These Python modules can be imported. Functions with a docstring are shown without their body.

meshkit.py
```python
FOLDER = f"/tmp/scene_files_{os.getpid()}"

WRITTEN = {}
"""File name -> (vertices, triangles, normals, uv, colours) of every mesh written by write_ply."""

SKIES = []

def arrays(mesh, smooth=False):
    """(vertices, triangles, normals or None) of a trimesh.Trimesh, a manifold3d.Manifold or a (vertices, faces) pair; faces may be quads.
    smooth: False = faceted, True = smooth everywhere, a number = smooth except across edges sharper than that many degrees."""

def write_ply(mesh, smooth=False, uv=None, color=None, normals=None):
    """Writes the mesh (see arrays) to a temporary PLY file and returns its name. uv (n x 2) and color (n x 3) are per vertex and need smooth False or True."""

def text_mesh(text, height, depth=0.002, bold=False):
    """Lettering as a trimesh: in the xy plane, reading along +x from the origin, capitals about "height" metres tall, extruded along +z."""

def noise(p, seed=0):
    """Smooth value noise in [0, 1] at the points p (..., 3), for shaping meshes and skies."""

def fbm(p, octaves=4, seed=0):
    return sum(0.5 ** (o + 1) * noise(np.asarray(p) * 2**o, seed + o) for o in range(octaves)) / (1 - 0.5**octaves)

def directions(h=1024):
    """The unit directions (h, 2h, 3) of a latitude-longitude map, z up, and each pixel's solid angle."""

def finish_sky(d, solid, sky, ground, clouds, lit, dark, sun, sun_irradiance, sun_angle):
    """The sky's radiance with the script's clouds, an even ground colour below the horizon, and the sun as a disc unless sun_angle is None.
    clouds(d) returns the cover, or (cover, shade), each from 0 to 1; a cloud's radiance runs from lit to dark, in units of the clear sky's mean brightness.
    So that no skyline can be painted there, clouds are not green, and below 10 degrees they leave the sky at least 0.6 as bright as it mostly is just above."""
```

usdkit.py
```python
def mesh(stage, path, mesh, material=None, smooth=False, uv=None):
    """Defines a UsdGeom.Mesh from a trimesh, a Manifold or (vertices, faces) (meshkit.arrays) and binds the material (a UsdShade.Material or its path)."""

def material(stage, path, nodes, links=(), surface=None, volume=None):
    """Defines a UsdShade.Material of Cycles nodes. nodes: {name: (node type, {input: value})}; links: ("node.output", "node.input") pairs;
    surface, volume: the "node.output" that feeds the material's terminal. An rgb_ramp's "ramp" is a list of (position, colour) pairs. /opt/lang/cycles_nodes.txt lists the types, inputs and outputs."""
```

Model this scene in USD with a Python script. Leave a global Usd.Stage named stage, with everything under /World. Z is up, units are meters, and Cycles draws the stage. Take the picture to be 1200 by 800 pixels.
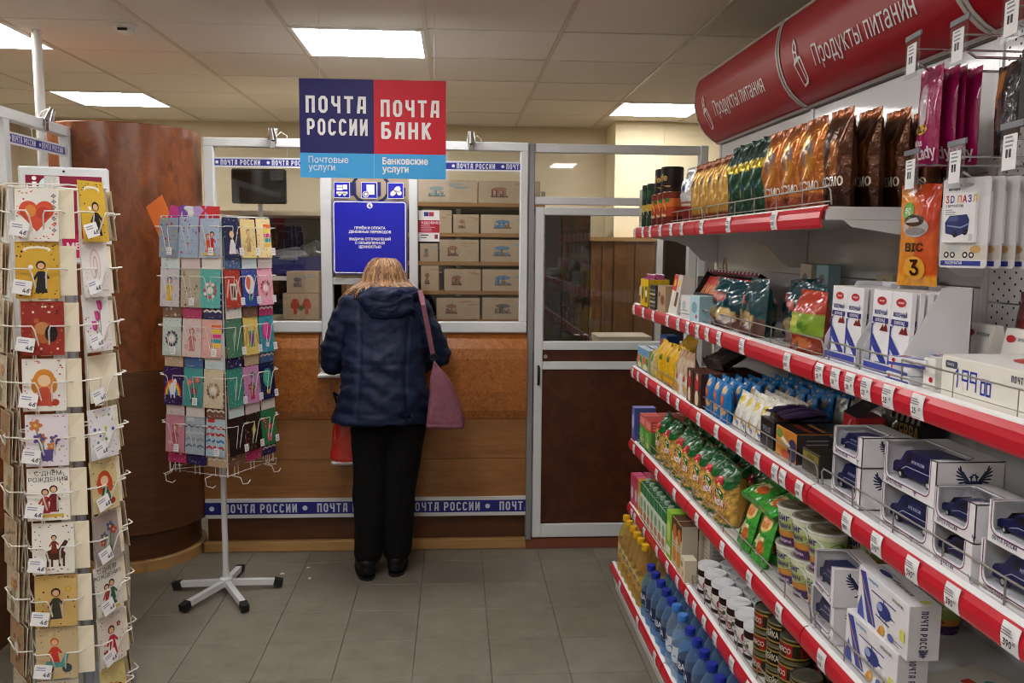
import math, random
import numpy as np
import trimesh, manifold3d, shapely
from shapely.geometry import LineString, Polygon, Point, box as sbox
from shapely.ops import unary_union
from shapely import affinity
import usdkit, meshkit
from pxr import Usd, UsdGeom, UsdLux, UsdShade, Sdf, Gf, Vt

stage = Usd.Stage.CreateInMemory()
UsdGeom.SetStageUpAxis(stage, 'Z'); UsdGeom.SetStageMetersPerUnit(stage, 1.0)
UsdGeom.Xform.Define(stage, '/World'); UsdGeom.Scope.Define(stage, '/World/Looks')
rnd = random.Random(11)

# ---------------------------------------------------------------- camera, light, exposure
CAM_H, F_PX, PITCH, YAW, ROLL = 1.6, 997.3, 0.10846, 0.06654, 0.00867
def camera():
    f = np.array([math.sin(YAW) * math.cos(PITCH), math.cos(YAW) * math.cos(PITCH), -math.sin(PITCH)])
    r = np.array([math.cos(YAW), -math.sin(YAW), 0.0]); u = np.cross(r, f)
    rr, uu = r * math.cos(ROLL) + u * math.sin(ROLL), -r * math.sin(ROLL) + u * math.cos(ROLL)
    c = UsdGeom.Camera.Define(stage, '/World/camera')
    m = Gf.Matrix4d(*rr, 0, *uu, 0, *(-f), 0, 0, 0, CAM_H, 1)
    c.AddTransformOp().Set(m)
    c.CreateHorizontalApertureAttr(36.0); c.CreateVerticalApertureAttr(24.0)
    c.CreateFocalLengthAttr(36.0 * F_PX / 1200); c.CreateClippingRangeAttr((0.05, 100.0))
    c.CreateExposureAttr(EXPOSURE)
EXPOSURE = 1.3
LAMP = 7.0                       # emission of the ceiling panels
camera()
dome = UsdLux.DomeLight.Define(stage, '/World/sky'); dome.CreateIntensityAttr(0.03)

# ---------------------------------------------------------------- helpers
def lin(c):
    if isinstance(c, str):
        c = c.lstrip('#'); c = [int(c[i:i + 2], 16) / 255 for i in (0, 2, 4)]
    return tuple(x / 12.92 if x <= 0.04045 else ((x + 0.055) / 1.055) ** 2.4 for x in c[:3])

_tri = {}
def tri_poly(p):
    """triangles of a shapely polygon"""
    v, f = trimesh.creation.triangulate_polygon(p, engine='earcut')
    return np.asarray(v), np.asarray(f)

class B:
    """collects geometry (positions, normals, colours) of one mesh"""
    def __init__(s): s.v, s.f, s.n, s.c, s.k = [], [], [], [], 0
    def add(s, v, f, col='#ffffff', smooth=False):
        v = np.asarray(v, float).reshape(-1, 3); f = np.asarray(f, int)
        if f.shape[1] == 4: f = np.vstack([f[:, [0, 1, 2]], f[:, [0, 2, 3]]])
        a, b, c = v[f[:, 0]], v[f[:, 1]], v[f[:, 2]]
        fn = np.cross(b - a, c - a)
        if not isinstance(col, np.ndarray): col = np.tile(lin(col), (len(v), 1))
        if smooth:
            n = np.zeros_like(v)
            for k in range(3): np.add.at(n, f[:, k], fn)
            vv, ff, cc = v, f, col
        else:
            vv = v[f].reshape(-1, 3); n = np.repeat(fn, 3, 0); ff = np.arange(len(vv)).reshape(-1, 3)
            cc = col[f].reshape(-1, 3)
        l = np.linalg.norm(n, axis=1, keepdims=True); n = np.where(l > 1e-14, n / np.maximum(l, 1e-14), [0, 0, 1.0])
        s.v.append(vv); s.f.append(ff + s.k); s.n.append(n); s.c.append(cc); s.k += len(vv)
        return s
    def box(s, x0, y0, z0, x1, y1, z1, col='#ffffff', bev=0.0):
        x0, x1 = sorted((x0, x1)); y0, y1 = sorted((y0, y1)); z0, z1 = sorted((z0, z1))
        if bev <= 0:
            v = [(x0,y0,z0),(x1,y0,z0),(x1,y1,z0),(x0,y1,z0),(x0,y0,z1),(x1,y0,z1),(x1,y1,z1),(x0,y1,z1)]
            return s.add(v, [(0,3,2,1),(4,5,6,7),(0,1,5,4),(1,2,6,5),(2,3,7,6),(3,0,4,7)], col)
        b = min(bev, (x1-x0)/2.01, (y1-y0)/2.01, (z1-z0)/2.01)
        P = []
        for sx, xa, xb in ((0, x0, x0+b), (1, x1, x1-b)):
            for sy, ya, yb in ((0, y0, y0+b), (1, y1, y1-b)):
                for sz, za, zb in ((0, z0, z0+b), (1, z1, z1-b)):
                    P += [(xa, yb, zb), (xb, ya, zb), (xb, yb, za)]
        h = trimesh.Trimesh(P).convex_hull
        return s.add(h.vertices, h.faces, col)
    def mesh(s, m, col='#ffffff', smooth=False):
        if hasattr(m, 'to_mesh'):
            q = m.to_mesh(); return s.add(q.vert_properties[:, :3], q.tri_verts, col, smooth)
        return s.add(m.vertices, m.faces, col, smooth)
    def prism(s, pts, a0, a1, axis='y', col='#ffffff'):
        """2-D outline (list or shapely polygon) pushed along an axis. axis x: outline in (y,z); y: in (x,z); z: in (x,y)"""
        p = pts if isinstance(pts, Polygon) else Polygon(pts)
        p = shapely.geometry.polygon.orient(p)
        m = trimesh.creation.extrude_polygon(p, a1 - a0, engine='earcut'); v = np.array(m.vertices); f = np.array(m.faces)
        q = v.copy()
        if axis == 'x': v = np.stack([q[:, 2] + a0, q[:, 0], q[:, 1]], 1)
        elif axis == 'y': v = np.stack([q[:, 0], q[:, 2] + a0, q[:, 1]], 1); f = f[:, ::-1]
        else: v = q + [0, 0, a0]
        return s.add(v, f, col)
    def lathe(s, prof, col='#ffffff', n=20, o=(0, 0, 0), cols=None, crease=35, squash=1.0):
        """prof: (radius, z) from bottom to top; cols: one colour per segment"""
        a = np.linspace(0, 2*math.pi, n, endpoint=False); ca, sa = np.cos(a), np.sin(a)*squash
        runs, cur = [], [0]
        for i in range(len(prof)-1):
            if i > 0:
                d0 = np.subtract(prof[i], prof[i-1]); d1 = np.subtract(prof[i+1], prof[i])
                ang = abs(math.degrees(math.atan2(d0[0]*d1[1]-d0[1]*d1[0], d0@d1)))
                if ang > crease or (cols and cols[i] != cols[i-1]): runs.append(cur); cur = [i]
            cur.append(i+1)
        runs.append(cur)
        for r in runs:
            V = np.concatenate([np.stack([prof[i][0]*ca+o[0], prof[i][0]*sa+o[1], np.full(n, prof[i][1]+o[2])], 1) for i in r])
            F = [(k*n+j, k*n+(j+1) % n, (k+1)*n+(j+1) % n, (k+1)*n+j) for k in range(len(r)-1) for j in range(n)]
            s.add(V, F, cols[r[0]] if cols else col, True)
        return s
    def tube(s, pts, r, col='#ffffff', n=6, closed=False):
        p = np.asarray(pts, float); m = len(p)
        t = np.roll(p, -1, 0) - np.roll(p, 1, 0)
        if not closed: t[0] = p[1]-p[0]; t[-1] = p[-1]-p[-2]
        t /= np.maximum(np.linalg.norm(t, axis=1, keepdims=True), 1e-9)
        up = np.array([0, 0, 1.0]) if abs(t[0][2]) < .9 else np.array([1.0, 0, 0])
        V = []; a = np.linspace(0, 2*math.pi, n, endpoint=False); u = np.cross(t[0], up); u /= np.linalg.norm(u)
        rr = np.broadcast_to(r, m)
        for i in range(m):
            u = u - t[i]*(u@t[i]); u /= max(np.linalg.norm(u), 1e-9); w = np.cross(t[i], u)
            V.append(p[i] + rr[i]*(np.outer(np.cos(a), u) + np.outer(np.sin(a), w)))
        V = np.concatenate(V); k = m if closed else m-1
        F = [(i*n+j, i*n+(j+1) % n, ((i+1) % m)*n+(j+1) % n, ((i+1) % m)*n+j) for i in range(k) for j in range(n)]
        s.add(V, F, col, True)
        if not closed:
            c = len(V); s.add(np.vstack([V[:n], V[-n:]]), [(0, j+1, j) for j in range(1, n-1)] + [(n, n+j, n+j+1) for j in range(1, n-1)], col)
        return s
    def bars(s, a, b, w, h, col='#ffffff'):
        """a rectangular bar from a to b, w wide (sideways) and h tall"""
        a, b = np.asarray(a, float), np.asarray(b, float); t = (b-a)/np.linalg.norm(b-a)
        up = np.array([0, 0, 1.0]) if abs(t[2]) < .9 else np.array([0, 1.0, 0])
        u = np.cross(t, up); u /= np.linalg.norm(u); q = np.cross(u, t)
        V = [e + i*u*w/2 + j*q*h/2 for e in (a, b) for i, j in ((-1, -1), (1, -1), (1, 1), (-1, 1))]
        return s.add(V, [(0, 1, 2, 3), (7, 6, 5, 4), (0, 4, 5, 1), (1, 5, 6, 2), (2, 6, 7, 3), (3, 7, 4, 0)], col)
    def grid(s, G, col='#ffffff', smooth=True, flip=False):
        G = np.asarray(G, float); a, b = G.shape[:2]
        i = np.arange(a*b).reshape(a, b)
        F = np.stack([i[:-1, :-1], i[:-1, 1:], i[1:, 1:], i[1:, :-1]], -1).reshape(-1, 4)
        if flip: F = F[:, ::-1]
        return s.add(G.reshape(-1, 3), F, col.reshape(-1, 3) if isinstance(col, np.ndarray) else col, smooth)
    def flat(s, shape, fr, col='#ffffff', off=0.0, depth=0.0):
        """print: a shapely shape laid into the frame fr = (origin, u, v)"""
        o, u, v = (np.asarray(x, float) for x in fr); nrm = np.cross(u, v); nrm = nrm/np.linalg.norm(nrm)
        for g in getattr(shape, 'geoms', [shape]):
            if g.is_empty or g.geom_type != 'Polygon' or g.area < 1e-12: continue
            if depth > 0:
                m = trimesh.creation.extrude_polygon(shapely.geometry.polygon.orient(g), depth, engine='earcut')
                q = np.asarray(m.vertices); f = np.asarray(m.faces)
                s.add(o + q[:, :1]*u + q[:, 1:2]*v + (q[:, 2:]+off)*nrm, f, col); continue
            q, f = tri_poly(shapely.geometry.polygon.orient(g))
            a = np.cross(np.append(q[f[0, 1]]-q[f[0, 0]], 0), np.append(q[f[0, 2]]-q[f[0, 0]], 0))[2]
            if a < 0: f = f[:, ::-1]
            s.add(o + q[:, :1]*u + q[:, 1:]*v + off*nrm, f, col)
        return s
    def add_b(s, b, M=None):
        for v, f, n, c in zip(b.v, b.f, b.n, b.c):
            base = f.min() if len(f) else 0
            if M is not None:
                v = v @ M[:3, :3].T + M[:3, 3]; n = n @ np.linalg.inv(M[:3, :3]); n = n/np.maximum(np.linalg.norm(n, axis=1, keepdims=True), 1e-12)
            s.v.append(v); s.n.append(n); s.c.append(c); s.f.append(f - base + s.k); s.k += len(v)
        return s
    def warp(s, fn):
        """moves all points (print and body alike) and rebuilds the normals by finite differences"""
        for i in range(len(s.v)):
            v, n = s.v[i], s.n[i]; e = 1e-4
            t1 = np.cross(n, [0.31, 0.87, 0.38]); t1 /= np.maximum(np.linalg.norm(t1, axis=1, keepdims=True), 1e-9); t2 = np.cross(n, t1)
            p0 = fn(v); n2 = np.cross(fn(v+e*t1)-p0, fn(v+e*t2)-p0)
            l = np.linalg.norm(n2, axis=1, keepdims=True); s.v[i] = p0; s.n[i] = np.where(l > 1e-14, n2/np.maximum(l, 1e-14), n)
        return s
    def arr(s): return np.vstack(s.v), np.vstack(s.f), np.vstack(s.n), np.vstack(s.c)

def frame(o, u, v): return (np.array(o, float), np.array(u, float), np.array(v, float))
FRONT = lambda y, x=0.0, z=0.0: frame((x, y, z), (1, 0, 0), (0, 0, 1))         # faces -y
TOP = lambda z, x=0.0, y=0.0: frame((x, y, z), (1, 0, 0), (0, 1, 0))
RIGHT = lambda x, y=0.0, z=0.0: frame((x, y, z), (0, 1, 0), (0, 0, 1))         # faces +x
LEFT = lambda x, y=0.0, z=0.0: frame((x, y, z), (0, -1, 0), (0, 0, 1))         # faces -x

# ---- lettering
_txt = {}
def text(t, h, bold=False, wide=1.0, centre=False):
    """shapely shape of a line of lettering, capitals h tall, from the origin"""
    k = (t, bold)
    if k not in _txt:
        from PIL import Image, ImageDraw, ImageFont
        import glob
        font = ImageFont.truetype(glob.glob('/opt/blender-*/*/datafiles/fonts/Inter.woff2')[0], 64)
        x0, y0, x1, y1 = font.getbbox(t, anchor='ls', stroke_width=2*bold)
        im = Image.new('L', (x1-x0+8, y1-y0+8))
        ImageDraw.Draw(im).text((4-x0, 4-y0), t, 255, font, anchor='ls', stroke_width=2*bold)
        on = np.pad(np.asarray(im) > 127, ((0, 0), (1, 1))).astype(np.int8)
        r, st = np.nonzero(np.diff(on, axis=1) == 1); en = np.nonzero(np.diff(on, axis=1) == -1)[1]
        g = unary_union([sbox(a, -i-1, b, -i) for a, b, i in zip(st, en, r)]).buffer(.6).buffer(-.6).simplify(.7)
        _txt[k] = affinity.affine_transform(g, [1/46.5, 0, 0, 1/46.5, -4/46.5, (4-y0)/46.5])
    g = affinity.scale(_txt[k], h*wide, h, origin=(0, 0))
    if centre: g = affinity.translate(g, -(g.bounds[0]+g.bounds[2])/2, 0)
    return g

def _glyph(ch, w=.5, t=.17):
    a, b, h = t/2, w-t/2, 1-t/2
    L = {'П': [[(a,0),(a,h),(b,h),(b,0)]], 'Ч': [[(a,1),(a,.62),(a+.1,.47),(b,.47)],[(b,1),(b,0)]], 'Т': [[(0,h),(w,h)],[(w/2,h),(w/2,0)]],
         'А': [[(a,0),(a+.08,h),(b,h),(b,0)],[(a+.03,.33),(b,.33)]], 'Р': [[(a,0),(a,h),(b-.1,h),(b,h-.12),(b,.56),(b-.1,.44),(a,.44)]],
         'С': [[(b,.75),(b,h-.12),(b-.1,h),(a+.1,h),(a,h-.14),(a,.22),(a+.1,t/2),(b-.1,t/2),(b,.2),(b,.25)]],
         'О': [[(w/2,h),(a+.1,h),(a,h-.14),(a,.22),(a+.1,t/2),(b-.1,t/2),(b,.22),(b,h-.14),(b-.1,h),(w/2,h)]],
         'И': [[(a,1),(a,0)],[(a,.1),(b,.9)],[(b,1),(b,0)]], 'Н': [[(a,1),(a,0)],[(a,.5),(b,.5)],[(b,1),(b,0)]],
         'Б': [[(b,h),(a,h),(a,t/2),(b-.1,t/2),(b,.2),(b,.42),(b-.1,.54),(a,.54)]], 'К': [[(a,1),(a,0)],[(a,.45),(b,1)],[(a+.12,.55),(b,0)]]}
    return unary_union([LineString(p).buffer(t/2, cap_style=2, join_style=1 if ch in 'ОСРБ' else 2, quad_segs=3) for p in L[ch]]).intersection(sbox(-.05, 0, w+.05, 1))
_post = {}
def post(t, h, wide=1.0, gap=.19):
    """the narrow squared lettering of the post office signs"""
    if t not in _post:
        x, parts = 0, []
        for ch in t:
            if ch == ' ': x += .38; continue
            if ch == '•': parts.append(Point(x+.2, .5).buffer(.2)); x += .4+gap; continue
            parts.append(affinity.translate(_glyph(ch), x, 0)); x += .5+gap
        _post[t] = unary_union(parts)
    return affinity.scale(_post[t], h*wide, h, origin=(0, 0))
def put_at(shape, x, y, rot=0): return affinity.translate(affinity.rotate(shape, rot, origin=(0, 0)) if rot else shape, x, y)
def rrect(x0, y0, x1, y1, r): return sbox(x0+r, y0+r, x1-r, y1-r).buffer(r, quad_segs=3)
def disc(x, y, r, n=4): return Point(x, y).buffer(r, quad_segs=n)
def oval(x, y, a, b, rot=0, n=4): return affinity.translate(affinity.rotate(affinity.scale(Point(0, 0).buffer(1, quad_segs=n), a, b), rot), x, y)
def lines_of_print(x0, y0, x1, n, dy, th, rg):
    """rows of small print, too small to read"""
    return unary_union([sbox(x0, y0-i*dy, x0+(x1-x0)*rg.uniform(.6, 1), y0-i*dy+th) for i in range(n)])

# ---- scene prims
_used = {}
def numbered(parent, name):
    k = (parent, name); n = _used.get(k, 0); _used[k] = n+1
    return f'{parent}/{name}' + (f'_{n:03d}' if n else '')
def _ops(x, loc, rot):
    x.AddTranslateOp().Set(Gf.Vec3d(*map(float, loc))); x.AddRotateXYZOp().Set(Gf.Vec3f(*map(float, rot)))
def tag(p, label=None, cat=None, group=None, kind=None):
    for k, v in (('label', label), ('category', cat), ('group', group), ('kind', kind)):
        if v: p.SetCustomDataByKey(k, v)
    return p
def thing(name, label, cat, loc=(0, 0, 0), rot=(0, 0, 0), group=None, kind=None):
    if np.ndim(rot) == 0: rot = (0, 0, rot)
    x = UsdGeom.Xform.Define(stage, numbered('/World', name)); _ops(x, loc, rot)
    return tag(x.GetPrim(), label, cat, group, kind)
def part(parent, name, b, mat, label=None, kind=None):
    path = numbered(str(parent.GetPath()) if parent else '/World', name)
    v, f, n, c = b.arr() if isinstance(b, B) else b
    m = UsdGeom.Mesh.Define(stage, path)
    m.CreatePointsAttr(Vt.Vec3fArray.FromNumpy(v.astype(np.float32))); m.CreateFaceVertexCountsAttr(Vt.IntArray.FromNumpy(np.full(len(f), 3, np.int32)))
    m.CreateFaceVertexIndicesAttr(Vt.IntArray.FromNumpy(f.astype(np.int32).ravel())); m.CreateSubdivisionSchemeAttr('none')
    m.CreateNormalsAttr(Vt.Vec3fArray.FromNumpy(n.astype(np.float32))); m.SetNormalsInterpolation('vertex')
    if mat in PRINTS: UsdGeom.PrimvarsAPI(m).CreatePrimvar('Cd', Sdf.ValueTypeNames.Color3fArray, 'vertex').Set(Vt.Vec3fArray.FromNumpy(c.astype(np.float32)))
    UsdShade.MaterialBindingAPI.Apply(m.GetPrim()).Bind(UsdShade.Material.Get(stage, '/World/Looks/'+mat))
    return tag(m.GetPrim(), label, None, None, kind)
def solo(name, label, cat, b, mat, loc=(0, 0, 0), rot=(0, 0, 0), group=None, kind=None):
    if np.ndim(rot) == 0: rot = (0, 0, rot)
    p = part(None, name, b, mat); _ops(UsdGeom.Xformable(p), loc, rot)
    return tag(p, label, cat, group, kind)
def dup(src, label, loc, rot=(0, 0, 0), group=None, scale=None):
    """a copy of a thing with its parts, by internal reference"""
    if np.ndim(rot) == 0: rot = (0, 0, rot)
    was = src.GetCustomData(); base = src.GetName()
    if base[-4:-3] == '_' and base[-3:].isdigit(): base = base[:-4]
    p = stage.DefinePrim(numbered('/World', base), src.GetTypeName()); p.GetReferences().AddInternalReference(src.GetPath())
    if src.GetTypeName() == 'Xform': p.SetInstanceable(True)
    x = UsdGeom.Xformable(p)
    p.CreateAttribute('xformOp:translate', Sdf.ValueTypeNames.Double3).Set(Gf.Vec3d(*map(float, loc)))
    p.CreateAttribute('xformOp:rotateXYZ', Sdf.ValueTypeNames.Float3).Set(Gf.Vec3f(*map(float, rot)))
    tag(p, label, was.get('category'), group or was.get('group'))
    return p
class Kind:
    """things of one kind: the first call builds it, the next ones copy it"""
    def __init__(s, build): s.build, s.first = build, None
    def __call__(s, label, loc, rot=(0, 0, 0), group=None):
        if s.first is None: s.first = s.build(label, loc, rot, group); return s.first
        return dup(s.first, label, loc, rot, group)
ORD = 'first second third fourth fifth sixth seventh eighth ninth tenth eleventh twelfth thirteenth fourteenth fifteenth sixteenth seventeenth eighteenth nineteenth twentieth'.split()

# ---------------------------------------------------------------- materials
PRINTS = set()
def mat(name, nodes, links=(), surface='p.BSDF'): usdkit.material(stage, '/World/Looks/'+name, nodes, links, surface=surface)
def plain(name, col, rough=.5, metal=0.0, **kw):
    mat(name, {'p': ('principled_bsdf', dict(base_color=lin(col), roughness=rough, metallic=metal, **kw))})
def printed(name, rough=.5, metal=0.0, bump=0.0, scale=60, **kw):
    PRINTS.add(name)
    nodes = {'a': ('attribute', {'attribute': 'Cd'}), 'p': ('principled_bsdf', dict(roughness=rough, metallic=metal, **kw))}; links = [('a.color', 'p.base_color')]
    if bump:
        nodes.update({'t': ('texture_coordinate', {}), 'n': ('noise_texture', {'scale': scale, 'detail': 3.0, 'distortion': .6}), 'b': ('bump', {'strength': bump, 'distance': .004})})
        links += [('t.object', 'n.vector'), ('n.fac', 'b.height'), ('b.normal', 'p.normal')]
    mat(name, nodes, links)
def speckled(name, stops, scale=20, detail=6, rough=.4, stretch=(1, 1, 1), distortion=0.0, coat=0.0, bump=0.0, vary=0.0, coord='object', spread=.7, coat_rough=.12):
    nodes = {'t': ('texture_coordinate', {}), 'm': ('mapping', {'scale': stretch}), 'n': ('noise_texture', {'scale': scale, 'detail': float(detail), 'roughness': spread, 'distortion': distortion}),
             'r': ('rgb_ramp', {'ramp': [(p, lin(c)) for p, c in stops]}), 'p': ('principled_bsdf', dict(roughness=rough, coat_weight=coat, coat_roughness=coat_rough))}
    links = [('t.'+coord, 'm.vector'), ('m.vector', 'n.vector'), ('n.fac', 'r.fac')]
    last = 'r.color'
    if vary:
        nodes.update({'o': ('object_info', {}), 'mr': ('map_range', {'value': .5, 'from_min': 0., 'from_max': 1., 'to_min': 1-vary, 'to_max': 1+vary}), 'h': ('hsv', {})})
        links += [('o.random', 'mr.value'), ('mr.result', 'h.value'), (last, 'h.color')]; last = 'h.color'
    links.append((last, 'p.base_color'))
    if bump:
        nodes['b'] = ('bump', {'strength': bump, 'distance': .002}); links += [('n.fac', 'b.height'), ('b.normal', 'p.normal')]
    mat(name, nodes, links)

printed('paper', .6); printed('card_gloss', .32); printed('plastic', .35); printed('foil', .22, .55, .5, 55); printed('film', .18, 0, .45, 45, coat_weight=.5); printed('metal_print', .28, .5); printed('cloth', .9)
speckled('burl', [(.25, '#5c3216'), (.44, '#9a5a26'), (.58, '#b06c2e'), (.75, '#c58542')], 40, 8, .34, distortion=1.6, coat=.25)
speckled('burl_dark', [(.25, '#44210f'), (.47, '#7c4220'), (.6, '#8c4c26'), (.8, '#a4622f')], 16, 8, .3, distortion=1.2, coat=.22, stretch=(1, 1, .55), coat_rough=.2)
speckled('burl_door', [(.2, '#34180c'), (.5, '#4c2514'), (.8, '#64351f')], 9, 7, .36, distortion=1.0)
speckled('veneer', [(.2, '#7a5029'), (.5, '#996738'), (.8, '#aa7845')], 4, 5, .4, stretch=(1, 1, 9), coat=.1)
speckled('veneer_dark', [(.2, '#40230f'), (.5, '#5a3419'), (.8, '#6d4222')], 4, 5, .4, stretch=(1, 1, 9))
speckled('skirting_oak', [(.2, '#a67c48'), (.8, '#c39a62')], 5, 4, .45, stretch=(1, 1, 8))
speckled('shelf_wood', [(.2, '#8d6334'), (.8, '#b08350')], 6, 4, .5, stretch=(1, 1, 8))
speckled('wardrobe_wood', [(.2, '#6f4b29'), (.8, '#93683f')], 4, 5, .5, stretch=(8, 8, 1))
speckled('wardrobe_dark', [(.2, '#1c120b'), (.8, '#38271a')], 4, 5, .4, stretch=(8, 8, 1))
speckled('red_tile', [(.2, '#7d4231'), (.8, '#96563f')], 12, 4, .5)
speckled('floor_tile', [(.25, '#6e675c'), (.5, '#7d766a'), (.75, '#898276')], 9, 8, .42, vary=.07, bump=.12)
speckled('grout', [(.2, '#4a443b'), (.8, '#58524a')], 30, 4, .8)
speckled('ceiling_tile', [(.2, '#ded7ce'), (.8, '#e7e1d8')], 60, 6, .9, stretch=(1, 6, 1), bump=.1, vary=.05)
speckled('plaster', [(.2, '#cfc0a0'), (.8, '#d6c8aa')], 3, 4, .85)
speckled('plaster_cream', [(.2, '#efe0bb'), (.8, '#f4e8c8')], 3, 4, .8)
speckled('plaster_grey', [(.2, '#b9ad98'), (.8, '#c2b6a2')], 3, 4, .85)
speckled('kraft', [(.2, '#b39d82'), (.8, '#c4b096')], 25, 4, .75, vary=.06)
plain('grid_bar', '#c9bfae', .5); plain('grid_gap', '#4a443c', .8); plain('white_frame', '#dfe3e6', .3); plain('white_trim', '#e8e8e6', .4); plain('grey_metal', '#9da1a6', .35, .6); plain('chrome', '#c9c9c9', .15, 1.0)
plain('shelf_white', '#d9d9da', .3, coat_weight=.4); plain('shelf_back', '#d0d0d2', .3, coat_weight=.5, coat_roughness=.06); plain('rail_red', '#c41f30', .28); plain('banner_red', '#a91524', .35); plain('banner_trim', '#c9c2bd', .35)
plain('wire_white', '#e6e4de', .4); plain('wire_grey', '#a8a49c', .3, .7); plain('black_plastic', '#141416', .4); plain('black_gloss', '#08080a', .15); plain('rubber', '#0d0d0e', .7)
plain('sign_navy', '#231d68', .5, specular_ior_level=.3); plain('sign_red', '#d81e34', .5, specular_ior_level=.3); plain('sign_sky', '#48b2f6', .5, specular_ior_level=.3); plain('sign_white', '#fbfbfd', .5); plain('board_blue', '#1a1fc0', .3); plain('tray_blue', '#1b2268', .4); plain('pole_white', '#d6d8da', .35)
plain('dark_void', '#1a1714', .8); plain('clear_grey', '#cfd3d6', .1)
def facing(k, lo, hi):
    """reflection of a thin clear sheet: weak head on, strong at a glancing view"""
    return {'l': ('layer_weight', {'blend': .5}), 'q': ('math', {'math_type': 'power', 'value2': k}), 'f': ('math', {'math_type': 'multiply_add', 'value2': hi, 'value3': lo})}, [('l.facing', 'q.value1'), ('q.value', 'f.value1')]
_n, _l = facing(5.0, .045, .7)
mat('glass_pane', {**_n, 't': ('transparent_bsdf', {'color': (.96, .97, .97)}), 'g': ('glossy_bsdf', {'color': (1, 1, 1), 'roughness': .02}), 'm': ('mix_closure', {})},
    _l+[('t.BSDF', 'm.closure1'), ('g.BSDF', 'm.closure2'), ('f.value', 'm.fac')], 'm.closure')
_n, _l = facing(4.0, .05, .5)
mat('clear_film', {**_n, 't': ('transparent_bsdf', {'color': (.93, .94, .96)}), 'g': ('glossy_bsdf', {'color': (.9, .9, .9), 'roughness': .08}), 'm': ('mix_closure', {})}, _l+[('t.BSDF', 'm.closure1'), ('g.BSDF', 'm.closure2'), ('f.value', 'm.fac')], 'm.closure')
mat('lamp_panel', {'e': ('emission', {'color': (1.0, .98, .95), 'strength': LAMP})}, surface='e.emission')
for nm, col, d in (('bottle_blue', (.48, .74, 1.0), .16), ('bottle_pale', (.74, .88, .99), .16), ('bottle_oil', (.97, .80, .34), .18)):
    _n, _l = facing(3.0, d, .6)
    mat(nm, {**_n, 't': ('transparent_bsdf', {'color': col}), 'g': ('principled_bsdf', {'base_color': tuple(x*.8 for x in col), 'roughness': .06, 'specular_ior_level': .8}), 'm': ('mix_closure', {})},
        _l+[('f.value', 'm.fac'), ('t.BSDF', 'm.closure1'), ('g.BSDF', 'm.closure2')], 'm.closure')

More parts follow.
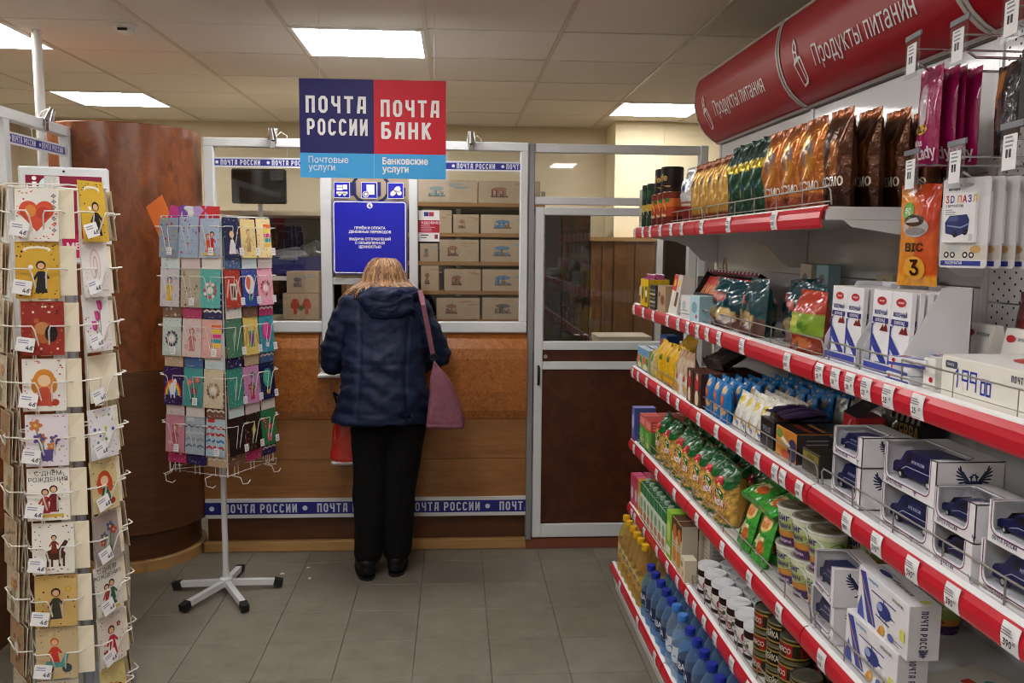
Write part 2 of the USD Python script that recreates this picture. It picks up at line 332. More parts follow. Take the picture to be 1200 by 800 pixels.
# ================================================================ the room
CEIL, GX, GY, PX, PY = 2.55, -.135, 3.86, .60, .57
T0, TX, TY = .2982, -.1605, 3.6527
def room():
    fl = thing('floor', 'grey square floor tiles worn darker along the counter', None, kind='structure')
    part(fl, 'screed', B().box(-3.4, -2.6, -.06, 2.6, 6.9, -.0065), 'grout')
    for i in range(-6, 4):
        for j in range(-8, 3):
            x, y = TX+i*T0, TY+j*T0
            if y+T0 > 4.45: y1 = 4.40
            else: y1 = y+T0-.0009
            part(fl, 'floor_tile', B().box(x+.0009, y+.0009, -.006, x+T0-.0009, y1, 0, bev=.001), 'floor_tile')
    rest = B()
    for a, b, c, d in ((-3.4, -2.6, -1.951, 6.9), (1.032, -2.6, 2.6, 6.9), (-1.951, -2.6, 1.032, 1.265), (-1.951, 4.402, 1.032, 6.9)): rest.box(a, b, -.006, c, d, -.0003)
    part(fl, 'floor_surround', rest, 'floor_tile')
    ce = thing('ceiling', 'suspended ceiling of beige grey tiles', None, kind='structure')
    part(ce, 'ceiling_slab', B().box(-3.4, -2.6, CEIL+.06, 2.6, 6.9, CEIL+.12), 'dark_void')
    lamps = {(a, b) for a in (-4, -1, 2) for b in (-9, -6, -3, 0, 3)} - {(2, 0), (2, -3)}
    bars = B()
    for i in range(-6, 5):
        for j in range(-12, 6):
            x, y = GX+i*PX, GY+j*PY
            if x < -3.4 or y < -2.6: continue
            if (i, j) in lamps: continue
            dz = rnd.uniform(0, .004)
            part(ce, 'ceiling_panel', B().box(x+.004, y+.003, CEIL+dz, x+PX-.004, y+PY-.003, CEIL+.014+dz, bev=.003), 'ceiling_tile')
    for i in range(-5, 6): bars.box(GX+i*PX-.010, -2.6, CEIL-.002, GX+i*PX+.010, 6.9, CEIL+.02)
    part(ce, 'grid_bars_long', bars, 'grid_bar')
    bars = B()
    for j in range(-11, 7): bars.box(-3.4, GY+j*PY-.005, CEIL-.0005, 2.6, GY+j*PY+.005, CEIL+.02)
    part(ce, 'grid_bars_cross', bars, 'ceiling_tile')
    names = {(-1, 0): 'bright square ceiling light above the hanging sign', (-4, 3): 'bright square ceiling light at the back left, behind the white pole', (-4, 0): 'bright square ceiling light cut by the left edge of the photo',
             (2, 3): 'bright square ceiling light at the back right, in front of the cream pillar', (-1, 3): 'square ceiling light at the back, behind the hanging sign'}
    for (i, j) in sorted(lamps):
        x, y = GX+i*PX, GY+j*PY
        t = thing('ceiling_light', names.get((i, j), 'square ceiling light behind the camera, over the customer area'), 'ceiling light', (x+PX/2, y+PY/2, CEIL), group='square ceiling lights')
        b = B(); w, d = PX/2-.006, PY/2-.006
        b.box(-w, -d, -.006, w, -d+.016, .04).box(-w, d-.016, -.006, w, d, .04).box(-w, -d+.016, -.006, -w+.016, d-.016, .04).box(w-.016, -d+.016, -.006, w, d-.016, .04)
        part(t, 'lamp_frame', b, 'white_trim'); part(t, 'diffuser', B().box(-w+.016, -d+.016, 0, w-.016, d-.016, .012), 'lamp_panel')
    S = lambda n, b, m, l=None: tag(part(None, n, b, m), l, None, None, 'structure')
    S('wall_back', B().box(-3.4, 6.80, 0, 2.6, 6.9, CEIL+.06), 'plaster', 'beige plaster wall at the back of the staff room')
    S('wall_left', B().box(-3.4, -2.6, 0, -3.3, 6.8, CEIL+.06), 'plaster', 'beige wall on the far left')
    S('wall_right', B().box(2.5, 4.55, 0, 2.6, 6.8, CEIL+.06).box(1.42, -2.5, 0, 1.52, 4.55, CEIL+.06).box(1.52, 4.45, 0, 2.5, 4.55, CEIL+.06), 'plaster_grey', 'grey beige wall behind the red shelving')
    S('wall_front', B().box(-3.3, -2.6, 0, 1.42, -2.5, CEIL+.06), 'plaster_grey', 'beige wall behind the camera')
    p = thing('pillar', 'bright cream pillar with a vertical seam behind the glass door', None, kind='structure')
    part(p, 'pillar_face', B().box(1.19, 6.42, 1.68, 1.56, 6.8, CEIL).box(1.563, 6.425, 1.68, 2.1, 6.8, CEIL).box(1.19, 6.46, 0, 2.1, 6.8, 1.68), 'plaster_cream')
room()

def smoke_detector():
    t = thing('smoke_detector', 'small white round smoke detector on the ceiling', 'smoke detector', (-1.435, 3.93, CEIL))
    part(t, 'detector_base', B().lathe([(.001, -.012), (.05, -.012), (.052, 0)], n=28), 'white_trim')
    part(t, 'detector_head', B().lathe([(.001, -.034), (.028, -.034), (.036, -.026), (.038, -.012)], n=28), 'white_trim')
    part(t, 'detector_slot', B().box(-.02, -.0405, -.028, .02, -.034, -.018), 'black_plastic', 'dark slot')
smoke_detector()

# ---------------------------------------------------------------- service counter, column, window, door
YW = 4.40
def band_piece(b, x0, x1, o, s, fill='#23278f', ink='#e8e9f2'):
    pass
def counter():
    t = thing('service_counter', 'wood veneered post office counter with a burl upper panel and blue lettered band', 'counter')
    up = [(4.43, .713), (4.395, .713), (4.375, .76), (4.366, .86), (4.366, 1.03), (4.372, 1.085), (4.388, 1.13), (4.41, 1.155), (4.46, 1.17), (4.62, 1.17), (4.62, 1.14), (4.45, 1.14), (4.43, 1.10)]
    for x0, x1 in ((-1.30, -.70), (-.17, .372)): part(t, 'burl_panel', B().prism(up, x0, x1, 'x'), 'burl')
    part(t, 'burl_panel', B().prism([(4.43, .713), (4.395, .713), (4.375, .76), (4.366, .86), (4.366, .94), (4.43, .94)], -.70, -.17, 'x'), 'burl')
    part(t, 'service_ledge', B().box(-.70, 4.33, .94, -.17, 4.70, .957, bev=.004), 'white_trim', 'white ledge at the service opening')
    part(t, 'lower_panel', B().box(-1.30, 4.40, .50, .372, 4.44, .711, bev=.002), 'veneer'); part(t, 'lower_panel', B().box(-1.30, 4.40, .20, .372, 4.44, .498, bev=.002), 'veneer')
    part(t, 'kick_board', B().box(-1.30, 4.45, .05, .372, 4.48, .21), 'veneer_dark', 'dark recessed kick board')
    part(t, 'skirting', B().box(-1.318, 4.415, 0, .378, 4.45, .056, bev=.004), 'skirting_oak', 'light oak skirting strip')
    band = B().box(-1.296, 4.392, .192, .372, 4.40, .295, '#dcdde0').box(-1.296, 4.3908, .212, .372, 4.393, .276, '#20247e')
    s = []
    for k in range(4):
        x = -1.262 + .4775*k
        s += [disc(x, .244, .013)]
        s += [put_at(post('ПОЧТА РОССИИ', .047, wide=1.02), x+.063, .2205)]
    band.flat(unary_union(s).intersection(sbox(-1.29, 0, .368, 1)), FRONT(4.3905), '#d4d8ea')
    part(t, 'lettered_band', band, 'card_gloss', 'blue band lettered ПОЧТА РОССИИ')
    part(t, 'work_top', B().box(-1.3, 4.62, .98, -.70, 4.84, 1.0).box(-.17, 4.62, .98, .37, 4.84, 1.0).box(-.70, 4.70, .74, -.17, 4.84, .76), 'veneer', 'staff side work top')
counter()
def column():
    t = thing('round_column', 'tall round column clad in glossy reddish burl wood beside the counter', 'column', (-1.66, 4.46, 0))
    part(t, 'column_upper', B().lathe([(.001, 2.168), (.36, 2.168), (.365, 2.163), (.365, 1.003), (.36, 1.0)][::-1], n=72, crease=60), 'burl_dark')
    part(t, 'column_lower', B().lathe([(.30, .198), (.362, .198), (.365, .203), (.365, .997), (.36, 1.0)], n=72, crease=60), 'veneer_dark')
    part(t, 'column_kick', B().lathe([(.31, .04), (.31, .2)], n=60), 'veneer_dark'); part(t, 'column_skirting', B().lathe([(.335, 0), (.335, .05), (.328, .056), (.30, .056)], n=60), 'skirting_oak', 'light oak skirting ring')
column()
def left_counter():
    t = thing('side_counter', 'brown veneered side counter running along the left behind the card racks', 'counter')
    b = B().box(-1.80, -.5, .50, -1.76, 4.10, 1.16, bev=.003)
    part(t, 'burl_panel', b, 'burl_dark'); part(t, 'lower_panel', B().box(-1.79, -.5, .20, -1.765, 4.10, .498), 'veneer_dark'); part(t, 'kick_board', B().box(-1.83, -.5, .0, -1.80, 4.10, .2), 'veneer_dark'); part(t, 'counter_top', B().box(-2.25, -.5, 1.16, -1.75, 4.09, 1.18, bev=.004), 'veneer_dark')
left_counter()

def strip_tape(length, start, h=.05):
    """white strip with the blue lettered band, along +x, centred on z = 0"""
    b = B().box(0, -.0012, -h/2, length, 0, h/2, '#dfe2ea')
    b.flat(sbox(0, -h*.33, length, h*.33), FRONT(-.0014), '#2b3196')
    s, x = [], start
    while x < length:
        s += [disc(x, 0, h*.16), put_at(post('ПОЧТА РОССИИ', h*.52, .96), x+h*.36, -h*.26)]; x += .252
    b.flat(unary_union(s).intersection(sbox(.002, -1, length-.002, 1)), FRONT(-.0017), '#e3e6f2')
    return b
def window_front():
    t = thing('window_1', 'white aluminium window frame with clear panes standing on the counter', None, kind='structure')
    F = lambda n, x0, z0, x1, z1, y0=4.385, y1=4.435, m='white_frame': part(t, n, B().box(x0, y0, z0, x1, y1, z1, bev=.003), m)
    F('top_rail', -1.252, 2.093, .367, 2.136); F('stile', -1.252, 1.19, -1.202, 2.093); F('stile', .328, 1.224, .367, 2.093)
    F('sill_rail', -1.252, 1.168, -.672, 1.222); F('sill_rail', -.195, 1.168, .367, 1.222)
    F('mullion', -.680, .958, -.625, 2.093, 4.375); F('mullion', -.236, .958, -.193, 2.093, 4.375); F('transom', -.625, 1.412, -.236, 1.442)
    for x0, z0, x1, z1 in ((-1.202, 1.222, -.680, 2.093), (-.193, 1.222, .328, 2.093), (-.625, 1.442, -.236, 2.093)): part(t, 'pane', B().box(x0, 4.410, z0, x1, 4.414, z1), 'glass_pane')
    a = solo('lettered_tape', 'blue and white lettered tape across the window left of the hanging sign', 'tape', strip_tape(.522, .012), 'card_gloss', (-1.202, 4.408, 2.018), group='lettered window tapes')
    solo('lettered_tape', 'blue and white lettered tape across the window right of the hanging sign', 'tape', strip_tape(.521, .18), 'card_gloss', (-.193, 4.408, 2.016), group='lettered window tapes')
window_front()
def window_left():
    t = thing('window_2', 'white aluminium window frame on the left side counter', None, kind='structure')
    F = lambda n, y0, z0, y1, z1: part(t, n, B().box(-1.81, y0, z0, -1.765, y1, z1, bev=.003), 'white_frame')
    F('top_rail', .0, 2.092, 4.13, 2.137); F('sill_rail', .0, 1.182, 4.13, 1.226)
    for y in (4.09, 3.53, 2.9, 2.27, 1.64): F('stile', y-.005, 1.226, y+.04, 2.092)
    for y in (3.57, 2.94, 2.31): part(t, 'pane', B().box(-1.79, y, 1.226, -1.786, y+(.515 if y > 3.5 else .585), 2.092), 'glass_pane')
    solo('lettered_tape', 'blue and white lettered tape on the left partition window by the pole', 'tape', strip_tape(.515, .03), 'card_gloss', (-1.7845, 3.57, 2.026), (0, 0, 90), group='lettered window tapes')
window_left()
def door():
    t = thing('door_1', 'white framed staff door with glass above and a dark burl panel below', None, kind='structure')
    F = lambda n, x0, z0, x1, z1, y0=4.395, y1=4.44, m='white_frame': part(t, n, B().box(x0, y0, z0, x1, y1, z1, bev=.003), m)
    F('door_post', .372, .055, .403, 2.136, 4.39, 4.45, 'grey_metal'); F('door_post', 1.26, .055, 1.30, 2.136, 4.39, 4.45)
    F('header', .403, 2.09, 1.26, 2.134); F('transom', .403, 1.828, 1.26, 1.866)
    part(t, 'transom_pane', B().box(.403, 4.415, 1.866, 1.26, 4.419, 2.09), 'glass_pane')
    F('leaf_stile', .409, .066, .454, 1.814); F('leaf_stile', 1.21, .066, 1.256, 1.814)
    for z0, z1 in ((1.774, 1.814), (1.076, 1.119), (.972, 1.014), (.066, .138)): F('leaf_rail', .454, z0, 1.21, z1)
    part(t, 'leaf_pane', B().box(.454, 4.415, 1.119, 1.21, 4.419, 1.774), 'glass_pane')
    part(t, 'door_panel', B().box(.454, 4.41, 1.014, 1.21, 4.425, 1.076), 'burl_door'); part(t, 'door_panel', B().box(.454, 4.41, .138, 1.21, 4.425, .972), 'burl_door')
    part(t, 'door_handle', B().tube([(.432, 4.394, .99), (.432, 4.37, .985), (.432, 4.37, .90), (.432, 4.394, .895)], .007, n=8), 'black_plastic', 'slim dark pull handle')
    part(t, 'lock_knob', B().lathe([(.001, 0), (.011, 0), (.011, .02), (.001, .02)], n=14).warp(lambda v: np.stack([v[:, 0]+.468, 4.41-v[:, 2], v[:, 1]+1.042], 1)), 'chrome')
    part(t, 'threshold', B().box(.378, 4.41, 0, 1.30, 4.50, .055, bev=.003), 'red_tile', 'reddish tiled threshold')
door()

def hanging_sign():
    X0, X1, Z0, Z1, Y = -.637, -.041, 1.884, 2.281, 3.60
    w, h = X1-X0, Z1-Z0
    t = thing('hanging_sign', 'navy and red hanging sign lettered ПОЧТА РОССИИ and ПОЧТА БАНК', 'sign', (X0, Y, Z0))
    part(t, 'sign_board', B().box(0, 0, 0, w, .008, h, bev=.001), 'sign_white')
    f = FRONT(-.0006); sp = .505*w; sk = .252*h
    part(t, 'navy_panel', B().flat(sbox(0, sk, sp, h), f, depth=.0005, off=-.0004), 'sign_navy', 'navy half of the sign'); part(t, 'red_panel', B().flat(sbox(sp, sk, w, h), f, depth=.0005, off=-.0004), 'sign_red', 'red half of the sign')
    part(t, 'sky_panel', B().flat(sbox(0, 0, sp-.0008, sk), f, depth=.0005, off=-.0004).flat(sbox(sp, 0, w, sk), f, depth=.0005, off=-.0004), 'sign_sky', 'sky blue strip naming the services')
    def word(s, x0, x1, base, capital, fn):
        g = fn(s, 1); b = g.bounds; k = (x1-x0)*w/(b[2]-b[0]); return put_at(affinity.scale(g, k, capital*h, origin=(b[0], 0)), x0*w-b[0], (1-base)*h)
    P = lambda s, n: post(s, 1); I = lambda s, n: text(s, 1); J = lambda s, n: text(s, 1, True)
    L = [word('ПОЧТА', .043, .452, .343, .172, P), word('РОССИИ', .050, .462, .568, .168, P), word('ПОЧТА', .552, .953, .370, .172, P), word('БАНК', .555, .900, .595, .172, P),
         word('Почтовые', .057, .328, .848, .068, I), word('услуги', .057, .236, .925, .068, I), word('Банковские', .561, .876, .852, .068, J), word('услуги', .561, .742, .935, .068, J)]
    for g in L: part(t, 'lettering', B().flat(g, f, off=.0009), 'sign_white')
    for x in (.14*w, .92*w): part(t, 'hanging_wire', B().tube([(x, .004, h-.005), (x, .004, CEIL-Z0)], .0012, n=5), 'wire_white')
hanging_sign()

def blue_board():
    t = thing('notice_board', 'bright blue notice board with white border and lettering above the service opening', 'notice board', (-.617, 4.370, 1.467))
    w, h = .369, .366; f = FRONT(0)
    part(t, 'board', B().flat(rrect(0, 0, w, h, .012), frame((0, .004, 0), (1, 0, 0), (0, 0, 1)), depth=.006), 'board_blue')
    b = B().flat(rrect(.003, .003, w-.003, h-.003, .012).difference(rrect(.008, .008, w-.008, h-.008, .010)), f, off=.0025)
    b.flat(disc(w*.5, h*.935, .0145, 6).difference(put_at(text('4', .017, True, centre=True), w*.5, h*.935-.0085)), f, off=.0025)
    z = h*.615
    for s, k in (('ПРИЁМ И ОПЛАТА', 0), ('ДЕНЕЖНЫХ ПЕРЕВОДОВ', 1), ('ВЫДАЧА ОТПРАВЛЕНИЙ', 2.85), ('С ОБЪЯВЛЕННОЙ', 3.85), ('ЦЕННОСТЬЮ', 4.85)):
        b.flat(put_at(text(s, .0125, True, .98, centre=True), w*.5, z-k*.0195), f, off=.0025)
    part(t, 'lettering', b, 'sign_white')
    back = B().box(-.615, 4.4085, 1.445, -.245, 4.4095, 1.99, '#b19d84')
    rg = random.Random(3)
    for k in range(6):
        x = -.60+k*.062; back.flat(sbox(x, 1.86, x+.035, 1.90+rg.random()*.05), FRONT(4.408), '#262c78')
    arc = oval(-.43, 1.90, .10, .085).difference(oval(-.43, 1.90, .085, .07)); back.flat(arc, FRONT(4.4078), '#20264f')
    solo('poster', 'beige poster with navy pattern behind the blue notice board', 'poster', back, 'paper')
    def icon(i, x, lab, shapes):
        q = thing('icon_sign', lab, 'sign', (x, 4.372, 1.844), group='small blue icon signs')
        part(q, 'plate', B().flat(rrect(0, 0, .083, .083, .003), frame((0, .003, 0), (1, 0, 0), (0, 0, 1)), depth=.004), 'board_blue')
        g = B().flat(sbox(.001, .001, .082, .082).difference(sbox(.004, .004, .079, .079)), f, off=.0015)
        for s in shapes: g.flat(s, f, off=.0016)
        part(q, 'symbol', g, 'sign_white')
    icon(0, -.612, 'blue icon sign with parcels, left of three above the blue board', [sbox(.016, .04, .045, .066).difference(sbox(.016, .052, .045, .054)), sbox(.047, .044, .068, .068), sbox(.014, .022, .07, .034), disc(.03, .02, .008), disc(.055, .02, .008)])
    icon(1, -.476, 'blue icon sign with a letter, middle of three above the blue board', [sbox(.028, .02, .068, .07), disc(.024, .022, .016).difference(disc(.024, .022, .012)), disc(.024, .022, .008)])
    icon(2, -.344, 'blue icon sign with coins, right of three above the blue board', [oval(.03, .03, .018, .012, 40), oval(.05, .048, .018, .014, 40), oval(.06, .03, .012, .012)])
    n = B().box(0, 0, 0, .107, .001, .158, '#f0eef0').flat(sbox(0, .045, .107, .108), FRONT(0), '#b8203e', off=.0002)
    n.flat(sbox(.028, .128, .052, .15), FRONT(0), '#2a3a8a', off=.0003).flat(sbox(.054, .128, .078, .15), FRONT(0), '#c03048', off=.0003)
    n.flat(put_at(text('УДОБНО', .012, True, 1.35), .012, .09), FRONT(0), '#f3dfe4', off=.0005)
    n.flat(lines_of_print(.012, .08, .09, 4, .009, .0035, rg), FRONT(0), '#e0a8b4', off=.0005).flat(lines_of_print(.01, .03, .05, 2, .012, .005, rg), FRONT(0), '#5a5a66', off=.0004).flat(sbox(.082, .014, .098, .036), FRONT(0), '#8d2f4a', off=.0004)
    solo('leaflet', 'small white and red leaflet stuck on the window right of the blue board', 'leaflet', n, 'paper', (-.190, 4.406, 1.633))
blue_board()

def clamp_lamp(lab, loc, rz=0):
    t = thing('clip_on_spotlight', lab, 'spotlight', loc, rz, group='clip on spotlights')
    part(t, 'clamp', B().box(-.016, -.03, -.03, .016, .055, .006, bev=.004).box(-.012, -.036, -.05, .012, -.028, .004, bev=.002), 'chrome')
    part(t, 'arm', B().tube([(0, .0, .0), (.012, -.01, .03), (.02, -.03, .042), (.004, -.045, .035)], .004, n=7), 'wire_white')
    m = B().lathe([(.001, .035), (.012, .035), (.016, .02), (.024, -.02), (.022, -.02), (.012, .015), (.001, .018)], n=18)
    part(t, 'shade', m.warp(lambda v: np.stack([v[:, 0], v[:, 1]*.94-v[:, 2]*.34-.05, v[:, 2]*.94+v[:, 1]*.34+.012], 1)), 'chrome', 'silver lamp head')
    part(t, 'cord', B().tube([(0, 0, .005), (.03, .02, .035), (.055, .04, .02), (.05, .055, -.03), (.052, .055, -.08)], .002, n=5), 'wire_white')
clamp_lamp('silver clip on spotlight on the window frame left of the hanging sign', (-.905, 4.40, 2.136))
clamp_lamp('silver clip on spotlight on the window frame right of the hanging sign', (.075, 4.40, 2.136))
clamp_lamp('silver clip on spotlight on the left partition frame by the pole', (-1.787, 3.86, 2.137), 90)
solo('pole', 'thin white pole rising to the ceiling behind the left partition', 'pole', B().tube([(0, 0, 0), (0, 0, CEIL-1.18)], .021, n=16), 'white_trim', (-1.87, 4.06, 1.18))

# ================================================================ the red and white shelving along the right
YJ = [3.86, 2.86, 1.86, .86]                      # joints between the shelving units
XB, XF = 1.20, .812                               # back plane, front of the shelves
SH = {1: 1.700, 2: 1.355, 3: 1.065, 4: .725, 5: .420, 6: .130}
UNIT = ['far shelving unit by the staff door', 'middle shelving unit', 'nearest shelving unit with the pegboard back']
def rail_profile(z, x=XF):
    return [(x+.014, z+.003), (x+.004, z-.001), (x-.003, z-.012), (x-.006, z-.025), (x-.004, z-.041), (x, z-.048), (x+.004, z-.047), (x+.001, z-.040), (x-.001, z-.025), (x+.003, z-.013), (x+.010, z-.006), (x+.014, z-.006)]
def shelving():
    for k in range(3):
        ya, yb = YJ[k], YJ[k+1]
        t = thing('shelving_unit', ['white shelving unit with red price rails, farthest of three, by the staff door', 'white shelving unit with red price rails, middle of three, between the other two', 'white shelving unit nearest the camera, with a perforated back board and hooks'][k], 'shelving', (0, 0, 0), group='wall shelving units')
        # backs
        zs = [.13, .42, .74, 1.06, 1.20, 1.52, 1.78, 2.075, 2.36]
        for a, b in zip(zs, zs[1:]):
            if k == 2 and 1.06 <= a < 2.07: continue
            part(t, 'back_panel', B().box(XB, yb+.012, a+.0015, XB+.015, ya-.012, b-.0015, bev=.0015), 'shelf_back')
        if k == 2:
            holes = B()
            for a, b in ((1.06, 1.49), (1.49, 1.92), (1.92, 2.36)):
                part(t, 'perforated_panel', B().box(XB, yb+.012, a+.0015, XB+.015, ya-.012, b-.0015, bev=.0015), 'shelf_back')
            sh = [disc(-(ya-.03-i*.0185), 1.38+j*.0255+(.01275 if i % 2 else 0), .0031, 2) for i in range(46) for j in range(38)]
            holes.flat(unary_union(sh), LEFT(XB), off=.0004)
            part(t, 'peg_holes', holes, 'dark_void', kind='stuff')
        for n, y in (('far', ya), ('near', yb)):
            if n == 'near' and k < 2: continue
            part(t, 'upright', B().box(XB-.004, y-.012, 0, XB+.03, y+.012, 2.36).box(XB-.0045, y-.0025, .1, XB-.0035, y+.0025, 2.3, '#333333'), 'shelf_white')
        if k < 2:
            part(t, 'upright_seam', B().box(XB-.002, yb+.0105, .13, XB+.001, yb+.0125, 2.07), 'grey_metal')
        for s in (1, 2, 3, 4, 5):
            if s == 1 and k == 2: continue
            z = SH[s]
            b = B().box(XF+.010, yb+.004, z-.03, XB, ya-.004, z, bev=.002)
            part(t, 'shelf', b, 'shelf_white')
            prof = [(XB-.002, z-.03), (XF+.05, z-.03), (XF+.07, z-.045), (XF+.19, z-.062), (XF+.25, z-.085), (XF+.30, z-.135), (XF+.33, z-.155), (XB-.002, z-.155)]
            for y in (ya-.006, yb+.003): part(t, 'bracket', B().prism(prof, y, y+.003, 'y'), 'shelf_white')
            part(t, 'price_rail', B().prism(rail_profile(z), yb+.003, ya-.003, 'y'), 'rail_red', 'red price rail')
            lip = B().prism([(XF+.016, z+.0045), (XF+.004, z+.0015), (XF+.004, z-.001), (XF+.014, z+.003)], yb+.003, ya-.003, 'y', '#eeeeea')
            part(t, 'rail_lip', lip, 'sign_white')
            f = B(); x = XF+.022; zt = z+.045
            f.tube([(x+.004, ya-.012, z+.004), (x, ya-.012, zt-.01), (x, ya-.022, zt), (x, yb+.022, zt), (x, yb+.012, zt-.01), (x+.004, yb+.012, z+.004)], .0022, n=6)
            f.tube([(x, ya-.012, z+.012), (x, yb+.012, z+.012)], .0016, n=5)
            for i in range(1, 6): f.tube([(x, ya-i*(ya-yb)/6, z+.002), (x, ya-i*(ya-yb)/6, zt)], .0018, n=5)
            part(t, 'wire_fence', f, 'wire_grey')
        z = SH[6]; xb = .738
        part(t, 'base_shelf', B().box(xb+.010, yb+.003, z-.02, XB, ya-.003, z, bev=.002), 'shelf_white')
        part(t, 'price_rail', B().prism([(x, q) for x, q in rail_profile(z, xb)], yb+.003, ya-.003, 'y'), 'rail_red', 'red price rail')
        part(t, 'rail_lip', B().prism([(xb+.016, z+.0045), (xb+.004, z+.0015), (xb+.004, z-.001), (xb+.014, z+.003)], yb+.003, ya-.003, 'y'), 'sign_white')
        part(t, 'base_fence', B().tube([(xb+.03, ya-.01, z+.028), (xb+.03, yb+.01, z+.028)], .0022, n=5).tube([(xb+.03, ya-.01, z+.012), (xb+.03, yb+.01, z+.012)], .0016, n=5), 'wire_grey')
        part(t, 'kick_plate', B().box(xb+.022, yb+.003, 0, xb+.03, ya-.003, z-.021), 'shelf_back'); part(t, 'kick_strip', B().box(xb+.012, yb+.003, .045, xb+.023, ya-.003, .058), 'white_trim')
        part(t, 'side_foot', B().box(xb+.03, ya-.006, 0, XB, ya-.003, z-.02).box(xb+.03, yb+.003, 0, XB, yb+.006, z-.02), 'shelf_white')
shelving()

# curved red signs above
BP = np.array([(1.088, 2.362), (1.076, 2.330), (1.070, 2.295), (1.069, 2.255), (1.076, 2.215), (1.089, 2.175), (1.108, 2.140), (1.135, 2.110), (1.170, 2.085), (1.186, 2.078)])
_arc = np.concatenate([[0], np.cumsum(np.linalg.norm(np.diff(BP, axis=0), axis=1))]); ARC = _arc[-1]
def banner_at(v, off):
    """arc length from the bottom edge, outward offset -> (x, z)"""
    a = ARC-np.asarray(v); x, z = np.interp(a, _arc, BP[:, 0]), np.interp(a, _arc, BP[:, 1]); e = .004
    dx, dz = np.interp(a+e, _arc, BP[:, 0])-np.interp(a-e, _arc, BP[:, 0]), np.interp(a+e, _arc, BP[:, 1])-np.interp(a-e, _arc, BP[:, 1]); l = np.hypot(dx, dz)+1e-9
    return x+dz/l*off, z-dx/l*off
def on_banner(b, ystart):
    def fn(p):
        x, z = banner_at(p[:, 2], -p[:, 1]); return np.stack([x, ystart-p[:, 0], z], 1)
    return b.warp(fn)
def banners():
    for k in range(3):
        ya, yb = YJ[k]-.004, YJ[k+1]+.004; L = ya-yb
        t = thing('shelf_sign', ['curved red sign lettered Продукты питания above the far shelving unit', 'curved red sign lettered Продукты питания above the middle shelving unit, largest in view', 'curved red sign cut by the right edge, above the nearest shelving unit'][k], 'sign', group='curved red shelf signs')
        def sheet(x0, x1, v0, v1, off, m=10):
            G = np.array([[(x, -off, v) for x in (x0, x1)] for v in np.linspace(v0, v1, m)]); return B().grid(G, flip=True)
        body = on_banner(sheet(.012, L-.012, .012, ARC-.012, 0), ya); part(t, 'sign_face', body, 'banner_red')
        part(t, 'sign_back', on_banner(B().grid(np.array([[(x, .004, v) for x in (0, L)] for v in np.linspace(0, ARC, 10)])), ya), 'shelf_white')
        for n, a in (('edge_trim', (0, .013, 0, ARC)), ('edge_trim', (L-.013, L, 0, ARC)), ('edge_trim', (0, L, 0, .015)), ('edge_trim', (0, L, ARC-.013, ARC))): part(t, n, on_banner(sheet(*a, .0025), ya), 'banner_trim')
        part(t, 'end_plate', B().prism([tuple(p) for p in BP]+[(1.20, 2.075), (1.20, 2.362)], ya-.0035, ya-.001, 'y'), 'banner_trim')
        part(t, 'end_plate', B().prism([tuple(p) for p in BP]+[(1.20, 2.075), (1.20, 2.362)], yb+.001, yb+.0035, 'y'), 'banner_trim')
        g = text('Продукты питания', 1, wide=1.0); gb = g.bounds; w = .575; s = affinity.scale(g, w/(gb[2]-gb[0]), .062, origin=(0, 0))
        v0 = .128
        for wd in ('Продукты', 'питания'):
            gg = affinity.scale(text(wd, 1), w/(gb[2]-gb[0]), .062, origin=(0, 0)); x = .250 if wd[0] == 'П' else .250+s.bounds[2]-gg.bounds[2]
            part(t, 'lettering', on_banner(B().flat(put_at(gg, x, v0), FRONT(0), off=.0035), ya), 'sign_white')
        b = B()
        ic = [LineString([(.125, .115), (.118, .19), (.150, .20), (.158, .122), (.125, .115)]), LineString([(.158, .122), (.175, .135), (.170, .205), (.150, .20)]), LineString([(.118, .19), (.138, .205), (.170, .205)]),
              LineString([(.128, .20), (.126, .24), (.138, .262), (.150, .245), (.148, .205)]), LineString([(.126, .228), (.149, .222)])]
        b.flat(put_at(unary_union([l.buffer(.0035, quad_segs=2) for l in ic]), 0, -.03), FRONT(0), off=.0035)
        part(t, 'package_symbol', on_banner(b, ya), 'sign_white')
banners()

# ---------------------------------------------------------------- price tags in the rails
def tag_mesh(seed, price, w=.040, h=.044):
    rg = random.Random(seed)
    G = np.array([[(x, -.004*(1-(2*z/h)**2)+.0015, z) for x in (-w/2, w/2)] for z in np.linspace(-h/2, h/2, 5)])
    b = B().grid(G, '#eeeef0'); b.grid(G+[0, .0008, 0], '#dddddd', flip=True)
    b.flat(lines_of_print(-w*.4, h*.30, w*.42, 3, h*.10, h*.045, rg), FRONT(-.0045), '#8a8a96')
    if price: b.flat(put_at(text(price, h*.22, True, .8), -w*.30, -h*.26), FRONT(-.0045), '#222228').flat(put_at(text('00', h*.11, True, .8), w*.24, -h*.10), FRONT(-.0045), '#222228')
    else: b.flat(unary_union([sbox(-w*.30+i*w*.13, -h*.24, -w*.22+i*w*.13, -h*.04) for i in range(4)]), FRONT(-.0045), '#55555f')
    b.flat(sbox(-w*.4, -h*.42, w*.4, -h*.39), FRONT(-.004), '#9a9aa4')
    return b
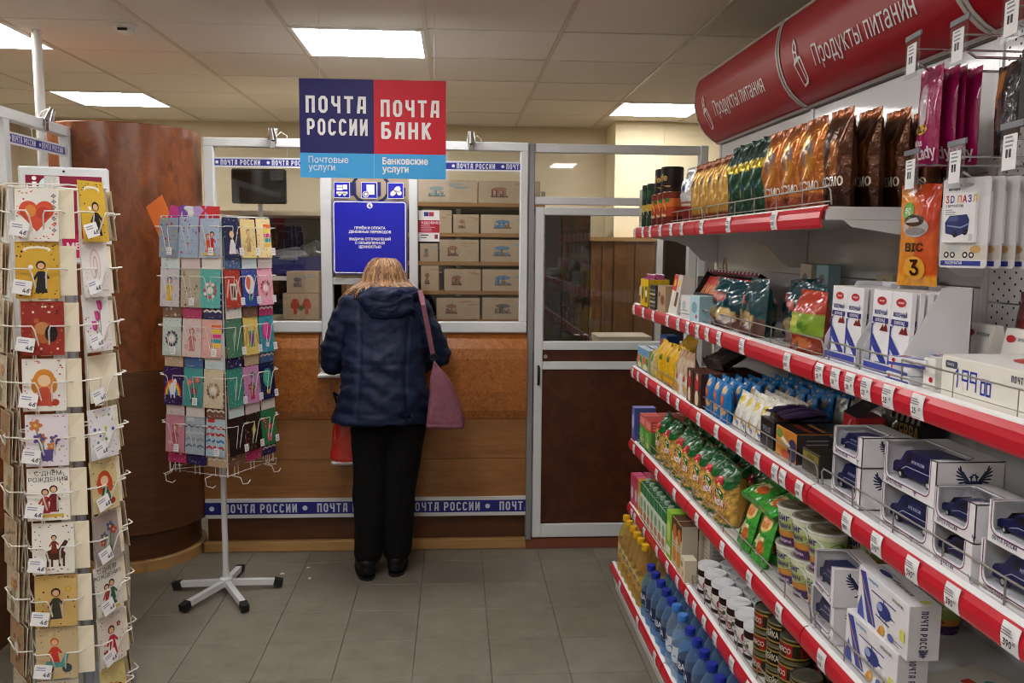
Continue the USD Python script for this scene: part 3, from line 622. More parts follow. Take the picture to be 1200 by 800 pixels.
TAGS = {1: [3.831, 3.667, 3.53, 3.353, 3.182, 3.03, 2.78, 2.502, 2.135], 2: [3.81, 3.619, 3.434, 3.199, 3.038, 2.912, 2.79, 2.679, 2.554, 2.341, 2.011, 1.824, 1.745, 1.677, 1.607, 1.521, 1.419],
        3: [3.807, 3.69, 3.519, 3.307, 3.148, 3.01, 2.742, 2.545, 2.331, 2.183, 2.058, 2.007, 1.904, 1.658, 1.533, 1.405, 1.282, 1.135], 4: [3.739, 3.558, 3.302, 3.019, 2.724, 2.449, 2.21, 1.993, 1.743],
        5: [3.751, 3.686, 3.492, 3.261, 3.092, 2.944, 2.815, 2.718, 2.605, 2.488, 2.326, 2.18], 6: [3.62, 3.25, 2.95]}
def price_tags():
    kinds = {}
    for s, ys in TAGS.items():
        for i, y in enumerate(ys):
            pr = '390' if s == 3 and y < 1.6 else ('15' if s == 2 and y < 1.85 else '')
            if pr == '15' and i % 2: pr = '18'
            key = (pr, i % 2 if not pr else 0)
            lab = f'white price tag on the {["top", "second", "third", "fourth", "fifth", "lowest"][s-1]} red rail, {ORD[i]} from the door end'
            x = (XF if s < 6 else .738)-.0048; loc = (x, y, SH[s]-.024)
            if key not in kinds: kinds[key] = solo('price_tag', lab, 'price tag', tag_mesh(len(kinds), pr), 'paper', loc, (0, 0, -90), group='price tags on the red rails')
            else: dup(kinds[key], lab, loc, (0, 0, -90))
price_tags()

# ================================================================ staff room behind the glass
def carton(b, w, d, h, seed, pic=True, red=False):
    """kraft postal carton, front at y = 0, base at z = 0; printed city view on the front"""
    rg = random.Random(seed); f = FRONT(-.0005)
    b.box(-w/2, 0, 0, w/2, d, h, '#ffffff')
def postal_box(label, loc, w, h, seed, hue, red=False, group=None, d=.24):
    t = thing('postal_box', label, 'box', loc, group=group); rg = random.Random(seed)
    part(t, 'carton', B().box(-w/2, 0, 0, w/2, d, h, bev=.002), 'kraft')
    p = B(); f = FRONT(-.0008)
    if red:
        for sx in (-1, 1):
            p.flat(unary_union([rrect(sx*w*.16-w*.12, h*.42, sx*w*.16+w*.12, h*.66, .01), rrect(sx*w*.16-w*.05, h*.2, sx*w*.16+w*.05, h*.5, .008), disc(sx*w*.16, h*.68, h*.13)]), f, '#b5432a')
        p.flat(disc(0, h*.45, h*.1), f, '#4d6b4a', off=.0004)
    else:
        x = -w*.16; cols = {'r': ['#7a4438', '#9a6a52', '#5c4a44'], 'b': ['#2f6a9a', '#5a86a8', '#6e5a48'], 'g': ['#4f6f68', '#7d8f88', '#645a4e'], 'k': ['#4a4a52', '#6f6a68', '#8a7a6a']}[hue]
        p.flat(sbox(x-w*.14, h*.26, x+w*.14, h*.34), f, cols[2])
        for i in range(7):
            a = x-w*.13+i*w*.035; p.flat(sbox(a, h*.3, a+w*.03, h*(.38+.25*rg.random())), f, rg.choice(cols), off=.0002)
        if rg.random() < .6: p.flat(Polygon([(x, h*.5), (x+w*.02, h*.5), (x+w*.01, h*.86)]), f, cols[0], off=.0003)
        p.flat(oval(x, h*.62, w*.12, h*.10), f, cols[1], off=.0001)
        p.flat(unary_union([oval(w*.22+rg.uniform(-.04, .04), h*rg.uniform(.66, .86), w*.12, h*.035, rg.uniform(-12, 8)) for _ in range(3)]), f, '#8fa3ad' if hue != 'r' else '#b08a70', off=.0002)
    part(t, 'printed_view', p, 'paper'); part(t, 'flap_seam', B().box(-w/2+.004, d*.49, h-.0005, w/2-.004, d*.51, h+.0006), 'skirting_oak')
    return t
def staff_room():
    t = thing('storage_rack', 'open wooden rack of postal boxes behind the right hand window', 'shelving', (0, 5.0, 0))
    zs = [.55, 1.02, 1.185, 1.352, 1.522, 1.688, 1.862]
    for z in zs: part(t, 'rack_shelf', B().box(-.60, 0, z-.022, .52, .30, z, bev=.002), 'shelf_wood')
    for x in (-.62, .0, .52): part(t, 'rack_post', B().box(x, .27, 0, x+.03, .30, 1.95), 'white_trim')
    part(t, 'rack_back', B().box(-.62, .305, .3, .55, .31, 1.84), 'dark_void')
    rows = [(1.862, [(-.40, .33, .124, 'k', 0), (-.055, .355, .130, 'g', 1), (.31, .365, .128, 'r', 1)]), (1.688, [(-.11, .18, .132, 'r', 0), (.06, .155, .108, 'r', 1), (.33, .375, .108, 'b', 1)]),
            (1.522, [(-.155, .11, .105, 'k', 1), (.02, .235, .128, 'r', 1), (.33, .375, .130, 'b', 1)]), (1.352, [(-.15, .11, .145, 'r', 1), (.04, .22, .126, 'r', 1), (.335, .365, .126, 'b', 1)]), (1.185, [(-.22, .12, .11, 'k', 0), (.015, .26, .125, 'r', 1), (.335, .365, .128, 'k', 1)]), (1.02, [(.0, .26, .12, 'r', 0), (.335, .365, .12, 'k', 1)])]
    nm = ['top', 'second', 'third', 'fourth', 'fifth', 'lowest']
    hs = {'k': 'grey', 'g': 'green', 'r': 'reddish', 'b': 'blue'}
    for r, (z, bs) in enumerate(rows):
        for i, (x, w, h, hue, _) in enumerate(bs):
            postal_box(f'kraft postal box printed with a {hs[hue]} city view, {nm[r]} rack shelf, {ORD[i]} from the left', (x, 5.0, z), w-.006, h, r*7+i, hue, group='kraft boxes on the storage rack')
    # left hand window: monitor, dark shelves
    m = thing('monitor', 'black computer monitor behind the left window', 'monitor', (-1.135, 5.06, 1.0))
    part(m, 'casing', B().box(-.155, .0, .846, .155, .035, 1.045, bev=.008), 'black_plastic'); part(m, 'screen', B().box(-.145, -.002, .86, .145, .001, 1.036), 'black_gloss')
    part(m, 'stand', B().box(-.012, .03, .0, .012, .05, .90), 'wire_grey'); part(m, 'stand_foot', B().lathe([(.08, 0), (.08, .012), (.02, .02)], n=20, o=(0, .04, 0)), 'black_plastic')
    c = thing('staff_cabinet', 'open dark cabinet with pale edges behind the left window', 'cabinet', (-1.0, 5.3, 0))
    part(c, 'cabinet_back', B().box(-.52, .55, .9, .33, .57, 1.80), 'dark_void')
    for x in (-.52, .30): part(c, 'cabinet_side', B().box(x, 0, .0, x+.03, .57, 1.80), 'wardrobe_wood')
    part(c, 'cabinet_top', B().box(-.54, -.01, 1.79, .35, .58, 1.815), 'plaster')
    part(c, 'cabinet_shelf', B().box(-.49, .0, 1.395, .30, .55, 1.42, bev=.002), 'white_trim'); part(c, 'cabinet_shelf', B().box(-.49, .0, 1.0, .30, .55, 1.03, bev=.002), 'white_trim')
    part(c, 'cabinet_desk', B().box(-.52, -.38, .96, .33, .0, 1.0), 'veneer')
    postal_box('kraft box with a red emblem, top of the stack behind the left window', (-.91, 5.08, 1.173), .21, .155, 5, 'r', True, 'kraft boxes with red emblems', .26); postal_box('kraft box with a red emblem, bottom of the stack behind the left window', (-.90, 5.08, 1.02), .215, .150, 5, 'r', True, 'kraft boxes with red emblems', .26)
    postal_box('kraft carton printed in grey on top of the stacked boxes behind the left window', (-.90, 5.10, 1.331), .19, .125, 9, 'k'); postal_box('plain small kraft box left of the red emblem boxes', (-1.072, 5.19, 1.0), .095, .19, 10, 'k', d=.10)
    tr = solo('blue_tray', 'blue plastic mail tray on the cabinet shelf behind the left window', 'tray', B().box(-.20, 0, 0, .24, .30, .012).box(-.20, 0, 0, -.19, .30, .12).box(.23, 0, 0, .24, .30, .12).box(-.20, 0, 0, .24, .01, .12).box(-.20, .29, 0, .24, .30, .12), 'tray_blue', (-.98, 5.34, 1.42))
    rg = random.Random(4)
    for i, (x, y, z, w, h, lab) in enumerate(((-1.00, 5.46, 1.535, .17, .06, 'grey plastic mail bag lying on the blue tray'), (-.87, 5.46, 1.565, .11, .075, 'darker grey mail bag heaped above the blue tray'))):
        s = trimesh.creation.icosphere(3); v = np.array(s.vertices); n = meshkit.fbm(v*2.2+i*7, 3, i); v = v*(1+.5*(n[:, None]-.5)); v *= [w, .12, h]
        solo('mail_bag', lab, 'mail bag', B().add(v, s.faces, '#8d8f92' if i == 0 else '#55575a', True), 'film', (x, y, z))
    # behind the door
    w = thing('wardrobe', 'dark brown wardrobe seen through the staff door', 'wardrobe', (0, 6.0, 0))
    part(w, 'carcass', B().box(.45, .02, 0, .95, .55, 1.86), 'wardrobe_dark'); part(w, 'wardrobe_door', B().box(.47, 0, .04, .745, .02, 1.84, bev=.003), 'black_plastic', 'near black door'); part(w, 'wardrobe_door', B().box(.75, 0, .04, .94, .02, 1.84, bev=.003), 'wardrobe_dark')
    for x in (.862, .925): part(w, 'wardrobe_handle', B().tube([(x-.02, 0, .995), (x-.02, -.02, .995), (x+.02, -.02, .995), (x+.02, 0, .995)], .005, n=7), 'chrome')
    k = thing('panelled_cabinet', 'light brown panelled cabinet with an orange edge beyond the staff door', 'cabinet', (0, 6.02, 0))
    part(k, 'carcass', B().box(.955, .02, 0, 1.42, .40, 1.665), 'wardrobe_wood')
    for i, (a, b) in enumerate(((.957, 1.035), (1.038, 1.12), (1.125, 1.27), (1.275, 1.42))): part(k, 'cabinet_panel', B().box(a, 0 if i > 1 else .01, .02, b, .02, 1.66, bev=.003), 'wardrobe_wood')
    part(k, 'cabinet_edge', B().box(.95, -.01, 1.66, 1.425, .40, 1.688), 'skirting_oak')
    d = thing('door_2', 'open doorway with white jamb beyond the panelled cabinet', None, kind='structure')
    part(d, 'door_jamb', B().box(1.428, 5.98, 0, 1.465, 6.1, 1.70), 'white_trim'); part(d, 'door_leaf', B().box(1.47, 6.05, 0, 1.80, 6.09, 1.70), 'wardrobe_dark'); part(d, 'door_jamb', B().box(1.55, 5.2, 0, 1.60, 5.3, 1.72), 'grey_metal')
    b = thing('desk_box', 'olive grey box on a desk seen under the second shelf', 'box', (1.02, 5.05, .92)); part(b, 'box_body', B().box(-.16, 0, 0, .16, .25, .13, bev=.004), 'kraft'); part(b, 'box_lid', B().box(-.165, -.005, .125, .165, .255, .16, bev=.004), 'plaster_grey'); part(b, 'label_plate', B().box(-.05, -.002, .04, .05, 0, .08), 'sign_white')
    dk = thing('staff_desk', 'brown desk behind the staff door', 'desk', (.95, 5.0, 0)); part(dk, 'desk_top', B().box(-.15, 0, .89, .45, .45, .92, bev=.003), 'veneer')
    for x in (-.14, .40): part(dk, 'desk_side', B().box(x, .02, 0, x+.03, .43, .89), 'veneer')
staff_room()

# ================================================================ card racks
def flower(x, y, r, petal, core, k=5):
    return [(oval(x+math.cos(a)*r*.6, y+math.sin(a)*r*.6, r*.55, r*.38, math.degrees(a), 2), petal) for a in np.linspace(0, 2*math.pi, k, endpoint=False)]+[(disc(x, y, r*.3, 2), core)]
def figure(x, y, h, dress, hair, skin='#e3b48e'):
    return [(Polygon([(x-h*.16, y), (x+h*.16, y), (x+h*.07, y+h*.62), (x-h*.07, y+h*.62)]), dress), (LineString([(x-h*.06, y+h*.58), (x-h*.2, y+h*.36)]).buffer(h*.035, quad_segs=1), dress), (LineString([(x+h*.06, y+h*.58), (x+h*.19, y+h*.42)]).buffer(h*.035, quad_segs=1), dress),
            (disc(x, y+h*.78, h*.13, 3), hair), (disc(x, y+h*.76, h*.09, 3), skin)]
def art(motif, w, h, c, rg):
    """flat print of a card: list of (shape, colour), origin at the bottom centre"""
    o = []; a, b, d = c
    if motif == 'flowers':
        for _ in range(5):
            x, y = rg.uniform(-.3, .3)*w, rg.uniform(.35, .8)*h; o.append((LineString([(x, y), (x*.4, h*.12)]).buffer(w*.015, quad_segs=1), '#5a7a45')); o += flower(x, y, w*rg.uniform(.10, .15), rg.choice(c), '#e6c14a')
        o.append((Polygon([(-w*.12, h*.1), (w*.12, h*.1), (w*.15, h*.32), (-w*.15, h*.32)]), b))
    elif motif == 'tulips':
        for x, y in ((-.12, .45), (.02, .62), (.14, .80)):
            o.append((LineString([(x*w, y*h), (.06*w, .06*h)]).buffer(w*.014, quad_segs=1), '#6a8a5a')); o += [(oval(x*w, y*h, w*.10, h*.09), a), (oval(x*w-w*.05, y*h+h*.02, w*.05, h*.08, 20), b)]
    elif motif == 'wreath':
        for t in np.linspace(0, 6.28, 12, endpoint=False): o.append((disc(math.cos(t)*w*.28, h*.45+math.sin(t)*w*.28, w*.075, 2), rg.choice(c)))
        o.append((disc(0, h*.45, w*.15, 3), '#f1ede8'))
    elif motif == 'couple': o += figure(-w*.08, h*.14, h*.52, a, b)+figure(w*.12, h*.16, h*.56, d, '#3a2a20')+[(sbox(-w*.35, h*.06, w*.35, h*.12), '#d8b545')]
    elif motif == 'suit': o += figure(w*.08, h*.1, h*.62, '#1d1d24', '#2d211c')+[(disc(-w*.15, h*.55, w*.06, 3), '#ffffff'), (oval(0, h*.86, w*.32, h*.06).difference(oval(0, h*.84, w*.26, h*.04)), '#f6efdc')]
    elif motif == 'figure': o += figure(0, h*.15, h*.66, a, b)+flower(-w*.28, h*.25, w*.1, d, '#e7d070')+flower(w*.3, h*.72, w*.08, d, '#e7d070')
    elif motif == 'girl': o += [(disc(0, h*.62, w*.24, 4), a), (oval(-w*.2, h*.5, w*.1, h*.16), a), (oval(w*.2, h*.5, w*.1, h*.16), a), (disc(0, h*.58, w*.15, 3), '#f0cba8'), (Polygon([(-w*.26, h*.1), (w*.26, h*.1), (w*.1, h*.45), (-w*.1, h*.45)]), b), (disc(w*.25, h*.16, w*.09, 3), d)]
    elif motif == 'stripes':
        for i in range(5): o.append((sbox(-w*.02, h*(.28+i*.12), w*.46, h*(.38+i*.12)), ('#e7b83a', '#2e9aa2', '#d83a86', '#e9d53e', '#e56a34')[i]))
        for _ in range(14): o.append((disc(rg.uniform(-.4, .4)*w, rg.uniform(.85, .95)*h, w*.014, 1), a))
    elif motif == 'dots':
        for _ in range(22): o.append((disc(rg.uniform(-.42, .42)*w, rg.uniform(.06, .94)*h, w*rg.uniform(.02, .06), 2), rg.choice(c)))
    elif motif == 'balloon': o += [(oval(0, h*.58, w*.33, h*.26), a), (oval(-w*.08, h*.62, w*.16, h*.18), b), (sbox(-w*.09, h*.14, w*.09, h*.26), d), (LineString([(0, h*.26), (0, h*.36)]).buffer(w*.01), d)]
    elif motif == 'house': o += [(sbox(-w*.2, h*.2, w*.2, h*.62), a), (sbox(-w*.13, h*.26, w*.13, h*.56), b), (LineString([(-w*.42, h*.3), (-w*.25, h*.7)]).buffer(w*.05), d), (LineString([(w*.42, h*.3), (w*.25, h*.7)]).buffer(w*.05), d)]
    elif motif == 'heart':
        o += [(unary_union([disc(-w*.19, h*.60, w*.22, 5), disc(w*.19, h*.60, w*.22, 5), Polygon([(-w*.385, h*.52), (w*.385, h*.52), (0, h*.18)])]), a), (oval(-w*.14, h*.58, w*.13, h*.12), b), (oval(w*.15, h*.54, w*.15, h*.12), d)]
        for t in range(8): o += flower(rg.choice((-.4, .4))*w, h*(.1+t*.11), w*.05, rg.choice(('#d8473a', '#e89a3a', '#6a7a8a')), '#f0e0c0', 4)
    elif motif == 'rainbow':
        for i, q in enumerate(('#d8423a', '#e9963a', '#e9d53e', '#58a85a', '#4a6ac0')): o.append((oval(0, h*.25, w*(.46-i*.05), h*(.42-i*.05)).intersection(sbox(-w, h*.25, w, h)), q))
        o += [(oval(0, h*.42, w*.17, h*.16), '#f2eef2'), (oval(w*.12, h*.6, w*.09, h*.08), '#f2eef2'), (sbox(-w*.12, h*.18, -w*.06, h*.35), '#f2eef2'), (sbox(w*.06, h*.18, w*.12, h*.35), '#f2eef2')]
    elif motif == 'waves':
        for i in range(4): o.append((LineString([(-w*.45+j*w*.15, h*(.2+i*.17)+(j % 2)*h*.05) for j in range(7)]).buffer(h*.025, quad_segs=1), c[i % 3]))
        o.append((sbox(-w*.42, h*.86, -w*.05, h*.95), d))
    elif motif == 'rider': o += [(oval(w*.05, h*.38, w*.24, h*.11), a), (Polygon([(w*.2, h*.4), (w*.36, h*.62), (w*.28, h*.66), (w*.1, h*.46)]), a)]+[(sbox(x*w, h*.14, x*w+w*.05, h*.36), a) for x in (-.16, -.06, .12, .22)]+figure(w*.02, h*.40, h*.40, b, d)
    elif motif == 'scooter': o += figure(-w*.05, h*.26, h*.6, a, '#c9642a')+[(disc(-w*.2, h*.2, w*.12, 4), '#3a4a4e'), (disc(w*.24, h*.2, w*.12, 4), '#3a4a4e'), (Polygon([(-w*.3, h*.24), (w*.2, h*.22), (w*.3, h*.5), (w*.2, h*.5), (w*.1, h*.32), (-w*.25, h*.36)]), b)]
    elif motif == 'cub': o += [(oval(w*.02, h*.42, w*.28, h*.2), a), (disc(-w*.02, h*.5, w*.16, 4), b), (oval(w*.2, h*.4, w*.15, h*.16), '#1c1518'), (disc(-w*.14, h*.64, w*.06, 3), a)]+[(disc(rg.uniform(-.4, .4)*w, rg.choice((.12, .8, .9))*h, w*.03, 2), '#f1dccb') for _ in range(9)]
    elif motif == 'leaf': o += [(Polygon([(-w*.06, h*.3), (w*.16, h*.5), (w*.1, h*.72), (-w*.12, h*.55)]), a), (Polygon([(-w*.02, h*.35), (w*.1, h*.5), (w*.05, h*.62)]), b)]
    elif motif == 'oval': o += [(oval(0, h*.55, w*.2, h*.28).difference(oval(0, h*.55, w*.17, h*.25)), a), (oval(0, h*.55, w*.08, h*.16).difference(oval(0, h*.55, w*.05, h*.13)), b), (sbox(-w*.4, h*.1, w*.4, h*.12), d)]
    return o
def card(w, h, bg, motif, c, seed, words=None, thick=.0016):
    b = B().box(-w/2, 0, 0, w/2, thick, h, bg); rg = random.Random(seed); clip = sbox(-w*.49, h*.01, w*.49, h*.99)
    fleck = [(oval(rg.choice((-1, 1))*rg.uniform(.28, .46)*w, rg.uniform(.05, .95)*h, w*rg.uniform(.012, .04), w*rg.uniform(.01, .03), rg.uniform(0, 180), 1), rg.choice(c)) for _ in range(16)]
    fleck += [(oval(rg.uniform(-.4, .4)*w, rg.choice((.05, .09, .92, .95))*h, w*rg.uniform(.02, .05), w*.016, rg.uniform(-40, 40), 1), rg.choice(c)) for _ in range(10)]
    for i, (s, q) in enumerate(fleck+art(motif, w, h, c, rg)): b.flat(s.intersection(clip), FRONT(0), q, off=.0002+i*.00001)
    if words: b.flat(put_at(text('С ДНЁМ', h*.085, centre=True), 0, h*.86), FRONT(0), '#3c3c44', off=.0006).flat(put_at(text('РОЖДЕНИЯ', h*.085, centre=True), 0, h*.74), FRONT(0), '#3c3c44', off=.0006)
    return b
def pocket(w, h, deep=.03, r=.0014, grip=.55):
    z = h*grip; p = [(-w*.52, .0, z), (-w*.50, -deep*.8, z+.004), (-w*.44, -deep, z+.004), (-w*.18, -deep, z+.004), (-w*.14, -deep+.003, z-.006), (-w*.08, -.008, .002), (-w*.08, 0, 0)]
    b = B().tube(p, r, n=5).tube([(-x, y, q) for x, y, q in p], r, n=5)
    return b.tube([(-w*.08, -.008, .002), (w*.08, -.008, .002)], r, n=5)

def near_rack():
    cx, cy, ap, pitch = -.951, 2.104, .105, .1285
    t = thing('card_spinner', 'tall white wire card rack in the left foreground, full of greeting cards', 'card rack', (cx, cy, 0))
    part(t, 'centre_pole', B().tube([(0, 0, .03), (0, 0, 1.76)], .016, n=14), 'pole_white')
    part(t, 'rack_base', B().lathe([(.001, 0), (.22, 0), (.225, .01), (.20, .022), (.03, .035), (.001, .035)], n=36), 'pole_white')
    angs = [9+60*k for k in range(6)]; rows = [1.605-pitch*i for i in range(11)]
    for z in (1.735, 1.15, .33):
        ring = [(ap*1.14*math.sin(math.radians(a+30)), -ap*1.14*math.cos(math.radians(a+30)), z) for a in angs]
        part(t, 'ring_wire', B().tube(ring, .002, n=6, closed=True), 'wire_white')
        sp = B()
        for p in ring[::2]: sp.tube([(0, 0, z), p], .002, n=5)
        part(t, 'spoke_wires', sp, 'wire_white', kind='stuff')
    up = B()
    for a in angs:
        for dx in (-.028, .028):
            n = np.array([math.sin(math.radians(a)), -math.cos(math.radians(a))]); s = np.array([-n[1], n[0]]); p = n*ap+s*dx
            up.tube([(p[0], p[1], .3), (p[0], p[1], 1.745)], .0017, n=5)
    part(t, 'upright_wires', up, 'wire_white', kind='stuff')
    proto = pocket(.105, .12, r=.0019)
    for k, a in enumerate(angs):
        if k in (3,): continue
        for z in rows[:10]:
            M = np.eye(4); c, s = math.cos(math.radians(a)), math.sin(math.radians(a)); M[:3, :3] = [[c, -s, 0], [s, c, 0], [0, 0, 1]]; M[:3, 3] = (ap*s, -ap*c, z)
            part(t, 'wire_pocket', B().add_b(proto, M), 'wire_white')
    def at(col, row, out=.0, dx=0.0, dz=0.0, tilt=-6, rz=0):
        a = angs[col]; c, s = math.cos(math.radians(a)), math.sin(math.radians(a)); d = ap+out
        return (cx+d*s+c*dx, cy-d*c+s*dx, rows[row]+.003+dz), (tilt, 0, a+rz)
    C1 = [('#f3efe9', 'heart', ('#d8502f', '#e08a3c', '#c03a26'), 'white card with an orange red heart', .090, .116), ('#d9ac3a', 'suit', ('#1d1d24', '#000000', '#333333'), 'mustard yellow card with a man in a black suit', .090, .128), ('#9c2f26', 'cub', ('#b5652e', '#c88a58', '#1c1518'), 'dark red card with a brown bear cub', .090, .122),
          ('#ece8e2', 'girl', ('#d88a35', '#c5503a', '#b03a32'), 'white card with an orange haired doll', .090, .12), ('#e6dfe6', 'flowers', ('#b03a55', '#5a4a8a', '#c87a4a'), 'white card with a vase of flowers', .090, .12), ('#eeebe4', 'couple', ('#b23a30', '#3a2018', '#7a1f2a'), 'white birthday card with a dancing couple', .090, .122),
          ('#efebe3', 'rider', ('#4a2a20', '#7a2a25', '#2a1a16'), 'white card with a rider on a brown horse', .090, .12), ('#cfae6c', 'figure', ('#3a3a30', '#241a14', '#c9a33a'), 'tan card with a dark dressed girl', .090, .122), ('#c9b48c', 'scooter', ('#c8382c', '#5a9a98', '#e2b64a'), 'beige card with a girl on a scooter', .090, .122), ('#d8d0c0', 'flowers', ('#a84a55', '#6a7a5a', '#c8a05a'), 'cream card at the bottom of the rack', .090, .12)]
    C2 = [('#dcb440', 'suit', ('#1d1d24', '#000000', '#333333'), 'yellow card with a man in a dark suit', .080, .14), ('#e9e5e4', 'oval', ('#d9b8bb', '#d9a5ab', '#c9a9a9'), 'pale grey card with a pink oval', .080, .135), ('#eceaea', 'tulips', ('#c23a86', '#d85a9e', '#9a2a6a'), 'white card with magenta tulips', .080, .135), None,
          ('#e9e8ec', 'dots', ('#4a5a9a', '#d8d24a', '#5a9a8a'), 'white card with coloured confetti', .080, .12), ('#dccb98', 'girl', ('#c8502a', '#3f6a5a', '#a83a30'), 'yellowish card with a red haired girl', .080, .125), ('#a79c98', 'flowers', ('#b8404a', '#4a5a7a', '#c8a8a0'), 'grey card with a red rose', .080, .12),
          ('#e6e2dc', 'couple', ('#b23a30', '#3a2018', '#2f5a4a'), 'white birthday card with a green and red couple', .080, .122), ('#e8e0d6', 'figure', ('#b8283a', '#5a2a20', '#8a2030'), 'white card with a lady in red', .080, .125), ('#dccf8a', 'cub', ('#d88a30', '#e2a24a', '#3a3a40'), 'yellow card with a little animal', .080, .12)]
    cream = Kind(lambda l, p, r, g: solo('envelope', l, 'envelope', B().box(-.043, 0, 0, .043, .0025, .112, '#efe6cf').flat(Polygon([(-.040, .108), (.040, .108), (0, .06)]), FRONT(0), '#e6dcc2', off=.0003), 'paper', p, r, g))
    tk = {}
    for col, (C, nm) in enumerate(((C1, 'front'), (C2, 'right'))):
        for i, q in enumerate(C):
            if q:
                bg, mo, cc, lab, w, h = q; lab += f', {nm} column of the near rack'
                if col == 0 and i == 9: lab = 'cream card in the lowest front pocket of the near rack'
                p, r = at(col, i, .019, rnd.uniform(-.004, .004)-(.006 if col == 0 else .004), 0, -5, rnd.uniform(-3, 3))
                solo('greeting_card', lab, 'greeting card', card(w, h, bg, mo, cc, i+col*20, words=(col, i) in ((0, 5), (1, 7))), 'card_gloss', p, r, 'greeting cards on the near rack')
            if i < 9 and not (col == 1 and i == 0):
                p, r = at(col, i, .010, .030 if col == 0 else .014, .006, -3, rnd.uniform(-3, 3)); cream(f'cream envelope tucked behind the {ORD[i]} card from the top, {nm} column of the near rack', p, r, 'cream envelopes on the near rack')
            # hanging price tag
            key = col
            p, r = at(col, i, .031, -.034 if col == 0 else -.028, .026, -8, 0); r = (r[0], 9 if col == 0 else -14, r[2])
            lab = f'white price tag on the {ORD[i]} pocket down, {nm} column of the near rack'
            if i < 9:
                if 'k' not in tk:
                    b = tag_mesh(77, '', .036, .03); b = B().box(-.019, -.0008, -.016, .019, 0, .016, '#f0f0f2').flat(lines_of_print(-.015, .008, .006, 2, .005, .0022, random.Random(2)), FRONT(-.0008), '#8a8aa8', off=.0002).flat(put_at(text('46', .0085, True), .001, -.011), FRONT(-.0008), '#33384a', off=.0002).flat(put_at(text('00', .0035, True), .0125, -.005), FRONT(-.0008), '#33384a', off=.0002)
                    tk['k'] = solo('hanging_price_tag', lab, 'price tag', b, 'paper', p, r, group='white price tags on the near rack')
                else: dup(tk['k'], lab, p, r)
    # side columns, seen edge on
    side = [('#c9b79a', 'dots', ('#8a7a5a', '#b09a70', '#6a5a4a')), ('#d9cdb4', 'flowers', ('#b06a5a', '#8a8a6a', '#c09a6a')), ('#b59a78', 'wreath', ('#7a8a6a', '#a05a4a', '#c0a070')), ('#e4dccb', 'figure', ('#9a4a4a', '#5a4030', '#c0a060'))]
    protos = []
    for col, nm in ((5, 'left'), (2, 'rear')):
        for i in range(10):
            for j in range(3 if col == 5 else 2):
                bg, mo, cc = side[(i+j) % 4]; p, r = at(col, i, .012+.007*j, rnd.uniform(-.006, .006), rnd.uniform(0, .01), -6+j*1.5, rnd.uniform(-3, 3))
                lab = f'{["tan", "cream", "brown beige", "off white"][(i+j) % 4]} card edge on, near rack {nm} face, {ORD[i]} pocket down, {ORD[j]} from the pole'
                if len(protos) < 4: protos.append(solo('greeting_card', lab, 'greeting card', card(.1, .118, bg, mo, cc, 50+i), 'card_gloss', p, r, 'edge on cards of the near rack'))
                else: dup(protos[(i+j) % 4], lab, p, r, 'edge on cards of the near rack')
    # clear plastic sleeve behind
    G = np.array([[(x*.032+.012*math.sin(z*9), .02*math.cos(x*2.4), z) for x in np.linspace(-1, 1, 9)] for z in np.linspace(0, .62, 9)])
    solo('plastic_sleeve', 'cloudy plastic sleeve hanging behind the right side of the near rack', 'plastic sleeve', B().grid(G, '#b9b2a6'), 'film', (-.955, 2.36, .52), (0, 0, 30))
near_rack()

def kiosk():
    t = thing('kiosk_screen', 'white framed display panel with a crimson screen behind the near rack', 'display panel', (-1.325, 3.02, 0), (0, 0, 16))
    part(t, 'panel_frame', B().box(-.138, 0, 1.535, .138, .02, 1.862, bev=.006), 'white_frame'); part(t, 'camera_dot', B().flat(disc(.0, 1.847, .004), FRONT(-.0008)), 'black_plastic')
    s = B().flat(sbox(-.116, 1.556, .116, 1.832), FRONT(-.001), '#8a1238').flat(sbox(-.116, 1.556, .116, 1.635), FRONT(-.0012), '#b8184e')
    f = FRONT(-.0016); s.flat(disc(-.090, 1.822, .007, 5), f, '#ffffff').flat(sbox(-.0965, 1.77, -.0835, 1.81), f, '#ffffff').flat(disc(-.044, 1.795, .033, 8), f, '#d6eef2')
    s.flat(put_at(text('IQ-MEDIA', .022, True), -.06, 1.585), f, '#f0d8e0')
    part(t, 'screen', s, 'card_gloss'); part(t, 'panel_post', B().tube([(0, .03, .0), (0, .03, 1.80)], .016, n=12), 'grey_metal'); part(t, 'panel_foot', B().lathe([(.001, 0), (.16, 0), (.15, .02), (.001, .02)], n=28, o=(0, .03, 0)), 'grey_metal')
kiosk()

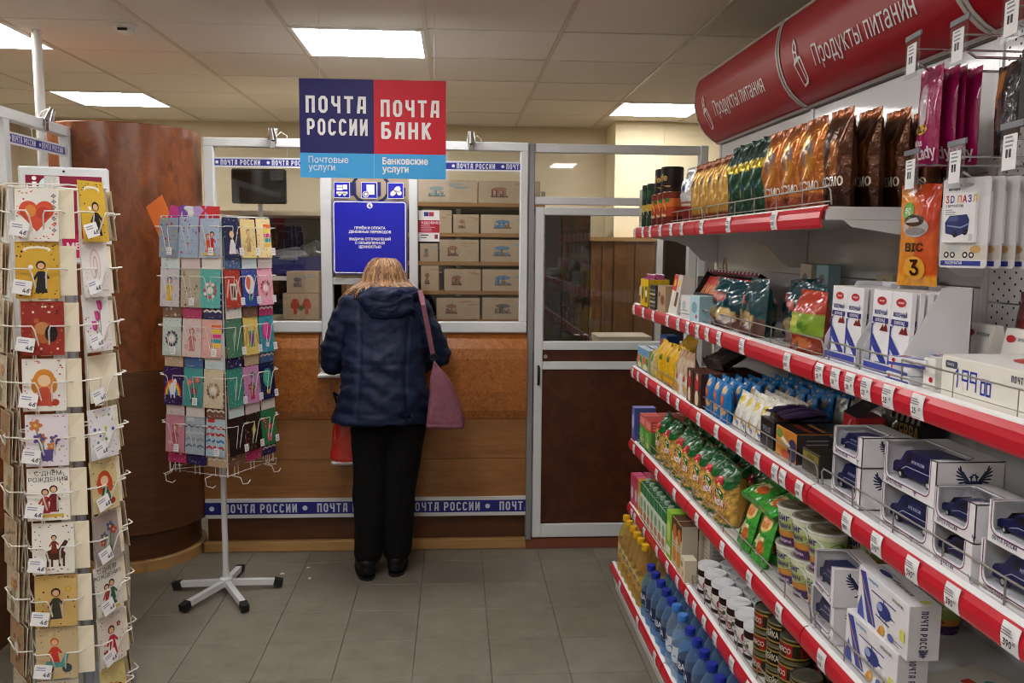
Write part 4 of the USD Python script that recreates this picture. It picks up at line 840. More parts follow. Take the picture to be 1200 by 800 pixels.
def far_rack():
    cx, cy, half = -1.065, 3.90, .165
    t = thing('postcard_rack', 'square rotating postcard rack on a white pole in front of the counter', 'card rack', (cx, cy, 0))
    part(t, 'pole', B().tube([(0, 0, .04), (0, 0, 1.72)], .0135, n=16), 'pole_white'); part(t, 'pole_collar', B().lathe([(.014, .60), (.024, .60), (.024, .635), (.014, .64)], n=16), 'grey_metal')
    part(t, 'hub', B().lathe([(.001, .03), (.03, .03), (.03, .066), (.016, .075), (.016, .10)], n=18), 'pole_white')
    for x, y in ((-1.312, 3.925), (-1.194, 3.66), (-.916, 3.647), (-.815, 3.94), (-1.055, 4.139)):
        d = np.array([x-cx, y-cy, 0]); u = d/np.linalg.norm(d); p0 = u*.02+[0, 0, .045]; p1 = d-u*.035+[0, 0, .032]
        leg = part(t, 'leg', B().bars(p0, p1, .026, .026), 'pole_white'); part(leg, 'end_cap', B().bars(p1-u*.004, d+[0, 0, .022], .033, .033), 'rubber', 'black rubber end cap')
    tiers = [1.548, 1.335, 1.120, .903, .690]; angs = [-24.8, 65.2, 155.2, 245.2]
    fr = B(); R = half*1.414
    corners = [np.array([R*math.sin(math.radians(a+45)), -R*math.cos(math.radians(a+45)), 0]) for a in angs]
    for k, c in enumerate(corners): part(t, 'corner_wire', B().tube([c*.96+[0, 0, .60], c*.96+[0, 0, 1.73]], .0028, n=6), 'wire_white')
    for z in (.605, 1.0, 1.5, 1.73):
        part(t, 'ring_wire', B().tube([c*.96+[0, 0, z] for c in corners], .0024, n=6, closed=True), 'wire_white')
        part(t, 'cross_wire', B().tube([corners[0]*.96+[0, 0, z], (0, 0, z), corners[2]*.96+[0, 0, z]], .002, n=5), 'wire_white'); part(t, 'cross_wire', B().tube([corners[1]*.96+[0, 0, z], (0, 0, z), corners[3]*.96+[0, 0, z]], .002, n=5), 'wire_white')
    proto = pocket(.108, .165, .032, .0016, .80); hook = B().tube([(-.03, 0, 0), (-.03, -.045, -.004), (-.02, -.05, -.035), (.015, -.05, -.04), (.03, -.05, -.028)], .002, n=5)
    def at(face, col, tier, out=0.0, dz=0.0, tilt=-7, rz=0, dx=0.0):
        a = math.radians(angs[face]); c, s = math.cos(a), math.sin(a); d = half+out; x = (col-1)*.110+dx
        return (cx+d*s+c*x, cy-d*c+s*x, tiers[tier]+dz), (tilt, 0, angs[face]+rz)
    for f in range(4):
        for col in range(3):
            for ti in range(5):
                p, r = at(f, col, ti); M = np.eye(4); c, s = math.cos(math.radians(r[2])), math.sin(math.radians(r[2])); M[:3, :3] = [[c, -s, 0], [s, c, 0], [0, 0, 1]]; M[:3, 3] = (p[0]-cx, p[1]-cy, p[2])
                part(t, 'wire_pocket', B().add_b(proto, M), 'wire_white')
            p, r = at(f, col, 4, .0, -.085); M = np.eye(4); c, s = math.cos(math.radians(r[2])), math.sin(math.radians(r[2])); M[:3, :3] = [[c, -s, 0], [s, c, 0], [0, 0, 1]]; M[:3, 3] = (p[0]-cx, p[1]-cy, p[2])
            if col != 1: part(t, 'bottom_hook', B().add_b(hook, M), 'wire_white')
        v = B()
        for col in range(3):
            for dx in (-.012, .012):
                p, r = at(f, col, 0, dx=dx); v.tube([(p[0]-cx, p[1]-cy, .60), (p[0]-cx, p[1]-cy, 1.73)], .0016, n=5)
        part(t, 'upright_wires', v, 'wire_white', kind='stuff')
    A = {0: [[('#8f9cb0', 'dots', ('#d8b43a', '#b03a4a', '#3a6a6a'), 'grey blue card with balloons'), ('#a3b8d0', 'dots', ('#8a5a9a', '#c8485a', '#6a8ac0'), 'light blue speckled card'), ('#a9bcd6', 'couple', ('#d8642a', '#c03a2a', '#c8281f'), 'light blue card with two figures in red')],
             [('#c9c3c9', 'figure', ('#d8b82a', '#2a5a9a', '#b8a8b8'), 'pale card with a yellow and blue figure'), ('#b8ac98', 'dots', ('#6a5a50', '#8a7a68', '#a08a6a'), 'beige card with brown dots'), ('#58b3ac', 'wreath', ('#d8a0a8', '#b85a68', '#f0e0d8'), 'teal card with a pink wreath')],
             [('#c3cfc9', 'wreath', ('#5a3a6a', '#7a5a8a', '#4a5a5a'), 'pale green card with a purple wreath'), ('#d9c4c0', 'figure', ('#c87a80', '#a85a60', '#c89a9a'), 'pinkish card with a rose figure'), ('#e0b0a8', 'stripes', ('#c8383a', '#d8585a', '#f0d0c8'), 'salmon card with bold stripes')],
             [('#3a2458', 'rainbow', ('#ffffff', '#d8d8d8', '#c8a8d8'), 'dark purple card with a rainbow and white pony'), ('#4a9a9a', 'flowers', ('#b8304a', '#2a6a5a', '#d86a7a'), 'teal card with red flowers'), ('#d4c6aa', 'wreath', ('#a88a68', '#b8a07a', '#8a6a4a'), 'cream card with a beige wreath')],
             [('#c98a98', 'figure', ('#b8586a', '#a84a5a', '#d8a8b0'), 'dusty pink card'), ('#a8b4bf', 'waves', ('#6a7a8a', '#8a9aaa', '#c8ced6'), 'grey blue card with wavy lines'), ('#b4ccd8', 'waves', ('#c03a40', '#3a7ab8', '#c8383a'), 'light blue card with red and blue waves')]],
         1: [[('#1f2350', 'girl', ('#23202c', '#e8e4e8', '#c8a8b0'), 'navy card with a pale girl'), ('#e6cf8e', 'figure', ('#c89a5a', '#8a6a4a', '#d8b87a'), 'cream yellow card'), ('#e9d49a', 'stripes', ('#b83a4a', '#4a8a8a', '#8a5aa0'), 'cream card with rainbow stripes')],
             [('#b23a2a', 'house', ('#d8d0c8', '#6a4a30', '#e0b0a0'), 'red card with a small house'), ('#2f4a9a', 'balloon', ('#e8e4e8', '#d86a4a', '#3a9a5a'), 'blue card with a white balloon'), ('#eaa9bd', 'wreath', ('#b83a4a', '#d8808a', '#8a4a4a'), 'pink card with a red wreath')],
             [('#4f7a62', 'leaf', ('#7aa884', '#2a4a3a', '#c8d8c0'), 'dark green card with a leaf'), ('#e5c96e', 'house', ('#6a9a5a', '#8a4a8a', '#c89a5a'), 'yellow card with a green house'), ('#3a97a8', 'balloon', ('#c83a88', '#e05aa0', '#e8d8e0'), 'turquoise card with a magenta balloon')],
             [('#3f8a7a', 'leaf', ('#6ab09a', '#2a5a4a', '#d8e8e0'), 'sea green card edge'), ('#c98ab8', 'flowers', ('#5a6a5a', '#b83a5a', '#4a7a6a'), 'orchid pink card with dark flowers'), ('#1c1f4a', 'balloon', ('#3a9a8a', '#58b89a', '#d8a04a'), 'navy card with a green balloon')],
             [('#2a1a14', 'dots', ('#3a2a20', '#4a3a2a', '#2f2018'), 'black brown card'), ('#2f1f18', 'leaf', ('#d8c86a', '#e8dc9a', '#c8b85a'), 'dark brown card with a yellow leaf'), ('#2f7a4a', 'flowers', ('#b83a5a', '#d8607a', '#8a2a3a'), 'green card with pink flowers')]]}
    for f in (0, 1):
        for ti in range(5):
            for col in range(3):
                bg, mo, cc, lab = A[f][ti][col]; h = .165*(1+.05*rnd.random())
                p, r = at(f, col, ti, .016, .003, -4, rnd.uniform(-2, 2), rnd.uniform(-.003, .003))
                c = solo('postcard', f'{lab}, pole rack {["left", "right"][f]} face, {ORD[ti]} tier', 'postcard', card(.103, h, bg, mo, cc, f*30+ti*3+col), 'card_gloss', p, r, 'postcards on the pole rack')
                # the one behind it, a little higher
                bb = ['#cfe0e6', '#d9c7c9', '#e6e2dc', '#7a5a48', '#b83a6a', '#2a2a5a', '#c8b090', '#4a6a9a'][(f*7+ti*3+col) % 8]
                p, r = at(f, col, ti, .007, -.045, -1, 0, .004)
                nmc = ['pale blue', 'pale pink', 'off white', 'brown', 'crimson', 'navy', 'tan', 'mid blue'][(f*7+ti*3+col) % 8]
                solo('postcard', f'{nmc} card below the front card, pole rack {["left", "right"][f]} face, {ORD[ti]} tier, {ORD[col]} column', 'postcard', card(.1, .155, bb, ('dots', 'leaf', 'waves')[col], ('#e8e0d8', '#b8a8a0', '#d8c8a8'), 99+f*30+ti*3+col), 'card_gloss', p, r, 'rear postcards on the pole rack')
                if (ti+col) % 2 == 0 or f == 1:
                    p, r = at(f, col, ti, .036, .03, -5, 0, .028); lab = f'tiny white price tag, {["left", "right"][f]} face of the pole rack, {ORD[ti]} tier, {ORD[col]} column'
                    if not hasattr(far_rack, 'k'): far_rack.k = solo('hanging_price_tag', lab, 'price tag', B().box(-.013, -.0008, -.016, .013, 0, .016, '#eceaf0').flat(lines_of_print(-.01, .008, .009, 4, .006, .002, random.Random(5)), FRONT(-.0008), '#9090a0', off=.0002), 'paper', p, r, group='tiny price tags on the pole rack')
                    else: dup(far_rack.k, lab, p, r)
    kinds = [solo('postcard', 'postcard on the far side of the pole rack, seen through the wires', 'postcard', card(.103, .165, bg, mo, cc, 7), 'card_gloss', *at(2, i % 3, 0, .012), 'postcards on the far side of the pole rack') for i, (bg, mo, cc) in enumerate((('#2a2a52', 'dots', ('#c8b8d0', '#8a6aa0', '#4a4a8a')), ('#6a3a2a', 'flowers', ('#c85a4a', '#d89a5a', '#8a3a30')), ('#3a6a5a', 'leaf', ('#8ab09a', '#d0c8a0', '#5a8a6a'))))]
    for f in (2, 3):
        for ti in range(5):
            for col in range(3):
                if f == 2 and ti == 0: continue
                p, r = at(f, col, ti, .012, .003, -4); dup(kinds[(f+ti+col) % 3], 'postcard on the far side of the pole rack, seen through the wires', p, r)
    for i, (col, x, rz, rot, lab) in enumerate((('#e8742a', -.125, -20, 30, 'orange envelope leaning out of the top left of the pole rack'), ('#c83a8a', -.10, -25, 12, 'magenta envelope in the top of the pole rack'), ('#7a4aa8', -.06, -25, -14, 'purple envelope in the top of the pole rack'), ('#e6e2e8', -.02, -25, 4, 'white envelope in the top of the pole rack'), ('#b898d8', .03, -25, -2, 'lilac envelope in the top of the pole rack'), ('#cf2a30', .08, -20, 3, 'red envelope in the top of the pole rack'))):
        a = math.radians(-24.8); s = solo('envelope', lab, 'envelope', B().box(-.052, 0, 0, .052, .002, .13 if i else .19, col).flat(Polygon([(-.05, .128), (.05, .128), (0, .085)]), FRONT(0), col, off=.0004), 'paper', (cx+x*math.cos(a)+.145*math.sin(a), cy-.145*math.cos(a)+x*math.sin(a), 1.640 if i else 1.63), (-3, -rot if i == 0 else rot, -24.8))
far_rack()
for i, (x, y) in enumerate(((-.86, 4.10), (-.74, 4.17), (-.70, 4.03), (-1.13, 4.20))):
    solo('paper_scrap', ['scrap of white paper on the floor right of the pole rack', 'small paper scrap by the counter skirting', 'white paper scrap on the floor left of the standing person', 'tiny paper scrap behind the pole rack'][i], 'paper scrap', B().prism([(0, 0), (.022, .004), (.016, .018), (.002, .013)], 0, .0012, 'z', '#eeeeee'), 'paper', (x, y, .0002), 40*i)

# ================================================================ the woman at the counter
M3 = manifold3d.Manifold
def ball(c, r, k=14):
    r3 = np.broadcast_to(np.asarray(r, float), 3); return M3.sphere(1.0, k).scale(tuple(map(float, r3))).translate(tuple(map(float, c)))
def hull_of(*bs):
    return M3.batch_hull(list(bs))
def chain(pts, rs, k=14):
    o = []
    for a, b, ra, rb in zip(pts, pts[1:], rs, rs[1:]): o.append(hull_of(ball(a, ra, k), ball(b, rb, k)))
    return o
def soft(ms, length, its=8, extra=None):
    m = M3.batch_boolean(ms, manifold3d.OpType.Add).refine_to_length(length).to_mesh()
    t = trimesh.Trimesh(m.vert_properties[:, :3], m.tri_verts, process=True)
    trimesh.smoothing.filter_taubin(t, lamb=.5, nu=.52, iterations=its)
    return np.array(t.vertices), np.array(t.faces)
def vnorm(v, f):
    n = np.zeros_like(v); fn = np.cross(v[f[:, 1]]-v[f[:, 0]], v[f[:, 2]]-v[f[:, 0]])
    for k in range(3): np.add.at(n, f[:, k], fn)
    return n/np.maximum(np.linalg.norm(n, axis=1, keepdims=True), 1e-9)
def cloth_mat(name, stops, rough, scale, bump, sheen=0.0):
    nodes = {'t': ('texture_coordinate', {}), 'n': ('noise_texture', {'scale': scale, 'detail': 5.0, 'distortion': .4}), 'r': ('rgb_ramp', {'ramp': [(p, lin(c)) for p, c in stops]}), 'b': ('bump', {'strength': bump, 'distance': .006}), 'p': ('principled_bsdf', {'roughness': rough, 'sheen_weight': sheen, 'specular_ior_level': .25})}
    mat(name, nodes, [('t.object', 'n.vector'), ('n.fac', 'r.fac'), ('r.color', 'p.base_color'), ('n.fac', 'b.height'), ('b.normal', 'p.normal')])
cloth_mat('jacket_navy', [(.3, '#0b162e'), (.7, '#101f40')], .58, 22, .5, 0)
cloth_mat('trouser_black', [(.3, '#050506'), (.7, '#09090b')], .9, 60, .2, 0)
cloth_mat('bag_mauve', [(.3, '#7d4e5c'), (.7, '#8d5b69')], .6, 40, .25)
cloth_mat('skin', [(.3, '#d9a888'), (.7, '#e2b698')], .5, 30, .05)
cloth_mat('shoe_black', [(.3, '#121110'), (.7, '#1b1917')], .5, 30, .1)
PRINTS.add('hair_blond'); mat('hair_blond', {'a': ('attribute', {'attribute': 'Cd'}), 'p': ('principled_bsdf', {'roughness': .42, 'sheen_weight': .1})}, [('a.color', 'p.base_color')])
def person():
    t = thing('person', 'woman in a navy hooded jacket and black trousers leaning on the counter, seen from behind', 'person', (-.35, 4.06, 0))
    V = lambda *a: np.array(a, float)
    head = V(-.005, .235, 1.432)
    # ---- body, one continuous surface
    ms = [hull_of(ball((.0, .225, 1.455), (.074, .088, .085), 24), ball((0, .265, 1.385), (.052, .055, .05), 20)), hull_of(ball((0, .31, 1.425), (.014, .012, .02), 10), ball((0, .325, 1.40), (.014, .014, .01), 10))]
    ms += [ball((s*.076, .215, 1.43), (.01, .018, .03), 10) for s in (-1, 1)]
    ms += chain([(0, .16, 1.30), (0, .215, 1.40)], [.055, .048]); ms += [hull_of(ball((-.12, .13, 1.28), .06), ball((.12, .13, 1.28), .06), ball((0, .08, 1.05), (.125, .09, .1)))]
    ms += [hull_of(ball((.02, .06, 1.02), (.12, .09, .08)), ball((-.07, .03, .88), (.09, .1, .09)), ball((.12, .03, .88), (.09, .1, .09)))]
    for s, hx, kx, ax, ay in ((-1, -.055, -.06, -.075, -.01), (1, .115, .085, .062, .03)): ms += chain([(hx, .03, .86), (kx, .035, .49), (ax, ay+.015, .09)], [.085, .055, .04]); ms += [hull_of(ball((ax, ay, .05), .035), ball((ax, ay+.15, .035), .028))]
    hands = {-1: V(-.10, .365, .992), 1: V(.105, .37, .992)}
    elb = {-1: V(-.25, .13, 1.045), 1: V(.262, .14, 1.075)}
    for s in (-1, 1):
        h = hands[s]; ms += chain([(s*.16, .14, 1.30), elb[s], h+V(s*.055, -.06, .012)], [.05, .042, .028])
        d = V(-s*.55, .83, 0); d /= np.linalg.norm(d); q = V(d[1], -d[0], 0)*s
        ms += [hull_of(ball(h+V(s*.055, -.06, .012), .026), ball(h+q*.022, (.017, .017, .013)), ball(h-q*.022, (.017, .017, .013)))]
        for i, (off, L) in enumerate(((-.027, .055), (-.009, .066), (.010, .062), (.027, .048))): ms += chain([h+q*off, h+q*off*1.15+d*L*.55+V(0, 0, .005), h+q*off*1.1+d*L-V(0, 0, .012)], [.0095, .009, .008], 10)
        ms += chain([h-q*.02-d*.03, h-q*.05-d*.005-V(0, 0, .004), h-q*.055+d*.025-V(0, 0, .012)], [.012, .010, .0085], 10)
    v, f = soft(ms, .012, 6); part(t, 'body', B().add(v, f, '#ffffff', True), 'skin')
    eyes = B()
    for s in (-1, 1): eyes.mesh(trimesh.creation.icosphere(2, .011).apply_translation((s*.031, .302, 1.44)), '#3a4a5a', True)
    part(t, 'eyes', eyes, 'plastic'); part(t, 'mouth', B().mesh(trimesh.creation.icosphere(2, 1).apply_scale((.02, .008, .006)).apply_translation((0, .318, 1.378)), '#b5645c', True), 'plastic')
    # ---- trousers
    ms = [hull_of(ball((-.05, .03, .86), (.125, .125, .09)), ball((.105, .03, .86), (.125, .125, .09)), ball((.03, .06, 1.0), (.16, .115, .04)))]
    ms += chain([(-.055, .03, .83), (-.062, .03, .49), (-.075, -.005, .13)], [.112, .085, .070], 20) + chain([(.105, .03, .83), (.082, .035, .49), (.060, .035, .13)], [.112, .085, .070], 20)
    v, f = soft(ms, .02, 8)
    n = vnorm(v, f); w = meshkit.fbm(v*[9, 9, 5], 3, 5)-.5; v = v+n*(w*.028)[:, None]; v[:, 2] = np.maximum(v[:, 2], .045)
    part(t, 'trousers', B().add(v, f, '#fff000', True), 'trouser_black', 'loose black trousers')
    for ax, ay, rz in ((-.078, -.03, 14), (.058, .015, -4)):
        prof = [hull_of(ball((0, 0, .045), (.042, .045, .04)), ball((0, .08, .04), (.046, .05, .036)), ball((0, .17, .028), (.038, .045, .024))), ball((0, .0, .075), (.045, .048, .04))]
        v, f = soft(prof, .012, 4); v[:, 2] = np.maximum(v[:, 2], .0); c, s = math.cos(math.radians(rz)), math.sin(math.radians(rz)); v = np.stack([v[:, 0]*c-v[:, 1]*s+ax, v[:, 0]*s+v[:, 1]*c+ay, v[:, 2]+.004], 1)
        sh = part(t, 'shoe', B().add(v, f, '#ffffff', True), 'shoe_black')
        so = B().prism(shapely.MultiPoint([(p[0], p[1]) for p in v[v[:, 2] < .03]]).convex_hull.buffer(.003), 0, .012, 'z'); part(sh, 'sole', so, 'rubber')
    # ---- jacket
    sec = [(.765, -.012, .00, .236, .168), (.80, -.008, .01, .232, .168), (.90, .005, .02, .216, .160), (1.03, .005, .045, .196, .145), (1.14, .005, .085, .198, .142), (1.25, .0, .12, .205, .132), (1.315, .0, .14, .190, .112), (1.365, 0, .155, .125, .09), (1.40, 0, .175, .075, .07)]
    def ring(z, x, y, a, b): return [(x+a*math.cos(t_), y+b*math.sin(t_), z-.02*math.sin(t_)) for t_ in np.linspace(0, 2*math.pi, 28, endpoint=False)]
    ms = [M3.hull_points(ring(*p)+ring(*q)) for p, q in zip(sec, sec[1:])]
    for s in (-1, 1):
        h = hands[s]; ms += chain([(s*.150, .135, 1.305), (s*.205, .13, 1.20), tuple(elb[s]), tuple(h+V(s*.075, -.085, .02))], [.078, .072, .064, .047], 18)
    ms.append(hull_of(ball((-.10, .13, 1.325), .06), ball((.10, .13, 1.325), .06)))
    v, f = soft(ms, .011, 9); n = vnorm(v, f)
    x, y, z = v.T; back = np.clip(-(y-.08)*6, -.3, 1)
    fold = (meshkit.fbm(np.stack([x*7+z*4, y*7, z*13-x*5], 1), 4, 3)-.5)*.034+(meshkit.fbm(np.stack([x*22, y*22, z*34], 1), 3, 9)-.5)*.012
    arm = np.clip((np.abs(x)-.17)*14, 0, 1); fold += arm*.0025*np.sin(z*115+x*40+4*meshkit.fbm(v*9, 2, 4))
    seam = -.006*np.exp(-((np.abs(x-.01)-.105-.05*np.abs(z-1.03))/.006)**2)*(y < .12)-.005*np.exp(-((z-1.055)/.007)**2)*(np.abs(x) < .2)-.004*np.exp(-((z-.83)/.006)**2)
    fold += .006*np.sin((z*1.0+x*.55)*70+5*meshkit.fbm(v*6, 2, 14))*np.clip(meshkit.fbm(v*5, 2, 17)*2.4-1.0, 0, 1); quilt = .003*np.abs(np.sin((z-.77)*math.pi/.062))*(np.abs(x) < .2)*np.clip((1.25-z)*8, 0, 1)
    v = v+n*(fold+seam+quilt)[:, None]; low = np.abs(v[:, 0]) < .26; v[:, 2] = np.where(low, np.maximum(v[:, 2], .752), v[:, 2])
    part(t, 'jacket', B().add(v, f, '#ffffff', True), 'jacket_navy', 'navy padded jacket')
    ms = [hull_of(ball((-.085, .10, 1.375), (.05, .05, .035), 18), ball((.02, .02, 1.365), (.09, .055, .05), 18)), hull_of(ball((.02, .02, 1.365), (.09, .055, .05), 18), ball((.13, .09, 1.375), (.05, .05, .04), 18)), hull_of(ball((.03, .02, 1.31), (.12, .06, .06), 18), ball((.02, .03, 1.36), (.13, .05, .045), 18)), hull_of(ball((.02, .04, 1.25), (.09, .045, .035), 16), ball((.03, .03, 1.31), (.125, .05, .05), 16))]
    v, f = soft(ms, .009, 6); n = vnorm(v, f); v = v+n*((meshkit.fbm(np.stack([v[:, 0]*10, v[:, 1]*14, v[:, 2]*26-v[:, 0]*8], 1), 4, 21)-.5)*.034)[:, None]
    part(t, 'hood', B().add(v, f, '#ffffff', True), 'jacket_navy', 'hood folded down on the back')
    # ---- hair
    rg = random.Random(8); b = B(); cols = ['#6e4a2c', '#825a36', '#94693f', '#a4794a', '#b08654', '#5e3f27']
    cap = trimesh.creation.icosphere(4); cv = np.array(cap.vertices); r = np.array([.088, .104, .098])
    keep = cv.copy(); face = (cv[:, 1] > .45) & (cv[:, 2] < .55); k = np.where(face, .80, 1.0)
    cv = cv*r*k[:, None]; cv += (meshkit.fbm(cv*30, 3, 2)-.5)[:, None]*.008*keep; low = np.clip(-keep[:, 2], 0, 1); cv[:, 0] *= 1+.25*low*(keep[:, 1] < .3); cv[:, 2] -= .03*low*(keep[:, 1] < .3)
    b.add(cv+head+[0, -.005, .012], cap.faces, '#8a6039', True)
    top = head+np.array([0, -.005, .012])
    for i in range(620):
        az = rg.uniform(-2.2, 2.2); el = rg.uniform(-.1, 1.4)                    # az 0 = straight back
        d0 = np.array([math.sin(az)*math.cos(el), -math.cos(az)*math.cos(el), math.sin(el)]); side = math.sin(az) if abs(az) < 1.57 else math.copysign(1, az)
        e1 = min(el, -.15); d1 = np.array([math.sin(az)*math.cos(e1), -math.cos(az)*math.cos(e1), math.sin(e1)])
        P0, P1 = top+d0*(r+.006), top+d1*(r+.016)*[1.12, 1.05, 1]
        em = (el+e1)/2; dm = np.array([math.sin(az)*math.cos(em), -math.cos(az)*math.cos(em), math.sin(em)]); Pm = top+dm*(r+.013)
        long = rg.uniform(.55, 1.0); xe = .002+side*(.05+(.135 if side > 0 else .165)*long)+rg.uniform(-.012, .012)
        E = np.array([xe, .085-.055*math.cos(az)*long+.04*abs(side), 1.372-.055*abs(side)**1.5*long+rg.uniform(-.008, .014)])
        M = (P1+E)/2+np.array([side*.012, -.008, .014])
        key = np.array([P0, Pm, P1, M, E]); tt = np.linspace(0, 4, 11); from_ = np.arange(5)
        from scipy.interpolate import CubicSpline
        pts = CubicSpline(from_, key)(tt); ph = rg.uniform(0, 6); am = .0045*np.clip(tt-1.5, 0, 2)
        pts[:, 0] += am*np.sin(tt*3.2+ph); pts[:, 2] += am*.6*np.cos(tt*3.0+ph)
        w = rg.uniform(.0040, .0078); b.tube(pts, np.array([.5, .8, .95, 1, 1, 1, .95, .9, .75, .5, .1])*w, rg.choice(cols), n=5)
    part(t, 'hair', b, 'hair_blond', 'long wavy dark blond hair')
    # ---- shoulder bag, red carrier bag
    g = thing('shoulder_bag', 'mauve pink shoulder bag hanging at the right side of the standing woman', 'bag', (-.045, 3.985, .735))
    ms = [hull_of(ball((-.055, .0, .33), (.008, .012, .01), 12), ball((-.07, .02, .05), (.022, .05, .03), 16), ball((.065, .02, .045), (.025, .05, .03), 16), ball((.0, .01, .20), (.04, .04, .04), 16)), hull_of(ball((-.075, .02, .03), (.02, .05, .02)), ball((.07, .02, .03), (.02, .05, .02)))]
    v, f = soft(ms, .01, 5); n = vnorm(v, f); v = v+n*((meshkit.fbm(np.stack([v[:, 0]*20, v[:, 1]*20, v[:, 2]*8], 1), 3, 31)-.5)*.018)[:, None]; v[:, 2] = np.maximum(v[:, 2], 0)
    part(g, 'bag_body', B().add(v, f, '#ffffff', True), 'bag_mauve')
    part(g, 'ring', B().tube([(-.058+.016*math.cos(a), -.01, .357+.016*math.sin(a)) for a in np.linspace(0, 2*math.pi, 20, endpoint=False)], .0035, n=7, closed=True), 'black_gloss', 'dark metal ring')
    st = B(); P = [(-.062, -.008, .372), (-.085, -.02, .50), (-.105, -.02, .60), (-.12, .03, .655), (-.125, .12, .66)]
    for a, c in zip(P, P[1:]): st.bars(a, c, .022, .005)
    part(g, 'strap', st, 'bag_mauve')
    c = thing('carrier_bag', 'shiny red plastic carrier bag with a white base hanging left of the woman', 'bag', (-.545, 4.16, .535), 0)
    ms = [hull_of(ball((-.05, 0, .05), (.025, .03, .04)), ball((.06, 0, .04), (.02, .03, .04)), ball((-.02, 0, .24), (.025, .012, .02)), ball((.04, 0, .26), (.02, .012, .02)))]
    v, f = soft(ms, .01, 4); n = vnorm(v, f); v = v+n*((meshkit.fbm(np.stack([v[:, 0]*24, v[:, 1]*24, v[:, 2]*9], 1), 3, 41)-.5)*.03)[:, None]
    part(c, 'bag_body', B().add(v, f, '#c0281e', True), 'film'); lo = v[:, 2] < .045; part(c, 'bag_base', B().box(-.066, -.028, .0, .074, .028, .022, '#d8d4d4', bev=.01), 'film', 'white base')
    part(c, 'handles', B().tube([(-.01, 0, .23), (-.035, -.005, .31), (-.05, .0, .36)], .006, n=6).tube([(.03, 0, .25), (-.02, .01, .33), (-.05, .0, .36)], .006, n=6), 'trouser_black', 'black strap')
    solo('receipt', 'small white paper slip on the counter front left of the woman', 'paper', B().box(-.022, 0, 0, .022, .0015, .10, '#e4e2e4'), 'paper', (-.575, 4.352, .845), (0, 8, 0))
person()

# ================================================================ goods
def loc(s, y, dx=0.0, dz=0.0):
    """on shelf s, y along it, dx behind the front fence"""
    return ((XF+.036 if s < 6 else .738+.045)+dx, y, SH[s]+dz)
def hx(c): return np.array(lin(c))
def pouch(w, h, t, base, layers=(), seed=0, n=(16, 22), seal=.07, gusset=True, crease=.35, prints=(), lean=0.0, mottle=0.0):
    """a filled bag: base at z = 0, front towards -y"""
    rg = np.random.default_rng(seed); U, Vv = np.meshgrid(np.linspace(-1, 1, n[0]), np.linspace(0, 1, n[1]))
    def half(u, v):
        b = np.clip((1-seal-v)/.30, 0, 1)**.6
        if not gusset: b = b*np.clip((v-seal*.5)/.25, 0, 1)**.6
        else: b = b*(.75+.25*np.clip(v/.3, 0, 1))
        return t/2*np.clip(1-np.abs(u)**2.4, 0, 1)**.6*b
    P = np.stack([U*3+seed, Vv*4, U*0+seed*1.7], -1)
    wr = (meshkit.fbm(P, 3, seed)-.5)*t*crease*(1-np.abs(U)**4)
    edge = 1-.05*np.sin(Vv*math.pi)*(1 if t > .02 else .3)
    X, Z = U*w/2*edge, Vv*h+(meshkit.fbm(P+9, 2, seed)-.5)*h*.03*(Vv > .9)
    col = np.tile(hx(base), U.shape+(1,))
    for L in layers:
        k, *a, c = L
        m = {'band': lambda: (Vv >= a[0]) & (Vv <= a[1]), 'ell': lambda: ((U-a[0])/a[2])**2+((Vv-a[1])/a[3])**2 <= 1, 'rect': lambda: (U >= a[0]) & (U <= a[2]) & (Vv >= a[1]) & (Vv <= a[3])}[k]()
        col[m] = hx(c)
    if mottle: col = col*(1+mottle*(rg.random(U.shape)-.5)[..., None]+mottle*(meshkit.noise(np.stack([U*14, Vv*18, U*0], -1), seed)-.5)[..., None])
    else: col = col*(1+.22*(rg.random(U.shape)-.5)[..., None])
    f = half(U, Vv); b = B()
    b.grid(np.stack([X, -f+wr, Z], -1), col); b.grid(np.stack([X, f+wr+.0006, Z], -1), np.tile(hx(base), U.shape+(1,)), flip=True)
    if gusset: b.add([(x, y, .0005) for x in (-w*.45, w*.45) for y in (-t*.36, t*.36)], [(0, 1, 3, 2)], base)
    if prints:
        d = B()
        for i, (s, c) in enumerate(prints): d.flat(s, FRONT(0), c, off=.0014+i*.0002)
        from scipy.interpolate import RegularGridInterpolator as RGI
        sy = RGI((np.linspace(0, 1, n[1]), np.linspace(-1, 1, n[0])), -f+wr, bounds_error=False, fill_value=None)
        d.warp(lambda p: np.stack([p[:, 0], sy(np.stack([p[:, 2]/h, p[:, 0]/(w/2)], 1))+p[:, 1], p[:, 2]], 1)); b.add_b(d)
    if lean: b.warp(lambda p: np.stack([p[:, 0], p[:, 1]+lean*p[:, 2]**2/h, p[:, 2]], 1))
    return b
def carton_mesh(w, d, h, front, side=None, top=None, prints=(), side_prints=(), top_prints=(), bev=.0012):
    b = B().box(-w/2, -d/2, 0, w/2, d/2, h, front, bev=bev)
    e = .0004
    if side: b.flat(sbox(-d/2+.001, .001, d/2-.001, h-.001), RIGHT(w/2), side, off=e); b.flat(sbox(-d/2+.001, .001, d/2-.001, h-.001), LEFT(-w/2), side, off=e)
    if top: b.flat(sbox(-w/2+.001, -d/2+.001, w/2-.001, d/2-.001), TOP(h), top, off=e)
    for i, (s, c) in enumerate(prints): b.flat(s.buffer(0).intersection(sbox(-w/2+.0005, .0005, w/2-.0005, h-.0005)), FRONT(-d/2), c, off=.0006+i*.0001)
    for i, (s, c) in enumerate(side_prints): b.flat(s, RIGHT(w/2), c, off=.0008+i*.0001)
    for i, (s, c) in enumerate(top_prints): b.flat(s, TOP(h), c, off=.0008+i*.0001)
    return b
